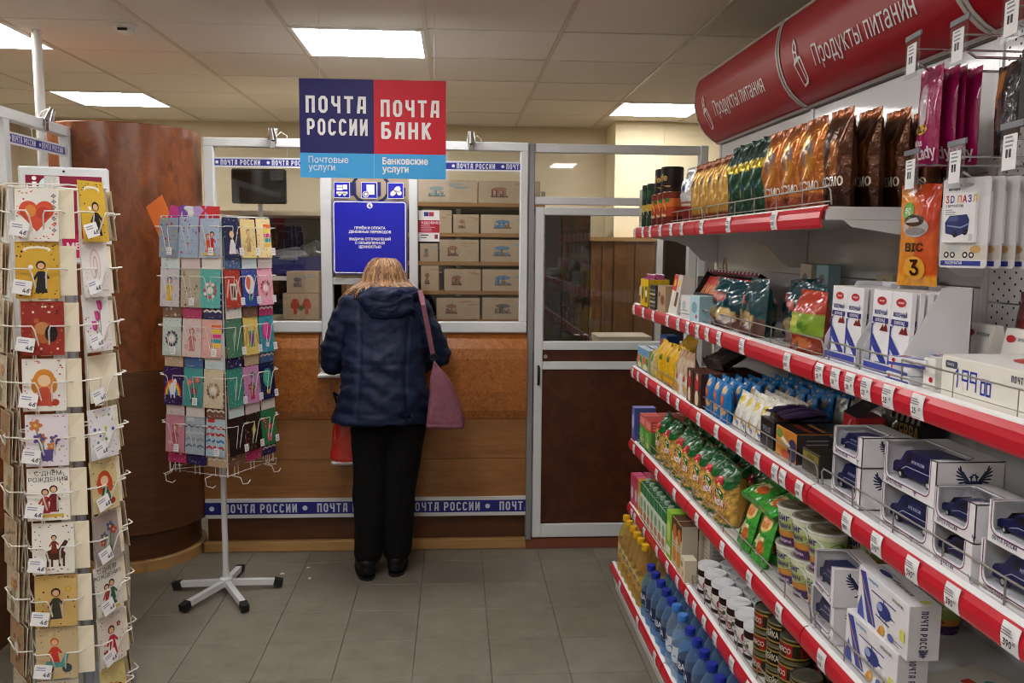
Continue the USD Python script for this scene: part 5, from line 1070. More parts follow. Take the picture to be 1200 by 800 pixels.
def wrap(shape, r, off=.0006, taper=0.0, h=1.0):
    """print laid round a can: x = arc (0 at the front), z"""
    b = B(); b.flat(shape, FRONT(0), '#000000', off=0)
    return b
def wrapped(b, items, r, taper=0.0):
    d = B()
    for i, (s, c) in enumerate(items): d.flat(shapely.segmentize(s, r*.35), FRONT(0), c, off=.0006+i*.00012)
    def fn(p):
        R = r+taper*p[:, 2]-p[:, 1]; a = p[:, 0]/r; return np.stack([R*np.sin(a), -R*np.cos(a), p[:, 2]], 1)
    return b.add_b(d.warp(fn))
def row(kind, base, s, ys, dxs, group, dz=0.0, jit=.003, rot=-90, jr=3, rows=('front', 'second', 'third', 'fourth', 'fifth', 'sixth', 'rear'), where='from the door end', tail=''):
    for j, dx in enumerate(dxs):
        for i, y in enumerate(ys):
            lab = f'{base}{tail}, {rows[j]} row, {ORD[i]} {where}' if len(dxs) > 1 else f'{base}{tail}, {ORD[i]} {where}'
            if len(ys) == 1: lab = f'{base}{tail}, {rows[j]} row' if len(dxs) > 1 else base+tail
            kind(lab, loc(s, y+rnd.uniform(-jit, jit), dx+rnd.uniform(-jit, jit)*.6, dz), rot+rnd.uniform(-jr, jr), group)
def simple(name, cat, make, m):
    return Kind(lambda l, p, r, g: solo(name, l, cat, make() if callable(make) else make, m, p, r, g))

# ---------------------------------------------------------------- top shelf
def can_kind(r, h, bands, prints, lidcol, name='tin_can', cat='can', m='metal_print', body='#8a8a80'):
    def build(l, p, rot, g):
        t = thing(name, l, cat, p, rot, g)
        prof = [(r*.96, .0), (r, .003), (r, h-.003), (r*.97, h)]
        b = B().lathe([(r*.97, 0), (r, .003)], body, 26)
        zs = [.003]+[z*h for z, _ in bands[:-1]]+[h-.003]
        for (z0, z1), (_, c) in zip(zip(zs, zs[1:]), bands): b.lathe([(r, z0), (r, z1)], c, 26)
        b.lathe([(r, h-.003), (r*.97, h)], body, 26); wrapped(b, prints, r)
        part(t, 'can_body', b, m)
        part(t, 'lid', B().lathe([(r*.965, h-.0005), (r*.955, h+.0018), (r*.92, h+.0018), (r*.90, h-.0015), (r*.55, h-.001), (r*.5, h-.002), (.0005, h-.002)], lidcol, 26), 'metal_print')
        part(t, 'base_rim', B().lathe([(.0005, .0008), (r*.9, .0008), (r*.97, 0)], '#77776e', 26), 'metal_print')
        return t
    return Kind(build)
def top_shelf():
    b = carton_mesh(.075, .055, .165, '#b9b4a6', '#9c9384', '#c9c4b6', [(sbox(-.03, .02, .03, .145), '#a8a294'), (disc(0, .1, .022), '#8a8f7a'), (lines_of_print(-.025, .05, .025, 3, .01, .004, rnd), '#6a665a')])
    row(simple('tea_carton', 'carton', b, 'paper'), 'grey beige carton at the door end of the top shelf', 1, [3.775], [0], None)
    tin = can_kind(.041, .175, [(.36, '#1d3a2a'), (.52, '#c9a63a'), (1, '#14301f')], [(disc(0, .055, .02), '#d8c89a'), (rrect(-.03, .115, .03, .15, .006), '#2c5a40')], '#2a2f2a', body='#1d3a2a')
    row(tin, 'dark green coffee tin with yellow band, top shelf', 1, [3.685, 3.595], [.0], 'green coffee tins')
    ora = can_kind(.041, .125, [(.25, '#6a1f16'), (.55, '#b0401f'), (.8, '#d6702f'), (1, '#7a2a18')], [(disc(0, .06, .026), '#e8b24a'), (sbox(-.04, .085, .04, .10), '#3f7a35'), (put_at(text('Coffee', .012, True, centre=True), 0, .03), '#f0e2c0')], '#6a6a62', body='#7a2a18')
    row(ora, 'orange and red coffee tin on the top shelf', 1, [3.505, 3.415, 3.325], [0], 'orange coffee tins')
    brn = can_kind(.045, .098, [(.2, '#2a1712'), (1, '#1d100d')], [(put_at(text('Cafe', .024, True, centre=True), 0, .045), '#c8a45a'), (sbox(-.05, .02, .05, .026), '#b58a40')], '#3a3632', body='#1d100d')
    row(brn, 'dark brown coffee tin stacked on the orange tins', 1, [3.49, 3.39], [.012], 'brown coffee tins', dz=.1275)
    P = lambda base, L, seed, w=.1, h=.205, t=.06, pr=(): pouch(w, h, t, base, L, seed, (20, 28), crease=.5, prints=pr)
    k = simple('coffee_pouch', 'coffee pouch', P('#c9c9cb', [('band', 0, .38, '#8e2f2c'), ('ell', 0, .62, .5, .12, '#e6e6ea'), ('ell', .1, .62, .3, .06, '#5a6a8a'), ('band', .3, .36, '#d8d2c8')], 4), 'foil'); row(k, 'silver coffee pouch with a red foot on the top shelf', 1, [3.17], [.03], None)
    gold = simple('coffee_pouch', 'coffee pouch', P('#c69a4e', [('band', .88, 1, '#8a4a22'), ('band', 0, .12, '#7a3a22'), ('ell', .2, .55, .35, .16, '#d8b470'), ('rect', -.2, .6, .1, .74, '#3a2a4a')], 5), 'foil'); row(gold, 'gold coffee pouch on the top shelf', 1, [3.055, 2.953, 2.851, 2.749], [.03, .10], 'gold coffee pouches')
    grn = simple('coffee_pouch', 'coffee pouch', P('#123a26', [('band', .62, .72, '#b8a02c'), ('band', .72, 1, '#1c3a34'), ('ell', 0, .42, .45, .14, '#1d5236'), ('ell', -.3, .35, .16, .07, '#c0a83a'), ('ell', .35, .36, .15, .07, '#345a8a')], 6, .12, .222, .07), 'foil'); row(grn, 'dark green coffee pouch, yellow band, top shelf', 1, [2.64, 2.535, 2.43], [.035, .115], 'green coffee pouches')
    pc = affinity.scale(text('PIACCIMO', .02, True, .85, centre=True), 1, 1)
    g = pc.bounds; pc = affinity.scale(pc, .1/(g[2]-g[0]), 1, origin=(0, 0))
    L1 = [('band', .9, 1, '#9a4f22'), ('ell', .05, .62, .5, .2, '#8c8a92'), ('ell', .15, .5, .35, .16, '#c98a2a'), ('ell', -.3, .75, .25, .1, '#d9b06a'), ('band', 0, .17, '#8a3f28')]
    L2 = [('band', .9, 1, '#9a552c'), ('ell', -.1, .6, .55, .22, '#4a342a'), ('ell', .35, .5, .3, .2, '#a0602a'), ('band', 0, .2, '#33190f')]
    pr = [(put_at(pc, 0, .048), '#efe6dc'), (sbox(-.05, .036, .05, .038), '#d8b8a0')]
    orn = simple('coffee_pouch', 'coffee pouch', P('#b0672c', L1, 7, .115, .222, .06, pr), 'foil'); row(orn, 'orange coffee pouch with white lettering on the top shelf', 1, [2.31, 2.19, 2.055], [.03], 'orange coffee pouches')
    dk = simple('coffee_pouch', 'coffee pouch', P('#54301c', L2, 8, .115, .222, .06, pr), 'foil'); row(dk, 'dark brown coffee pouch behind the orange ones, top shelf', 1, [2.27, 2.15, 2.06], [.10], 'brown coffee pouches')
    row(dk, 'dark brown coffee pouch at the top shelf end', 1, [1.924], [.03, .095, .16, .225, .285], 'brown coffee pouches at the shelf end', rows=('frontmost of the column', 'second deep', 'third deep', 'fourth deep', 'rearmost'))
top_shelf()

# ---------------------------------------------------------------- second shelf
def second_shelf():
    solo('candy_pack', 'magenta candy pack at the door end of the second shelf', 'candy pack', pouch(.07, .125, .04, '#a8247a', [('ell', 0, .5, .5, .2, '#d8d0e0'), ('band', .3, .36, '#e8b0d8')], 12), 'film', loc(2, 3.79), -90)
    y = thing('lollipop_box', 'yellow box of lollipops in magenta wrappers on the second shelf', 'candy box', loc(2, 3.63, .01), -90)
    part(y, 'carton', B().box(-.075, -.045, 0, .075, .045, .004, '#d9b516').box(-.075, -.045, 0, .075, -.043, .12, '#e4c01c').box(-.075, .043, 0, .075, .045, .12, '#d9b516').box(-.075, -.045, 0, -.073, .045, .12, '#d9b516').box(.073, -.045, 0, .075, .045, .12, '#d9b516').flat(unary_union([oval(-.03, .06, .02, .03), rrect(.01, .02, .06, .09, .01)]), FRONT(-.045), '#6a5a20', off=.0004).flat(disc(.035, .06, .016), FRONT(-.045), '#f0e8c0', off=.0006), 'paper')
    lol = simple('lollipop', 'lollipop', lambda: B().lathe([(.0005, .0), (.0022, .0), (.0022, .085), (.013, .093), (.016, .104), (.012, .116), (.004, .121), (.008, .132), (.0005, .134)], n=12, cols=['#e8e0e0']*2+['#8a1f5a', '#a82a6e', '#a82a6e', '#8a1f5a', '#c86a9a', '#c86a9a']), 'film')
    n = 0
    for i in range(5):
        for j in range(2): lol(f'magenta lollipop standing in the yellow box, {("front", "back")[j]} row, {ORD[i]} from the door', (loc(2, 3.69-.029*i)[0]-.006+j*.036, 3.69-.030*i, SH[2]+.008), rnd.uniform(-20, 20), 'lollipops in the yellow box')
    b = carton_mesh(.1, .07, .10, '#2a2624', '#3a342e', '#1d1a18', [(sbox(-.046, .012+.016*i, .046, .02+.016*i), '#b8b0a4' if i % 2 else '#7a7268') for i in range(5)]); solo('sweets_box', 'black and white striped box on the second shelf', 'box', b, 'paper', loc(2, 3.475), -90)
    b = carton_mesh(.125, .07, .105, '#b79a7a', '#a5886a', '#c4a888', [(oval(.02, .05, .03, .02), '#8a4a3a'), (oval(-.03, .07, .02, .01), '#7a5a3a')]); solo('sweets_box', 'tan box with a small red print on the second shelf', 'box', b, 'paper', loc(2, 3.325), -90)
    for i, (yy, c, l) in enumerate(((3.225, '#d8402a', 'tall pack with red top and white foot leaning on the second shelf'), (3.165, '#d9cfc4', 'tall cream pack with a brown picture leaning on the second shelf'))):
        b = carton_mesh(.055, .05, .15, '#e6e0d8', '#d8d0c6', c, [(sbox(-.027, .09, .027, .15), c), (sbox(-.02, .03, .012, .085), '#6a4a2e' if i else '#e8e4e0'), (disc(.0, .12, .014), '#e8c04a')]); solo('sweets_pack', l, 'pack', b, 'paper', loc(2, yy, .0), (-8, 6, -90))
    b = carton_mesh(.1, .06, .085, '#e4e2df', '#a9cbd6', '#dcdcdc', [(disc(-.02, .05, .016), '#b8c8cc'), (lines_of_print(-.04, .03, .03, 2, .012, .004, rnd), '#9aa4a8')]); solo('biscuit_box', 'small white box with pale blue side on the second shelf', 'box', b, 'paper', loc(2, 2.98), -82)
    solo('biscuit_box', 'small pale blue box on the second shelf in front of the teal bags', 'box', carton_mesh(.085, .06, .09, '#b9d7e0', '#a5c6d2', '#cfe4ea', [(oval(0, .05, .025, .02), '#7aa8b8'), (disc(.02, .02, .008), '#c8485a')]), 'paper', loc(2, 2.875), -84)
    # tilted tray of red sticks
    TY, TX, TZ, TA = 3.10, .135, .045, -30
    tr = thing('display_tray', 'black display tray leaning back, filled with red wrapped sticks, second shelf', 'display tray', loc(2, TY, TX, TZ), (TA, 0, -90)); q = B()
    q.box(-.30, .010, 0, .30, .014, .125, '#17141a').box(-.30, -.03, 0, .30, .014, .006, '#17141a').box(-.30, -.03, 0, .30, -.027, .022, '#17141a').box(-.30, -.03, .119, .30, .014, .125, '#17141a')
    for x in (-.30, .296): q.box(x, -.03, 0, x+.004, .014, .125, '#17141a')
    part(tr, 'tray', q, 'paper'); q = B()
    for i in range(30): q.box(-.298+i*.02, -.032, .118, -.286+i*.02, .0, .128, '#d8c0c8' if i % 2 else '#8a4a5a', bev=.002)
    part(tr, 'tray_edge', q, 'paper')
    part(tr, 'prop', B().box(-.05, .014, -.02, .05, .018, .08, '#17141a'), 'paper')
    stick = simple('sweet_stick', 'sweet stick', lambda: B().box(-.0105, -.010, 0, .0105, .009, .10, '#d02a1c', bev=.003).flat(sbox(-.006, .02, .006, .06), FRONT(-.010), '#e8a05a', off=.0005), 'film')
    for i in range(22):
        x = -.28+.0266*i; c, s = math.cos(math.radians(TA)), math.sin(math.radians(TA)); p = loc(2, TY-x, TX, TZ); zz = .008
        stick(f'red wrapped sweet stick in the black tray, {ORD[i] if i < 20 else ["twenty first", "twenty second"][i-20]} from the door end', (p[0]-.002*c-zz*s, p[1], p[2]-.002*s+zz*c), (TA, 0, -90), 'red sticks in the black tray')
    solo('sweets_box', 'small dark box lying at the back of the second shelf near the door', 'box', carton_mesh(.09, .05, .075, '#2e2a2c', '#3a3236', '#26222a', [(sbox(-.03, .02, .03, .05), '#4a424a')]), 'paper', loc(2, 3.50, .20, .062), (0, 0, -84))
    solo('carton', 'plain brown carton supporting the dark box at the back of the second shelf', 'carton', carton_mesh(.13, .09, .062, '#8a7050', '#7a6244', '#96795a'), 'paper', loc(2, 3.50, .20), -90)
    kb = thing('gift_bag', 'brown kraft gift bag with a cord handle at the back of the second shelf', 'gift bag', loc(2, 3.27, .24), -88)
    part(kb, 'bag_body', B().box(-.09, -.04, 0, .09, .04, .15, '#a07a4c', bev=.004), 'paper'); part(kb, 'handle', B().tube([(-.02, -.04, .145), (-.018, -.042, .19), (0, -.042, .215), (.018, -.042, .19), (.02, -.04, .145)], .0035, '#c8a070', n=6), 'paper')
    for i, (yy, c, l) in enumerate(((2.70, '#cfc4ae', 'small cream box at the back of the second shelf behind the teal bags'), (2.57, '#9fc3cf', 'small light blue box at the back of the second shelf'), (2.17, '#b9ad8c', 'small mustard box at the back of the second shelf below the bracket'), (2.03, '#6f7f80', 'grey green box at the back of the second shelf'))):
        solo('sweets_box', l, 'box', carton_mesh(.08, .04, .205 if i < 2 else .185, c, c, c, [(oval(0, .16, .02, .015), '#8a8a7a'), (lines_of_print(-.03, .12, .03, 3, .012, .004, rnd), '#7a7a70')]), 'paper', loc(2, yy, .30), (0, rnd.uniform(-6, 6), -88))
    # teal candy bags
    T = lambda s, w, h: pouch(w, h, .085, '#0d3f48', [('band', .0, .34, '#5a3a34'), ('ell', .25, .28, .5, .14, '#c9a86a'), ('ell', .3, .2, .3, .08, '#d8d0c8'), ('ell', -.35, .30, .3, .1, '#8a7a50'), ('ell', -.25, .62, .24, .10, '#c25a52'), ('ell', -.25, .62, .18, .06, '#e0a8a0')], s, (20, 24), .08, crease=.55)
    for i, (yy, dx, l, w, h, rz) in enumerate(((2.66, .025, 'teal bag of wrapped sweets leaning to the left on the second shelf', .20, .155, -78), (2.44, .03, 'teal bag of wrapped sweets in the middle of the second shelf', .22, .165, -96), (2.20, .08, 'dark teal bag of sweets half behind the red topped bag', .20, .16, -88), (2.42, .16, 'teal sweet bag in the rear row of the second shelf', .22, .165, -90))):
        solo('sweets_bag', l, 'bag of sweets', T(20+i, w, h), 'film', loc(2, yy, dx), (-4, 3-2*i, rz))
    solo('sweets_bag', 'bag of sweets with red top and green wrapped sweets below, second shelf', 'bag of sweets', pouch(.17, .15, .075, '#a8301f', [('band', .30, .64, '#86a83a'), ('ell', -.2, .5, .4, .1, '#c6c85a'), ('ell', .35, .42, .3, .08, '#5a8a2a'), ('band', .0, .30, '#8a2a18'), ('ell', .3, .15, .4, .08, '#b86a3a'), ('band', .66, 1, '#b84030')], 25, (20, 24), crease=.6), 'film', loc(2, 2.03, .02), (-3, 0, -92))
    for i, (yy, dx) in enumerate(((1.53, .265), (1.345, .27))): solo('sweets_bag', ['dark red bag of sweets against the pegboard behind the white boxes', 'dark red bag with green sweets by the tent card'][i], 'bag of sweets', pouch(.16, .17, .06, '#6e1f22', [('band', .0, .4, '#4a3a20' if i == 0 else '#3f5a24'), ('ell', 0, .6, .4, .12, '#8a3030')], 28+i, crease=.6), 'film', loc(2, yy, dx), -90)
    # chocolate bars in display cartons
    def bar_mesh():
        w, d, h = .074, .0105, .165; p = [(oval(-.0, h-.022, .019, .0085), '#c01f2a'), (put_at(text('ЛЮБИМЫЙ', .0035, True, .8, centre=True), 0, h-.0238), '#f4e4e4'), (put_at(text('МОЛОЧНЫЙ', .0085, True, .72, centre=True), 0, h-.050), '#2a2f7a'), (rrect(-.032, h-.067, .032, h-.056, .001), '#2a2f7a'), (put_at(text('ШОКОЛАД', .006, True, .9, centre=True), 0, h-.0645), '#e8e8f2')]
        p += [(unary_union([Polygon([(.0, .082), (.012, .096), (.024, .082)]), Polygon([(.012, .082), (.024, .10), (.034, .082)])]), '#7a1f1c'), (sbox(-.034, 0, -.029, .095), '#2f3a9a'), (Polygon([(-.029, .075), (-.029, .05), (.034, .0), (.034, .022)]), '#3340a0'), (sbox(-.01, .004, .033, .018), '#2c3590'), (LineString([(-.03, .09), (-.02, .10)]).buffer(.001), '#3a3f8a')]
        return carton_mesh(w, d, h, '#eeeef2', '#e2e2e8', '#e6e0d4', p, bev=.0006)
    bar = simple('chocolate_bar', 'chocolate bar', bar_mesh, 'card_gloss')
    for di, (y0, nm) in enumerate(((1.84, 'left'), (1.648, 'right'))):
        t = thing('display_carton', f'white slanted display carton holding chocolate bars, {nm} of two, second shelf', 'display carton', loc(2, y0, .02), -90, group='chocolate display cartons')
        w, d, h = .158, .122, .178; sd = Polygon([(-.01, 0), (d, 0), (d, h), (.06, h), (-.01, .05)])
        for x, nme in ((-w/2, 'l'), (w/2-.0018, 'r')): part(t, 'carton_side', B().prism(Polygon([(p[0], p[1]) for p in sd.exterior.coords[:-1]]), x, x+.0018, 'x', '#d9d9de'), 'paper')
        part(t, 'carton_back', B().box(-w/2, d-.002, 0, w/2, d, h, '#d9d9de'), 'paper'); part(t, 'carton_floor', B().box(-w/2, -.01, 0, w/2, d, .002, '#d9d9de').box(-w/2, -.012, 0, w/2, -.010, .022, '#dcdce2').flat(sbox(-w/2+.004, .003, w/2-.004, .019), FRONT(-.012), '#3a46a8', off=.0004), 'paper')
        for c in range(2):
            for k in range(6): bar(f'white and blue chocolate bar in the {nm} display carton, {("left", "right")[c]} column, {ORD[k]} from the front', (loc(2, y0)[0]+.02+.004+k*.0165, y0+(.038 if c == 0 else -.038), SH[2]+.003), (-1.5, 0, -90), 'chocolate bars in display cartons')
    sm = simple('chocolate_box', 'chocolate box', lambda: carton_mesh(.085, .05, .016, '#e9e9ee', '#e0e0e8', '#efeff3', [(sbox(-.042, .0, .042, .006), '#4450a8'), (disc(-.03, .010, .004), '#c01f2a')], top_prints=[(oval(-.025, .0, .012, .008), '#c01f2a'), (sbox(-.042, -.022, .042, -.010), '#5a66b4'), (lines_of_print(-.01, .01, .035, 2, .008, .003, rnd), '#6a70a0')]), 'card_gloss')
    for i, (yy, dx, dz, rz) in enumerate(((1.545, .012, 0, -90), (1.545, .015, .0165, -96), (1.535, .075, 0, -84), (1.53, .075, .0165, -92), (1.535, .078, .033, -104), (1.525, .012, .033, -70), (1.50, .135, 0, -88), (1.50, .135, .0165, -94))): sm(f'small flat white chocolate box in the loose pile, {["front lower", "front middle", "middle lower", "middle centre", "middle top", "front top", "rear lower", "rear upper"][i]}', loc(2, yy, dx, dz), rz, 'pile of small chocolate boxes')
    solo('chocolate_box', 'small white box standing on edge in the loose pile', 'chocolate box', carton_mesh(.03, .045, .055, '#ecebe6', '#e6e4dc', '#e8e6e0', [(disc(.006, .016, .005), '#c01f2a')]), 'card_gloss', loc(2, 1.478, .03), -80)
    # price display box
    p = thing('display_box', 'long low white display box with 199 00 in blue and a red heart on top', 'display box', loc(2, 1.232, .07), -90)
    w, d, h = .33, .17, .072
    part(p, 'carton', carton_mesh(w, d, h, '#e9e6de', '#dedcd6', '#dcdbd9', bev=.002), 'paper')
    f = FRONT(-d/2); D = {'1': [[(0, .7), (.35, 1), (.35, 0)]], '9': [[(.6, .5), (0, .5), (0, 1), (.6, 1), (.6, 0)]], '0': [[(0, 0), (0, 1), (.6, 1), (.6, 0), (0, 0)]]}
    def digs(s, x, z, k, t): return [affinity.translate(affinity.scale(unary_union([LineString(q).buffer(t, cap_style=2, join_style=2) for q in D[c]]), k*.85, k, origin=(0, 0)), x+i*k*.74, z) for i, c in enumerate(s)]
    b = B()
    for s in digs('199', -.125, .022, .030, .06)+digs('00', -.052, .022, .019, .09): b.flat(s, f, '#2a3aa0', off=.0006)
    part(p, 'price_lettering', b, 'card_gloss', 'large blue 199 00'); b = B()
    b.flat(rrect(-.152, .052, -.118, .064, .003), f, '#4a5068', off=.0006).flat(put_at(text('ПОЧТА', .004, True), -.147, .056), f, '#e0e0e8', off=.0009).flat(put_at(post('ПОЧТА РОССИИ', .0105, 1.0), .02, .052), f, '#3a4260', off=.0006).flat(sbox(-.052, .045, -.03, .047), f, '#3a46a8', off=.0006)
    part(p, 'name_lettering', b, 'card_gloss')
    hz = B().flat(unary_union([disc(-.045, .0, .05), disc(.035, .005, .05)]).buffer(.012).buffer(-.012), TOP(h, 0, .02), '#c81f2c', off=.0012); hz.flat(sbox(.07, -.08, .15, -.02), TOP(h), '#6a7aa0', off=.0012); part(p, 'heart_print', hz, 'card_gloss', 'red heart print')
    tent = simple('tent_card', 'tent card', lambda: B().prism([(-.03, 0), (.03, 0), (.008, .105), (-.008, .105)], -.045, .045, 'x', '#eae6e0').flat(oval(-.025, .088, .012, .007), frame((0, -.031, 0), (1, 0, 0), (0, .205, .979)), '#c01f2a', off=.001).flat(put_at(post('ПОЧТА РОССИИ', .006, .9), -.005, .085), frame((0, -.031, 0), (1, 0, 0), (0, .205, .979)), '#50566a', off=.001).flat(Polygon([(-.043, .0), (-.043, .05), (-.02, .01)]), frame((0, -.031, 0), (1, 0, 0), (0, .205, .979)), '#3a4a9a', off=.001), 'card_gloss')
    tent('white tent card with a red oval behind the price display box, left of two', loc(2, 1.615, .20), -92, 'white tent cards'); tent('white tent card with a red oval behind the price display box, right of two', loc(2, 1.49, .20), -88, 'white tent cards')
second_shelf()

# ---------------------------------------------------------------- third shelf
def third_shelf():
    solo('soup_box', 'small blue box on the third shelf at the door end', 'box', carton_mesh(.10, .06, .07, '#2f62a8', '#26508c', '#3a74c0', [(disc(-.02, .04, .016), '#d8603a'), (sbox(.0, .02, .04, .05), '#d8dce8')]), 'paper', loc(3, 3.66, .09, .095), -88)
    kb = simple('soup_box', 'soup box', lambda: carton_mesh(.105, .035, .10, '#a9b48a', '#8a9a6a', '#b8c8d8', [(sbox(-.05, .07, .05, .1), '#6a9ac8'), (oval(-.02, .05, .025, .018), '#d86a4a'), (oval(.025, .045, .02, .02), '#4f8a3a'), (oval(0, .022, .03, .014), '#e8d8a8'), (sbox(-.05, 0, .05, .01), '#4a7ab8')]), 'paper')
    row(kb, 'pale green soup box with vegetables', 3, [3.77, 3.655], [0, .045, .09], 'soup boxes on the third shelf')
    kg = simple('noodle_pack', 'noodle pack', lambda: pouch(.105, .115, .04, '#c8b878', [('ell', -.1, .5, .6, .28, '#d8cda8'), ('ell', .2, .7, .4, .14, '#4a8a3a'), ('ell', -.3, .35, .3, .14, '#c87a4a'), ('band', 0, .14, '#a8a050')], 41), 'film'); row(kg, 'green and cream noodle pack left of the yellow bags', 3, [3.545], [.0, .05], 'cream noodle packs')
    ky = simple('crisps_bag', 'bag', lambda: pouch(.125, .165, .055, '#e3b012', [('ell', 0, .4, .45, .18, '#e8c43a'), ('ell', -.4, .35, .12, .1, '#b8401f'), ('ell', .4, .62, .2, .08, '#3a6a2a'), ('band', .0, .06, '#c88a10')], 42, (18, 22), crease=.7), 'film')
    for i, (yy, dx, dz, rot, l) in enumerate(((3.44, .01, 0, (-4, 4, -88), 'bright yellow bag on the third shelf, nearest the door'), (3.31, .01, 0, (-6, -3, -93), 'bright yellow bag on the third shelf, middle one standing'), (3.19, .015, 0, (-4, 5, -90), 'bright yellow bag on the third shelf beside the beige packs'), (3.38, .07, .03, (-12, 10, -86), 'yellow bag behind, tilted, third shelf'))): ky(l, loc(3, yy, dx, dz), rot, 'yellow bags on the third shelf')
    kw = simple('cereal_pack', 'pack', lambda: pouch(.11, .17, .05, '#cdb49a', [('band', .0, .5, '#e0d8cc'), ('ell', 0, .42, .3, .06, '#c23a3a'), ('ell', .1, .2, .5, .12, '#c8a468'), ('band', .82, 1, '#b08a6a')], 43), 'film'); row(kw, 'beige pack with red oval, third shelf', 3, [3.085, 3.0], [0.0], 'beige packs on the third shelf')
    kd = simple('dried_food_pack', 'pack', lambda: pouch(.16, .14, .06, '#3a3634', [('ell', 0, .5, .5, .2, '#6a625c'), ('band', .7, 1, '#55504c')], 44, (16, 18), crease=.9), 'film')
    for i, (yy, dx, rot) in enumerate(((3.05, .12, (-14, 4, -96)), (2.87, .04, (-64, -4, -84)))): kd(['dark grey crumpled bag behind the beige packs', 'dark grey crumpled bag lying on the brown boxes'][i], loc(3, yy, dx, .006 if i == 0 else .145), rot, 'dark crumpled bags')
    ks = simple('biscuit_box', 'biscuit box', lambda: carton_mesh(.085, .05, .12, '#4a2318', '#38190f', '#5a2c1e', [(oval(0, .08, .02, .034), '#b82c24'), (disc(0, .105, .012), '#e0b898'), (oval(0, .03, .022, .028), '#d8c8a8'), (sbox(-.04, 0, .04, .008), '#2a120c')]), 'paper'); row(ks, 'dark brown biscuit box with red figure', 3, [2.92, 2.83], [0, .055, .11, .165], 'brown biscuit boxes')
    kb = simple('wafer_pack', 'wafer pack', lambda: pouch(.075, .125, .036, '#1d72b8', [('ell', 0, .55, .42, .12, '#d2562c'), ('ell', 0, .56, .25, .06, '#e8a05a'), ('ell', -.1, .8, .6, .09, '#d8c090'), ('ell', .1, .28, .6, .10, '#c9a068'), ('band', .9, 1, '#2a86cc')], 45, (14, 18), crease=.3), 'film')
    row(kb, 'blue wafer pack', 3, [2.735, 2.655, 2.575], [0, .045, .09, .135, .18, .225, .27], 'blue wafer packs on the third shelf', jit=.002)
    row(kb, 'blue wafer pack beyond the white sachets', 3, [2.49, 2.41, 2.33], [.165, .21, .255, .30], 'rear blue wafer packs', jit=.002, dz=.0)
    kt = simple('snack_sachet', 'sachet', lambda: pouch(.06, .112, .022, '#e9e6dc', [('ell', 0, .78, .5, .12, '#d8c040'), ('ell', .1, .4, .5, .12, '#d0d4d8'), ('ell', -.2, .25, .4, .1, '#e0b030'), ('ell', .3, .12, .3, .06, '#3a6ab0')], 46, (12, 16), gusset=False), 'film')
    for j in range(4):
        for i in range(4): kt(f'white sachet with yellow print, {("front", "second", "third", "fourth")[j]} row, {ORD[i]} from the blue wafers', loc(3, 2.505-i*.0625+rnd.uniform(-.004, .004), .006+j*.034, .003), (-15, rnd.uniform(1, 6), -88+rnd.uniform(-5, 5)), 'white sachets on the third shelf')
    kv = simple('snack_bar', 'snack bar', lambda: pouch(.055, .13, .02, '#8d8d8a', [('ell', 0, .5, .5, .2, '#b8b8b2'), ('band', .8, 1, '#a4a4a0')], 47, (12, 16), gusset=False), 'foil')
    for j in range(3):
        for i in range(4): kv(f'silver wrapped bar behind the black boxes, {("front", "middle", "rear")[j]} row, {ORD[i]} from the sachets', loc(3, 2.255-i*.060, .20+j*.04, .004), (-12, rnd.uniform(-4, 4), -88+rnd.uniform(-6, 6)), 'silver bars on the third shelf')
    kp = simple('chocolate_bar', 'chocolate bar', lambda: pouch(.045, .12, .02, '#2c1c3a', [('ell', 0, .5, .5, .2, '#4a2f66'), ('band', .85, 1, '#5a3a7a')], 48, (12, 16), gusset=False), 'film')
    for i, (yy, dx) in enumerate(((2.285, .02), (2.237, .03), (2.190, .024))): kp(f'purple black chocolate bar lying on the black boxes, {ORD[i]} from the sachets', loc(3, yy, dx, .092), (-84, 0, -86-i*4), 'purple black bars')
    kk = simple('chocolate_carton', 'carton', lambda: carton_mesh(.10, .16, .078, '#121014', '#17141a', '#1b161a', [(put_at(text('PULSE', .014, True, .95, centre=True), 0, .042), '#8a8a92'), (lines_of_print(-.03, .03, .03, 2, .008, .002, rnd), '#55555e')], top_prints=[(sbox(-.048, -.05, .048, -.03), '#5a231c'), (sbox(-.048, .0, .048, .012), '#4a2c18')]), 'card_gloss')
    kk('black carton lettered PULSE at the front of the third shelf', loc(3, 2.245, .085), -90, None)
    kk('black carton stacked behind the PULSE carton by the red box', loc(3, 1.985, .165), -88, None)
    solo('chocolate_carton', 'black and orange carton with a white slogan strip, third shelf', 'carton', carton_mesh(.135, .15, .078, '#c87a28', '#3a3436', '#15120f', [(Polygon([(-.066, .078), (-.01, .078), (.02, 0), (-.066, 0)]), '#c8892c'), (oval(.045, .03, .03, .03), '#2a2f5a'), (Polygon([(-.06, .055), (.03, .03), (.03, .042), (-.06, .068)]), '#e4ded6'), (oval(.0, .014, .03, .01), '#b8452a'), (oval(-.04, .06, .02, .012), '#6a8a3a')], side_prints=[(lines_of_print(-.05, .06, .05, 5, .01, .003, rnd), '#8a8688')], top_prints=[(sbox(-.06, -.04, .06, -.022), '#6a2a1c'), (sbox(-.05, .0, .05, .01), '#8a5a20')]), 'card_gloss', loc(3, 2.11, .08), -90)
    solo('tea_box', 'dark olive box with gold print at the end of the middle unit, third shelf', 'box', carton_mesh(.10, .06, .055, '#3a3420', '#1a1714', '#211d16', [(sbox(-.045, .03, .045, .05), '#8a7a3a'), (put_at(text('FITNESS', .008, True, .8, centre=True), 0, .036), '#1d1a10')]), 'card_gloss', loc(3, 1.965, .04), -90)
    rb = thing('chocolate_carton', 'red box with an open black lid standing on the black cartons', 'carton', loc(3, 1.99, .15, .0785), -96)
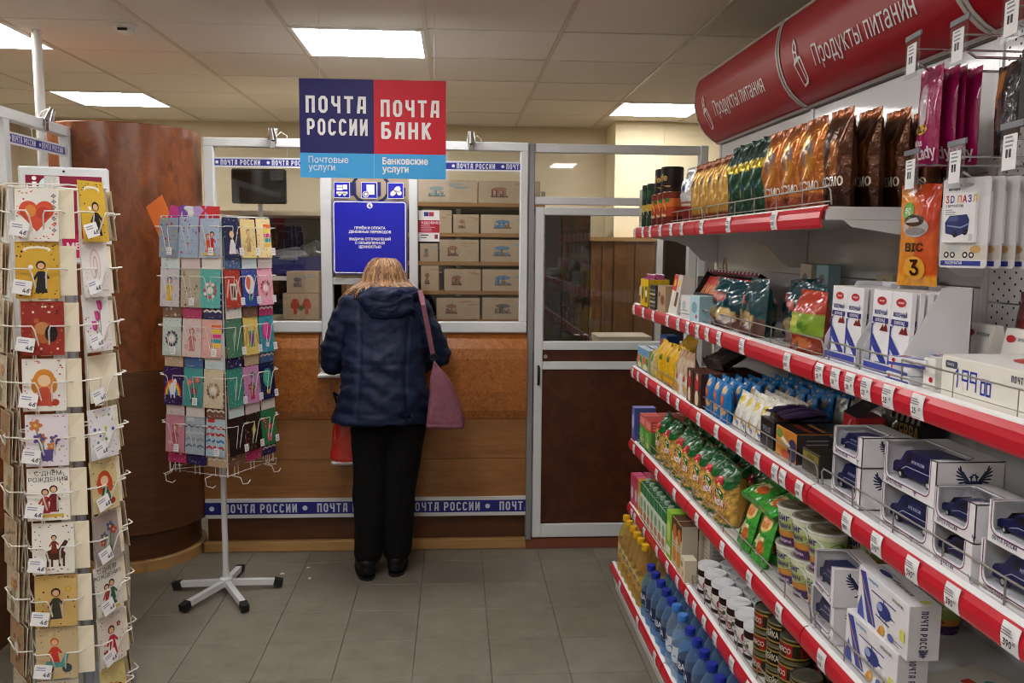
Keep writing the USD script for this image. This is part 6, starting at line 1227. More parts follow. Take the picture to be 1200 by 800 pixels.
    part(rb, 'box_body', carton_mesh(.085, .07, .06, '#c3202c', '#a81a26', '#b81e2a', [(LineString([(-.005, .015), (.01, .03), (-.005, .035), (.012, .05)]).buffer(.003), '#e8b8b8')]), 'card_gloss'); part(rb, 'lid', B().box(-.047, -.001, 0, .047, .001, .085, '#1c181c').flat(put_at(text('PULSE', .012, True, .9, centre=True), 0, .045), FRONT(-.001), '#6a6468', off=.0006).warp(lambda p: np.stack([p[:, 0], p[:, 1]*.5+p[:, 2]*.8-.035, .06+p[:, 2]*.5], 1)), 'card_gloss', 'open black lid')
    solo('zebra_pack', 'black pack lettered ZEBRA in gold standing at the back of the third shelf', 'pack', carton_mesh(.13, .06, .21, '#0f0e10', '#131114', '#161418', [(put_at(affinity.scale(text('ZEBRA', .036, True, .62, centre=True), 1, 1), 0, .072), '#b08a4a'), (put_at(text('MIX', .02, True, 1, centre=True), 0, .042), '#7a6030')]+[(Polygon([(-.05+i*.022, .115), (-.038+i*.022, .115), (-.03+i*.022, .155), (-.036+i*.022, .155)]), '#b8b4ac') for i in range(5)]), 'card_gloss', loc(3, 2.01, .295), (-2, 0, -84))
third_shelf()

# ---------------------------------------------------------------- toy vans in window boxes
EAGLE = None
def eagle(k=1.0):
    """double spread emblem: one wing of rays, a body and tail"""
    o = []
    for s in (-1, 1):
        o.append(Polygon([(s*.07, .02), (s*.07, .14), (s*.30, .46), (s*.36, .44), (s*.20, .08)]))
        for q, (ang, L) in enumerate(((74, .20), (52, .24), (34, .27), (18, .28), (4, .27), (-10, .24), (-24, .20))):
            r = math.radians(ang); d = np.array([s*math.cos(r), math.sin(r)]); n = np.array([-d[1], d[0]]); k_ = 1-q/7.5; p = np.array([s*(.12+.22*k_), .06+.36*k_])
            o.append(Polygon([p+n*.022, p+d*L*.7+n*.026, p+d*L, p+d*L*.8-n*.022, p-n*.022]))
        o += [disc(s*.07, .30, .045, 3), Polygon([(s*.05, .1), (s*.10, .1), (s*.09, .3), (s*.05, .3)]), Polygon([(s*.11, .31), (s*.16, .29), (s*.11, .28)]), LineString([(s*.05, -.05), (s*.14, -.18), (s*.2, -.17)]).buffer(.018)]
    o += [oval(0, .05, .09, .16), Polygon([(-.05, -.08), (.05, -.08), (.11, -.33), (0, -.28), (-.11, -.33)]), Polygon([(-.05, .33), (-.06, .4), (0, .37), (.06, .4), (.05, .33)])]
    return affinity.scale(unary_union(o), k, k, origin=(0, 0))
EAGLE = eagle()
def toy_van(w, h, d):
    """body profile seen from the side (bonnet to -x), w long, h tall, d deep"""
    pr = [(-.5, .14), (-.5, .40), (-.46, .50), (-.34, .56), (-.22, .92), (-.14, .99), (.44, 1.0), (.49, .93), (.5, .14)]
    return [(x*w, z*h) for x, z in pr]
def van_box_kind(w, d, h, car=False, name='large'):
    def build(l, p, r, g):
        t = thing('toy_van_box', l, 'toy box', p, r, g); T = .0016
        # front wall with an opening that runs on over the top
        x0, x1 = -w*.5+.010, w*.5-.022; zb = .018
        op = rrect(x0, zb, x1, h+.05, .014)
        fr = sbox(-w/2, 0, w/2, h).difference(op); b = B().prism(fr, -d/2, -d/2+T, 'y', '#ebe9ee') if fr.geom_type == 'Polygon' else None
        dt = d*.62
        tp = Polygon([(x0, -d/2), (x1, -d/2), (x1+.012, -d/2+dt*.75), (x1-.004, -d/2+dt), (x0+.004, -d/2+dt), (x0, -d/2+dt*.9)]); top = sbox(-w/2, -d/2, w/2, d/2).difference(tp)
        for gm in getattr(top, 'geoms', [top]): b.prism(gm, h-T, h, 'z', '#e9e7ec')
        b.box(-w/2, d/2-T, 0, w/2, d/2, h, '#e9e7ec').box(-w/2, -d/2, 0, -w/2+T, d/2, h, '#e9e7ec').box(w/2-T, -d/2, 0, w/2, d/2, h, '#e6e4ea').box(-w/2, -d/2, 0, w/2, d/2, T, '#d8d6da')
        b.box(-w/2+.004, -d/2+.004, T, w/2-.004, d/2-.02, .018, '#e4e2e8')
        part(t, 'carton', b, 'card_gloss')
        ln = B().flat(rrect(x0-.005, zb-.005, x1+.005, h+.05, .017).difference(rrect(x0-.0028, zb-.0028, x1+.0028, h+.05, .015)).intersection(sbox(-1, 0, 1, h-.0004)), FRONT(-d/2), '#6a2a5a', off=.0004)
        ln.flat(tp.buffer(.005).difference(tp.buffer(.0028)).intersection(sbox(-w/2, -d/2+.0005, w/2, d)), TOP(h), '#6a2a5a', off=.0004)
        ln.flat(put_at(post('ПОЧТА РОССИИ', .0072, 1.05), -w/2+.012, .006), FRONT(-d/2), '#3a3f6a', off=.0004).flat(put_at(eagle(.012), -w/2+.012+.105, .009), FRONT(-d/2), '#3a3f6a', off=.0004)
        part(t, 'printed_border', ln, 'card_gloss', 'purple border line and lettering')
        if not car: part(t, 'emblem', B().flat(put_at(eagle(h*.80), .006, h*.44), RIGHT(w/2), '#23284f', off=.0005), 'card_gloss', 'dark blue double headed eagle')
        part(t, 'window_film', B().add([(x0, -d/2+.0022, zb), (x1, -d/2+.0022, zb), (x1, -d/2+.0022, h-.002), (x0, -d/2+.0022, h-.002)], [(0, 1, 2, 3)]).add([(x0, -d/2+.0022, h-.002), (x1, -d/2+.0022, h-.002), (x1, -d/2+dt, h-.002), (x0, -d/2+dt, h-.002)], [(0, 1, 2, 3)]), 'clear_film', 'clear window')
        return t
    return Kind(build)
def van_kind(w, h, d, car=False):
    def build(l, p, r, g):
        t = thing('toy_car' if car else 'toy_van', l, 'toy car' if car else 'toy van', p, r, g); NV = '#141a52'
        pr = [(x*w, z*h) for x, z in ([(-.5, .16), (-.5, .42), (-.44, .52), (-.2, .58), (-.06, .95), (.3, 1.0), (.42, .62), (.5, .55), (.5, .16)] if car else [(-.5, .14), (-.5, .40), (-.46, .50), (-.34, .56), (-.22, .92), (-.14, .99), (.44, 1.0), (.49, .93), (.5, .14)])]
        for sx in (-.30, .30): pass
        sh = Polygon(pr).difference(unary_union([disc(sx*w, .14*h, h*.17, 5) for sx in (-.31, .31)])).buffer(.0015).buffer(-.0015)
        b = B().prism(sh, -d/2, d/2, 'y', NV)
        f = FRONT(-d/2)
        if not car: b.flat(LineString([(-.30*w, .30*h), (-.20*w, .44*h), (.46*w, .44*h)]).buffer(h*.012, cap_style=2), f, '#c9cde6', off=.0004).flat(put_at(post('ПОЧТА РОССИИ', h*.10, .95), -.12*w, .60*h), f, '#c9cde6', off=.0004)
        else: b.flat(LineString([(-.2*w, .3*h), (.0, .45*h), (.45*w, .45*h)]).buffer(h*.014, cap_style=2), f, '#c9cde6', off=.0004)
        part(t, 'body', b, 'plastic')
        gl = Polygon([(-.20*w, .60*h), (-.14*w, .88*h), (-.08*w, .88*h), (-.08*w, .60*h)]) if not car else Polygon([(-.08*w, .62*h), (.0, .9*h), (.26*w, .92*h), (.34*w, .62*h)])
        wn = B().flat(gl, f, '#0a0c18', off=.0005).add([(-.335*w, -d*.42, .58*h), (-.335*w, d*.42, .58*h), (-.228*w, d*.40, .90*h), (-.228*w, -d*.40, .90*h)], [(3, 2, 1, 0)], '#0a0c18')
        part(t, 'windows', wn, 'plastic')
        for sx in (-.31, .31):
            for sy in (-1, 1):
                m = B().lathe([(.0005, -.004), (h*.07, -.004), (h*.13, -.0035), (h*.14, .0), (h*.14, .006)], n=16, cols=['#c9c9c9', '#1a1a1a', '#1a1a1a', '#1a1a1a'])
                part(t, 'wheel', m.warp(lambda v, sx=sx, sy=sy: np.stack([v[:, 0]*sy+sx*w, sy*(d/2+v[:, 2]-.004)*1.0 if sy > 0 else -(d/2)+v[:, 2]+.002, v[:, 1]+.14*h], 1)), 'plastic')
        part(t, 'headlight', B().mesh(trimesh.creation.icosphere(1, h*.05).apply_translation((-.48*w, -d*.35, .40*h)), '#d8dce2', True).mesh(trimesh.creation.icosphere(1, h*.05).apply_translation((-.48*w, d*.35, .40*h)), '#d8dce2', True), 'plastic')
        return t
    return Kind(build)
def toys():
    b1, v1 = van_box_kind(.182, .125, .085), van_kind(.142, .061, .056)
    b2, v2 = van_box_kind(.118, .105, .066, True), van_kind(.092, .038, .042, True)
    b0, v0 = van_box_kind(.135, .11, .088), van_kind(.104, .060, .048); b3 = van_box_kind(.135, .11, .064); v3 = van_kind(.100, .038, .044)
    def put(bk, vk, s, y, dx, dz, rz, bl, vl, d, vy=.0):
        p = loc(s, y, dx, dz); bk(bl, p, rz, 'toy boxes with a clear window'); c, q = math.cos(math.radians(rz)), math.sin(math.radians(rz))
        ox, oy = -.009, -.018+vy; vk(vl, (p[0]+ox*c-oy*q, p[1]+ox*q+oy*c, p[2]+.0182), rz+3, 'navy toy vehicles in boxes')
    put(b3, v3, 3, 1.742, .047, .0885, -90, 'smaller white window box on top of its stack of two, beside the ZEBRA pack', 'navy toy van in the upper small window box beside the ZEBRA pack', 0)
    put(b0, v0, 3, 1.738, .045, 0, -90, 'smaller white window box at the bottom of its stack, third shelf', 'navy toy van in the lower small window box, third shelf', 0)
    put(b1, v1, 3, 1.495, .055, .0855, -90, 'large white window box with the eagle side, top of the middle stack', 'largest navy toy van in view, top of the middle stack', 0)
    put(b1, v1, 3, 1.492, .052, 0, -90, 'large white window box under the other large one, third shelf', 'navy toy van in the lower large window box', 0)
    put(b2, v2, 3, 1.338, .04, .0665, -90, 'white window box with a toy car, top of the stack right of the large boxes', 'navy toy car in the upper car box', 0)
    put(b2, v2, 3, 1.338, .038, 0, -90, 'white window box with a toy car, bottom of the stack right of the large boxes', 'navy toy car in the lower car box', 0)
    put(b2, v2, 3, 1.19, .042, .0855, -90, 'white window box cut by the right edge of the photo, upper one', 'navy toy car in the upper box cut by the right edge', 0)
    put(b1, v1, 3, 1.172, .052, 0, -90, 'white window box cut by the right edge of the photo, lower one', 'navy toy van in the lower box cut by the right edge', 0)
    put(b0, v0, 4, 1.825, .05, .0885, -96, 'white window box with a toy van on the fourth shelf, upper of two', 'navy toy van in the upper box on the fourth shelf', 0)
    put(b0, v0, 4, 1.83, .05, 0, -92, 'white window box with a toy van on the fourth shelf, lower of two', 'navy toy van in the lower box on the fourth shelf', 0)
    def heli_mesh():
        w, d, h = .215, .062, .108
        hel = [(oval(.01, .055, .030, .016), '#2a3580'), (Polygon([(.03, .058), (.075, .05), (.08, .066), (.07, .054), (.03, .05)]), '#2a3580'), (sbox(-.045, .076, .06, .0785), '#2a3580'), (sbox(.008, .068, .011, .077), '#2a3580'), (oval(-.006, .058, .012, .008), '#9aa8d8'), (LineString([(-.02, .036), (.035, .034)]).buffer(.0014), '#2a3580'), (LineString([(.0, .042), (-.004, .036)]).buffer(.001), '#2a3580'), (LineString([(.02, .042), (.022, .036)]).buffer(.001), '#2a3580')]
        p = [(Polygon([(-.1, .1), (-.075, .104), (-.02, .006), (-.055, .004)]), '#3a48a0'), (Polygon([(-.103, .02), (-.09, .05), (-.07, .002), (-.103, .002)]), '#4a5ab0'), (LineString([(-.098, .096), (-.03, .01)]).buffer(.0016), '#e0a030')]+hel
        p += [(Polygon([(-.012, .004), (.0, .022), (.014, .004)]), '#d88a2a'), (oval(.01, .016, .008, .01), '#e0b050'), (rrect(.080, .03, .098, .052, .004), '#d8d860'), (oval(.045, .016, .012, .008), '#5a6aa8'), (put_at(text('конструктор', .006, True, .9), -.06, .094), '#5a9ad0'), (put_at(post('ПОЧТА РОССИИ', .006, .9), .045, .092), '#3a4468'), (lines_of_print(.055, .018, .098, 2, .006, .002, rnd), '#8a8aa0')]
        tpx = [(affinity.translate(affinity.scale(q[0], .8, .5, origin=(0, .055)), -.06, -.055), q[1]) for q in hel[:3]]+[(put_at(post('ПОЧТА РОССИИ', .008, 1.0), .0, -.006), '#3a4468'), (oval(.092, .008, .008, .012), '#d8d860')]
        return carton_mesh(w, d, h, '#e8e6ea', '#c9c6ca', '#eceaee', p, [(put_at(affinity.rotate(post('ПОЧТА РОССИИ', .014, .82), -90, origin=(0, 0)), -.008, .098), '#2c3350'), (put_at(eagle(.02), 0, .012), '#2c3350')], tpx)
    hk = simple('toy_kit_box', 'toy box', heli_mesh, 'card_gloss')
    hk('white toy helicopter kit box, upper of two at the front of the fourth shelf', loc(4, 1.583, .035, .1085), -92, 'helicopter kit boxes'); hk('white toy helicopter kit box, lower of two at the front of the fourth shelf', loc(4, 1.612, .03), -90, 'helicopter kit boxes')
    solo('puzzle_box', 'flat white box with a golden picture lying on the fourth shelf at the photo bottom', 'box', carton_mesh(.22, .15, .035, '#e6e2d8', '#d8d2c6', '#e6e2d6', [], top_prints=[(oval(.03, -.02, .05, .035), '#b8923a'), (oval(.03, -.02, .03, .022), '#8a6a2a'), (rrect(-.07, -.02, -.035, .005, .003), '#c83a2a'), (oval(-.03, .03, .02, .012, 20), '#3a9aa0'), (lines_of_print(.02, .06, .10, 3, .012, .004, rnd), '#8a8478')]), 'card_gloss', loc(4, 1.475, .185), (0, 0, -72))
toys()

# ---------------------------------------------------------------- fourth shelf
def fourth_shelf():
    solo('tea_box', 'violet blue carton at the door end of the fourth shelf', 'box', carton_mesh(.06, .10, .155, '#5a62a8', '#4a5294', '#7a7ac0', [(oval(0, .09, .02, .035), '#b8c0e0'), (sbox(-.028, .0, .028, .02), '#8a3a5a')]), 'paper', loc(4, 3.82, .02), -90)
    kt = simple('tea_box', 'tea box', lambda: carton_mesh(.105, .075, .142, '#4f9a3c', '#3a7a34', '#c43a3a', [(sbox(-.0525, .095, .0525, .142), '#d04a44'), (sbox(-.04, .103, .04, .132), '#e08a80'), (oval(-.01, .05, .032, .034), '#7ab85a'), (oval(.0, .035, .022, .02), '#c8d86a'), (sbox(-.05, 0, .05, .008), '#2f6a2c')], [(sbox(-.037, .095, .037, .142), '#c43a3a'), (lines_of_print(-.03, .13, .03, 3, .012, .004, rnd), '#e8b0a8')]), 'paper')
    row(kt, 'green tea box with a red top', 4, [3.70, 3.588], [.025, .105, .185, .262], 'green and red tea boxes', jr=1.5, jit=.001)
    mk = put_at(text('МАКФА', .020, True, .72, centre=True), 0, .060)
    kp = simple('pasta_bag', 'pasta bag', lambda: pouch(.135, .195, .085, '#c79c4c', [('band', .74, 1, '#17592c'), ('ell', .55, .70, .4, .10, '#1d6a35'), ('ell', -.6, .72, .3, .08, '#1d6a35'), ('ell', .3, .5, .2, .08, '#cfa452'), ('ell', -.3, .25, .3, .08, '#c79a48'), ('ell', .1, .12, .5, .06, '#a87a30'), ('band', .0, .04, '#2a6a34')], 61, (30, 38), crease=.75, mottle=.8, prints=[(oval(0, .088, .030, .026), '#1f6a3a'), (oval(0, .088, .026, .022), '#e8e4d8'), (oval(0, .080, .02, .010), '#caa24a'), (rrect(-.042, .052, .042, .084, .006), '#e8e0d8'), (rrect(-.040, .054, .040, .082, .005), '#c8202c'), (mk, '#f4e4e0'), (rrect(-.02, .125, .02, .15, .004), '#c8303a')]), 'film')
    for j in range(2):
        for i in range(8):
            if i == 7 and j == 0: continue
            kp(f'golden pasta bag with green top, {("front", "rear")[j]} row, {ORD[i]} from the tea boxes', loc(4, 3.46-i*.138+rnd.uniform(-.006, .006), .035+j*.10), (-6+rnd.uniform(-3, 3), rnd.uniform(-5, 5), -90+rnd.uniform(-8, 8)), 'golden pasta bags')
    kz = simple('soup_packet', 'soup packet', lambda: pouch(.115, .145, .03, '#3f9a3a', [('ell', 0, .78, .62, .18, '#e0c87a'), ('ell', 0, .78, .45, .12, '#d88a4a'), ('ell', -.1, .35, .7, .2, '#d8d29a'), ('ell', .3, .3, .4, .14, '#c8602a'), ('ell', -.4, .22, .3, .12, '#3a7a2c'), ('band', .5, .58, '#2f8a34')], 63, (24, 30), crease=.7, mottle=.5), 'film')
    for i in range(6): kz(f'green and yellow soup packet by the cups, {("front", "second", "third")[i//2]} row, {("nearer the pasta", "nearer the cups")[i % 2]}', loc(4, 2.39-.122*(i % 2), .006+.046*(i//2), .004), (-14, rnd.uniform(-3, 3), -90+rnd.uniform(-6, 6)), 'green soup packets')
    for i in range(2): kz(f'green and yellow soup packet lying on top of the upright ones, {("nearer the pasta", "nearer the cups")[i]}', loc(4, 2.385-.122*i, .015, .150), (-66, rnd.uniform(-4, 4), -88+rnd.uniform(-8, 8)), 'upper green soup packets')
    def cup(l, p, r, g):
        t = thing('noodle_cup', l, 'noodle cup', p, r, g); r0, r1, h = .036, .047, .100; tp = (r1-r0)/h
        cols = ['#4a2a5a', '#c98a3a', '#9aa85a', '#b8c890', '#d8dcc0']; zs = [0, .022, .038, .062, .085, .096]
        b = B()
        for z0, z1, c in zip(zs, zs[1:], cols): b.lathe([(r0+tp*z0, z0), (r0+tp*z1, z1)], c, 28)
        b.lathe([(r0+tp*.096, .096), (r1+.002, .098), (r1+.002, .102), (r1-.001, .102)], '#e8e8e4', 28); b.lathe([(.0005, .0), (r0, 0)], '#d8d8d4', 28)
        wrapped(b, [(oval(.0, .063, .034, .024), '#e6e6ee'), (put_at(text('Биг', .017, True, .85, centre=True), 0, .066), '#4a2f7a'), (put_at(text('Ланч', .013, True, .85, centre=True), 0, .047), '#4a2f7a'), (oval(.06, .06, .02, .02), '#7aa03a'), (oval(.02, .031, .03, .008), '#b8401f'), (oval(-.05, .03, .02, .008), '#e0b050'), (put_at(text('ГОВЯДИНА', .007, True, .8, centre=True), 0, .008), '#d8c0e0')], r0, tp)
        part(t, 'cup_body', b, 'card_gloss')
        part(t, 'foil_lid', B().lathe([(r1+.001, .1022), (r1-.006, .1026), (.0005, .1026)], n=28, cols=['#c8c8c0', '#9a8a6a']).flat(oval(-.01, .0, .03, .02, 20), TOP(.103), '#b8a888').flat(oval(.012, .012, .016, .012), TOP(.1031), '#7a5a4a').flat(oval(-.012, -.01, .014, .01), TOP(.1032), '#d8d4c8'), 'metal_print')
        return t
    ck = Kind(cup)
    for lv in range(2):
        for j in range(3):
            for i in range(3):
                ck(f'noodle cup with a white speech bubble, {("lower", "upper")[lv]} layer, {("front", "second", "third")[j]} row, {ORD[i]} from the soup packets', loc(4, 2.145-i*.098-j*.004, (.055, .153, .285)[j], lv*.1035), -90+18+rnd.uniform(-14, 14), 'noodle cups on the fourth shelf')
    ck('single noodle cup in shade at the back, behind the toy boxes', loc(4, 1.838, .287), -100, None)
fourth_shelf()

# ---------------------------------------------------------------- fifth shelf
def fifth_shelf():
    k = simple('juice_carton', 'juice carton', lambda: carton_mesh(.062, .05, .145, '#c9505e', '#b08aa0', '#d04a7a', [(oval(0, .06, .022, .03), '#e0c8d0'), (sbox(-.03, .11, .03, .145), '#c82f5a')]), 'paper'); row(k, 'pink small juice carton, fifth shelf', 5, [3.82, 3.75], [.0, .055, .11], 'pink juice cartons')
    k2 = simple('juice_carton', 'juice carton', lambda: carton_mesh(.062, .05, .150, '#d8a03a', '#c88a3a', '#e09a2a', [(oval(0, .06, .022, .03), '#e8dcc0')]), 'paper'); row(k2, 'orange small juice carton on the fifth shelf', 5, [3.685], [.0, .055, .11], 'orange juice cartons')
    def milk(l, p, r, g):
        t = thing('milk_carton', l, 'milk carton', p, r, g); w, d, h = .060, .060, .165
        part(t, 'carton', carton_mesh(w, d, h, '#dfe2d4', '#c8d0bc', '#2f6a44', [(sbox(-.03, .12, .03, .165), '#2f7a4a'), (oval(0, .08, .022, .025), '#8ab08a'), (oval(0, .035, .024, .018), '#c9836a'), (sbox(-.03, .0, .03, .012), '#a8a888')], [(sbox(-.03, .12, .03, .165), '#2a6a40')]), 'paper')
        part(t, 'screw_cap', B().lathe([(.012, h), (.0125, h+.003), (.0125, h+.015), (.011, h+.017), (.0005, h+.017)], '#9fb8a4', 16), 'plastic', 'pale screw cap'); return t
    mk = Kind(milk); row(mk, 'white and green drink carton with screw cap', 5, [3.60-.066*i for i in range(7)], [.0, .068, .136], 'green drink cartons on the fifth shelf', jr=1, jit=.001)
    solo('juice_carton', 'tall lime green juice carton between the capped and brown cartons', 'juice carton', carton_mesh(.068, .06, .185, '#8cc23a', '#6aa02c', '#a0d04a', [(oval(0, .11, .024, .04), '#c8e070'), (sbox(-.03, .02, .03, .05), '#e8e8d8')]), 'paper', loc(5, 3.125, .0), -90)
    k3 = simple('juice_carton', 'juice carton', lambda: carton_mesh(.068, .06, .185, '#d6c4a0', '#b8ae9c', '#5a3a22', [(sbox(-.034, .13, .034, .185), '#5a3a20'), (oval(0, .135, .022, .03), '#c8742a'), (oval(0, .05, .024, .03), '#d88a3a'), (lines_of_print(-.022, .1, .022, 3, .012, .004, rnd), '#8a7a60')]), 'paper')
    row(k3, 'cream and brown juice carton on the fifth shelf', 5, [3.045, 2.968], [.0, .065], 'cream and brown juice cartons')
    k4 = simple('juice_carton', 'juice carton', lambda: carton_mesh(.07, .10, .185, '#c0b8a8', '#a8a49c', '#b0a898', [(lines_of_print(-.025, .15, .025, 8, .016, .005, rnd), '#8a8478')], [(lines_of_print(-.04, .15, .04, 9, .015, .005, rnd), '#8c8880')]), 'paper'); row(k4, 'grey beige carton behind the jars, lettered side showing', 5, [2.885], [.10, .205], 'grey beige cartons')
    solo('juice_carton', 'small cream pack with an orange fruit at the front of the fifth shelf', 'juice carton', carton_mesh(.06, .045, .085, '#e0d4bc', '#d4c8b0', '#e0d8c0', [(disc(.008, .03, .012), '#e8a020'), (oval(-.01, .06, .015, .01), '#7a9a4a')]), 'paper', loc(5, 2.90, -.012), -92)
    def jar(l, p, r, g):
        t = thing('jam_jar', l, 'jar', p, r, g); R, h = .037, .088
        b = B().lathe([(.0005, 0), (R*.9, 0), (R, .004), (R, .014)], '#2a0f12', 24).lathe([(R, .014), (R, .062)], '#e2dcdc', 24).lathe([(R, .062), (R*.99, .072), (R*.9, h-.006), (R*.86, h)], '#1f0a0c', 24)
        wrapped(b, [(oval(-.018, .034, .012, .014), '#a82434'), (oval(.0, .030, .012, .012), '#8a1c2c'), (oval(.014, .040, .006, .007), '#3f6a34'), (lines_of_print(-.02, .055, .022, 2, .006, .0025, rnd), '#6a4a5a'), (oval(.05, .035, .012, .015), '#a82434'), (oval(-.06, .035, .012, .015), '#a82434')], R)
        part(t, 'jar_body', b, 'plastic', 'dark jam behind a white fruit label')
        part(t, 'lid', B().lathe([(R*1.0, h-.004), (R*1.03, h-.002), (R*1.03, h+.011), (R*.99, h+.014), (R*.9, h+.0135), (R*.86, h+.012), (.0005, h+.012)], '#e4e6ea', 26), 'plastic', 'white screw lid'); return t
    jk = Kind(jar)
    for j in range(4):
        for i in range(7): jk(f'jam jar with white lid, {("front", "second", "third", "rear")[j]} row, {ORD[i]} from the cream cartons', loc(5, 2.80-i*.079-j*.003, .03+j*.078), -90+rnd.uniform(-25, 25), 'white lidded jam jars')
    mkc = lambda name, pr, base: can_kind(.040, .062, [(.08, '#8a7a3a'), (.16, base), (.24, '#b89a48'), (.76, base), (.84, '#b89a48'), (.92, base), (1, '#8a7a3a')], pr, '#6a6a5c', body='#7a7a68', name='food_can')
    pate = mkc('pate', [(rrect(-.036, .019, .036, .046, .002), '#141414'), (put_at(text('ПАШТЕТ', .017, True, .66, centre=True), 0, .024), '#e6e0cc')], '#2a2a1c')
    turk = mkc('turkey', [(rrect(-.038, .018, .038, .046, .002), '#1d1d1a'), (put_at(text('ИНДЕЙКА', .016, True, .62, centre=True), 0, .024), '#eae4d0'), (sbox(.05, .016, .085, .048), '#b8282c')], '#24241a')
    red = mkc('meat', [(rrect(-.025, .015, .025, .048, .002), '#c02a2c'), (put_at(text('МЯСО', .013, True, .8, centre=True), 0, .025), '#efe0d0'), (sbox(.045, .018, .075, .044), '#c02a2c')], '#3a3424')
    n = ['bottom', 'second', 'third', 'top']
    specs = [(2.235, .03, red, 3, 'red labelled tin'), (2.150, .035, turk, 3, 'black tin lettered ИНДЕЙКА'), (2.150, .12, turk, 3, 'black tin lettered ИНДЕЙКА in the rear'), (2.062, .035, red, 3, 'red and olive tin'), (1.972, .03, pate, 2, 'black tin lettered ПАШТЕТ near'), (1.972, .115, pate, 3, 'black tin lettered ПАШТЕТ behind'), (1.882, .03, pate, 2, 'black tin lettered ПАШТЕТ nearest the joint'), (1.882, .115, pate, 2, 'black tin lettered ПАШТЕТ rear at the joint'), (2.062, .12, red, 3, 'red and olive tin in the rear'), (1.79, .03, pate, 2, 'black tin lettered ПАШТЕТ below the helicopter boxes')]
    specs += [(2.235, .115, turk, 2, 'black tin between jars and red tins'), (1.79, .115, pate, 1, 'single black tin under the near shelf')]
    for y, dx, kd, m, l in specs:
        for q in range(m): kd(f'{l}, {n[q] if q < m-1 or m == 1 else "topmost"} of its stack', loc(5, y+rnd.uniform(-.003, .003), dx, q*.0642), -90+rnd.uniform(4, 26), 'stacked food tins')
fifth_shelf()

# ---------------------------------------------------------------- bottles on the base
def bottles():
    def bottle(name, cat, R, h, glass, capc, label, pr, neck=.0125, liquid=None):
        def build(l, p, r, g):
            t = thing(name, l, cat, p, r, g)
            hb = h*.62; prof = [(.0005, .004), (R*.7, .0), (R*.96, .006), (R, .018), (R, hb*.30), (R*.96, hb*.34), (R*.96, hb*.38), (R, hb*.42), (R, hb*.86), (R*.99, hb), (R*.88, hb+h*.08), (R*.62, hb+h*.17), (neck*1.15, hb+h*.25), (neck, hb+h*.28), (neck, h-.016)]
            part(t, 'bottle_body', B().lathe(prof, n=22, crease=70), glass)
            part(t, 'cap', B().lathe([(neck*1.25, h-.02), (neck*1.32, h-.018), (neck*1.32, h-.003), (neck*1.2, h), (.0005, h)], capc, 18).lathe([(neck*1.4, h-.024), (neck*1.4, h-.021)], capc, 18), 'plastic')
            b = B().lathe([(R+.0006, hb*.44), (R+.0006, hb*.84)], label, 22); wrapped(b, pr, R+.0008); part(t, 'label', b, 'card_gloss'); return t
        return Kind(build)
    oil = bottle('oil_bottle', 'bottle', .036, .262, 'bottle_oil', '#e8b818', '#c9a63a', [(oval(0, .095, .03, .02), '#3a6ab8'), (oval(0, .12, .024, .012), '#e8e0d0'), (oval(.01, .08, .02, .012), '#e89a2a')], .0125)
    row(oil, 'sunflower oil bottle with yellow cap', 6, [3.745-.077*i for i in range(6)], [.0, .085], 'yellow capped oil bottles', jit=.002)
    blu = bottle('water_bottle', 'bottle', .038, .215, 'bottle_blue', '#1f33a8', '#1d2f5a', [(put_at(text('АКВА', .020, True, .8, centre=True), 0, .078), '#e8ecf4'), (sbox(-.05, .066, .05, .070), '#8ab0d8')], .0135)
    for j, n in ((0, 'front'), (1, 'second'), (2, 'third')):
        for i in range(15):
            if j == 0 and i in (5, 6): continue
            blu(f'blue water bottle with dark cap, {n} row, {ORD[i]} from the oil bottles', loc(6, 3.255-.0815*i+rnd.uniform(-.003, .003), .003+j*.083), -90+rnd.uniform(-40, 10), 'blue water bottles on the base shelf')
    pal = bottle('water_bottle', 'bottle', .036, .225, 'bottle_pale', '#3f86d8', '#d6e2f0', [(put_at(text('АКВА', .016, True, .9, centre=True), 0, .10), '#2a3a5a'), (Polygon([(-.04, .06), (.0, .085), (.03, .062), (.0, .07)]), '#3a6ab8'), (Polygon([(.0, .06), (.04, .09), (.06, .062)]), '#7aa8d8')], .0135)
    for i in range(2): pal(f'pale clear water bottle with light blue cap, {("farther", "nearer")[i]} of two in the front row', loc(6, 3.255-.0815*(5+i), .0), -90+rnd.uniform(-30, 0), 'pale water bottles')
bottles()

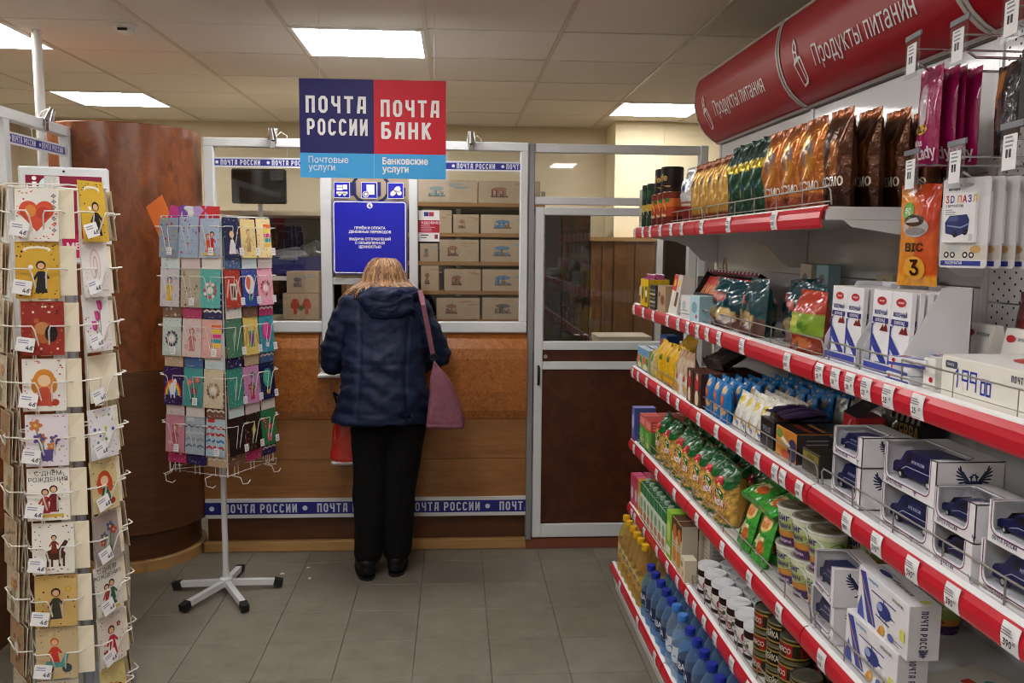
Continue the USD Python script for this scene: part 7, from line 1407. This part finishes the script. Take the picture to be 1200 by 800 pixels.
# ---------------------------------------------------------------- hooks and hanging goods
def hanging():
    def hook(l, y, z, L=.27):
        t = thing('display_hook', l, 'hook', (XB, y, z), group='wire display hooks')
        part(t, 'goods_wire', B().tube([(.004, 0, 0), (-.01, 0, 0), (-L+.02, 0, -.0), (-L, 0, .012)], .0026, n=7), 'chrome'); part(t, 'tag_wire', B().tube([(.004, 0, .04), (-L-.005, 0, .04), (-L-.012, 0, .03)], .0022, n=7), 'chrome')
        part(t, 'back_plate', B().box(-.004, -.012, -.012, .0, .012, .05, bev=.001), 'grey_metal'); return t
    def ptag(l, y, z, x=XB-.285):
        t = thing('hook_price_holder', l, 'price holder', (x, y, z), (0, 0, -96), group='clear price holders on the hooks')
        part(t, 'holder', B().box(-.033, -.001, -.046, .033, .001, .040, bev=.0005), 'clear_film'); part(t, 'header', B().box(-.035, -.0018, .030, .035, .0018, .040, '#6a6b72'), 'plastic', 'grey clip strip')
        part(t, 'paper_tag', B().box(-.022, -.0020, -.038, .020, -.0012, .020, '#f2f2f4').flat(lines_of_print(-.015, .014, .016, 3, .007, .0028, random.Random(3)), FRONT(-.0020), '#8a8a96', off=.0003).flat(unary_union([sbox(-.012, -.018, -.005, -.004), sbox(-.002, -.018, .005, -.004)]), FRONT(-.002), '#3a3a44', off=.0003), 'paper'); return t
    H = [(1.705, 1.965, 'pink packs'), (1.545, 1.955, 'dark pack'), (1.395, 1.965, 'black combs, at the right edge'), (1.685, 1.735, 'orange pack'), (1.53, 1.735, 'puzzle cards'), (1.375, 1.745, 'right of the puzzle cards')]
    for y, z, w in H: hook(f'chrome wire hook holding the {w}' if 'right of' not in w else f'empty chrome wire hook {w}', y, z); ptag(f'clear price holder on the hook of the {w}' if 'right of' not in w else 'clear price holder on the lower hook near the right edge', y, z+.03)
    lady = text('Lady', .022, True); sc = lambda s, w: affinity.scale(s, w/(s.bounds[2]-s.bounds[0]), 1, origin=(0, 0))
    def razor_pack(base, layers, prints, seed, h, w=.095):
        b = pouch(w, h, .022, base, layers, seed, (16, 26), .05, False, .5, prints); return b
    pr = [(put_at(oval(0, 0, .024, .010), -.004, .072), '#c8962a'), (put_at(text('BIC', .012, True, 1.1, centre=True), -.004, .067), '#2a1418'), (put_at(text('Miss', .012, True), -.036, .040), '#f0d8e4'), (put_at(lady, -.030, .014), '#f4e0ea')]
    pk = simple('razor_pack', 'razor pack', lambda: razor_pack('#9c1458', [('ell', -.2, .62, .38, .20, '#b8a8b4'), ('ell', -.25, .48, .2, .16, '#c8bcc4'), ('band', .93, 1, '#b82a6a')], pr, 71, .195), 'film')
    for i, (dx, rz) in enumerate(((-.245, -94), (-.215, -88), (-.19, -97), (-.165, -86))): pk(f'hanging magenta razor pack lettered Lady, {ORD[i]} from the front of its hook', (XB+dx, 1.70+.004*i, 1.775), (0, 0, rz), 'magenta razor packs')
    dk = solo('razor_pack', 'black and orange razor pack hanging behind the magenta ones', 'razor pack', razor_pack('#1a1214', [('ell', -.5, .75, .4, .2, '#b8702a'), ('ell', -.3, .5, .3, .2, '#6a5a54'), ('band', .93, 1, '#2a1c1c')], [], 72, .17), 'film', (XB-.19, 1.535, 1.775), (0, 0, -100))
    solo('razor_pack', 'orange brown pack hanging deepest on the middle hook', 'razor pack', razor_pack('#7a3f1c', [('ell', 0, .5, .5, .3, '#5a2c16')], [], 74, .16), 'film', (XB-.10, 1.535, 1.765), (0, 0, -90))
    for i, (y, x) in enumerate(((1.42, -.23), (1.395, -.19))): solo('comb', ['long black comb hanging at the front of the right hook', 'long black comb hanging behind the first comb'][i], 'comb', B().box(-.017, -.003, 0, .017, .003, .13, '#1c1c20', bev=.002).box(-.004, -.001, .13, .004, .001, .15, '#1c1c20'), 'plastic', (XB+x, y, 1.815), (0, 0, -70))
    orr = [(oval(-.022, .152, .015, .017), '#5fa83a'), (put_at(text('50', .010, True, centre=True), -.022, .147), '#e8f0d8'), (oval(0, .118, .030, .020), '#b8b4b8'), (oval(-.004, .132, .024, .012), '#3a2018'), (oval(0, .11, .024, .008), '#8a8488'), (put_at(text('BIC', .016, True, 1.1, centre=True), 0, .070), '#26160c'), (oval(0, .036, .026, .024), '#e8a83a'), (put_at(text('3', .030, True, centre=True), 0, .022), '#3a1c14')]
    solo('razor_pack', 'orange razor pack with a large number 3 hanging from the lower hook', 'razor pack', razor_pack('#d0521a', [('ell', -.7, .5, .7, .5, '#e08a28'), ('band', .0, .1, '#e09a30'), ('ell', .7, .8, .4, .3, '#c83a18')], orr, 73, .205, .098), 'film', (XB-.262, 1.682, 1.532), (0, 0, -70))
    def puzzle(l, p, r, g):
        t = thing('puzzle_card', l, 'blister card', p, r, g); w, h = .105, .165
        hole = rrect(-.016, h-.016, .016, h-.010, .003)
        b = B().prism(rrect(-w/2, 0, w/2, h, .006).difference(hole), -.001, .001, 'y', '#d9d9dc'); f = FRONT(-.001)
        b.flat(sbox(-w/2+.004, .004, w/2-.012, .013), f, '#2a3a90', off=.0004).flat(put_at(text('РАСПЕЧАТАЙ', .005, True, .8), -.038, .0065), f, '#d8dcf0', off=.0006)
        b.flat(sbox(-w/2+.002, .016, w/2-.002, .042), f, '#cfc8c0', off=.0003)
        for x in (-.036, -.022, .006, .020): b.flat(disc(x, .024, .006, 3), f, '#2a2a30', off=.0005).flat(disc(x, .024, .003, 3), f, '#e0e0e0', off=.0007)
        b.flat(oval(-.02, .036, .016, .008), f, '#b8bcc0', off=.0005).flat(oval(.028, .034, .012, .007), f, '#c8a068', off=.0005)
        b.flat(put_at(text('вечера', .0055, True), -.040, h-.022), f, '#4a5060', off=.0004)
        part(t, 'backing_card', b, 'card_gloss')
        q = B().box(-.042, -.009, .046, .030, -.001, .138, '#ecebee', bev=.001); g2 = FRONT(-.009); x = -.038
        for ch, c in zip('3D ПАЗЛ', ('#c83a2a', '#3a4aa0', None, '#d88a2a', '#b82a5a', '#3a4aa0', '#d8b02a')):
            if c: s = text(ch, .0125, True, .8); q.flat(put_at(s, x, .120), g2, c, off=.0004); x += s.bounds[2]+.0018
            else: x += .004
        q.flat(put_at(text('С ВЕРТОЛЁТОМ', .004, True, .9), -.037, .112), g2, '#4a5070', off=.0004).flat(lines_of_print(-.037, .106, -.012, 3, .004, .0014, random.Random(1)), g2, '#8a8a94', off=.0004)
        q.flat(Polygon([(-.034, .064), (-.036, .084), (-.026, .096), (.012, .098), (.018, .088), (.016, .066), (-.008, .058)]), g2, '#26306a', off=.0005).flat(LineString([(-.03, .078), (.0, .074), (.016, .08)]).buffer(.0012), g2, '#8a96c8', off=.0007).flat(disc(-.012, .062, .006, 3), g2, '#15182e', off=.0007).flat(disc(.010, .066, .006, 3), g2, '#15182e', off=.0007).flat(Polygon([(-.03, .086), (-.024, .094), (-.006, .095), (-.008, .086)]), g2, '#4a5488', off=.0006)
        q.flat(rrect(.018, .05, .027, .062, .001), g2, '#c8c8cc', off=.0004)
        part(t, 'puzzle_box', q, 'card_gloss', 'white puzzle box with a navy van picture'); return t
    zk = Kind(puzzle)
    for i in range(7): zk(f'hanging puzzle card, {ORD[i]} from the front of its hook' if i else 'hanging card lettered 3D ПАЗЛ with a navy van, frontmost on its hook', (XB-.262+.022*i, 1.528-.006*i, 1.572), (0, 0, -74), 'hanging puzzle cards')
hanging()
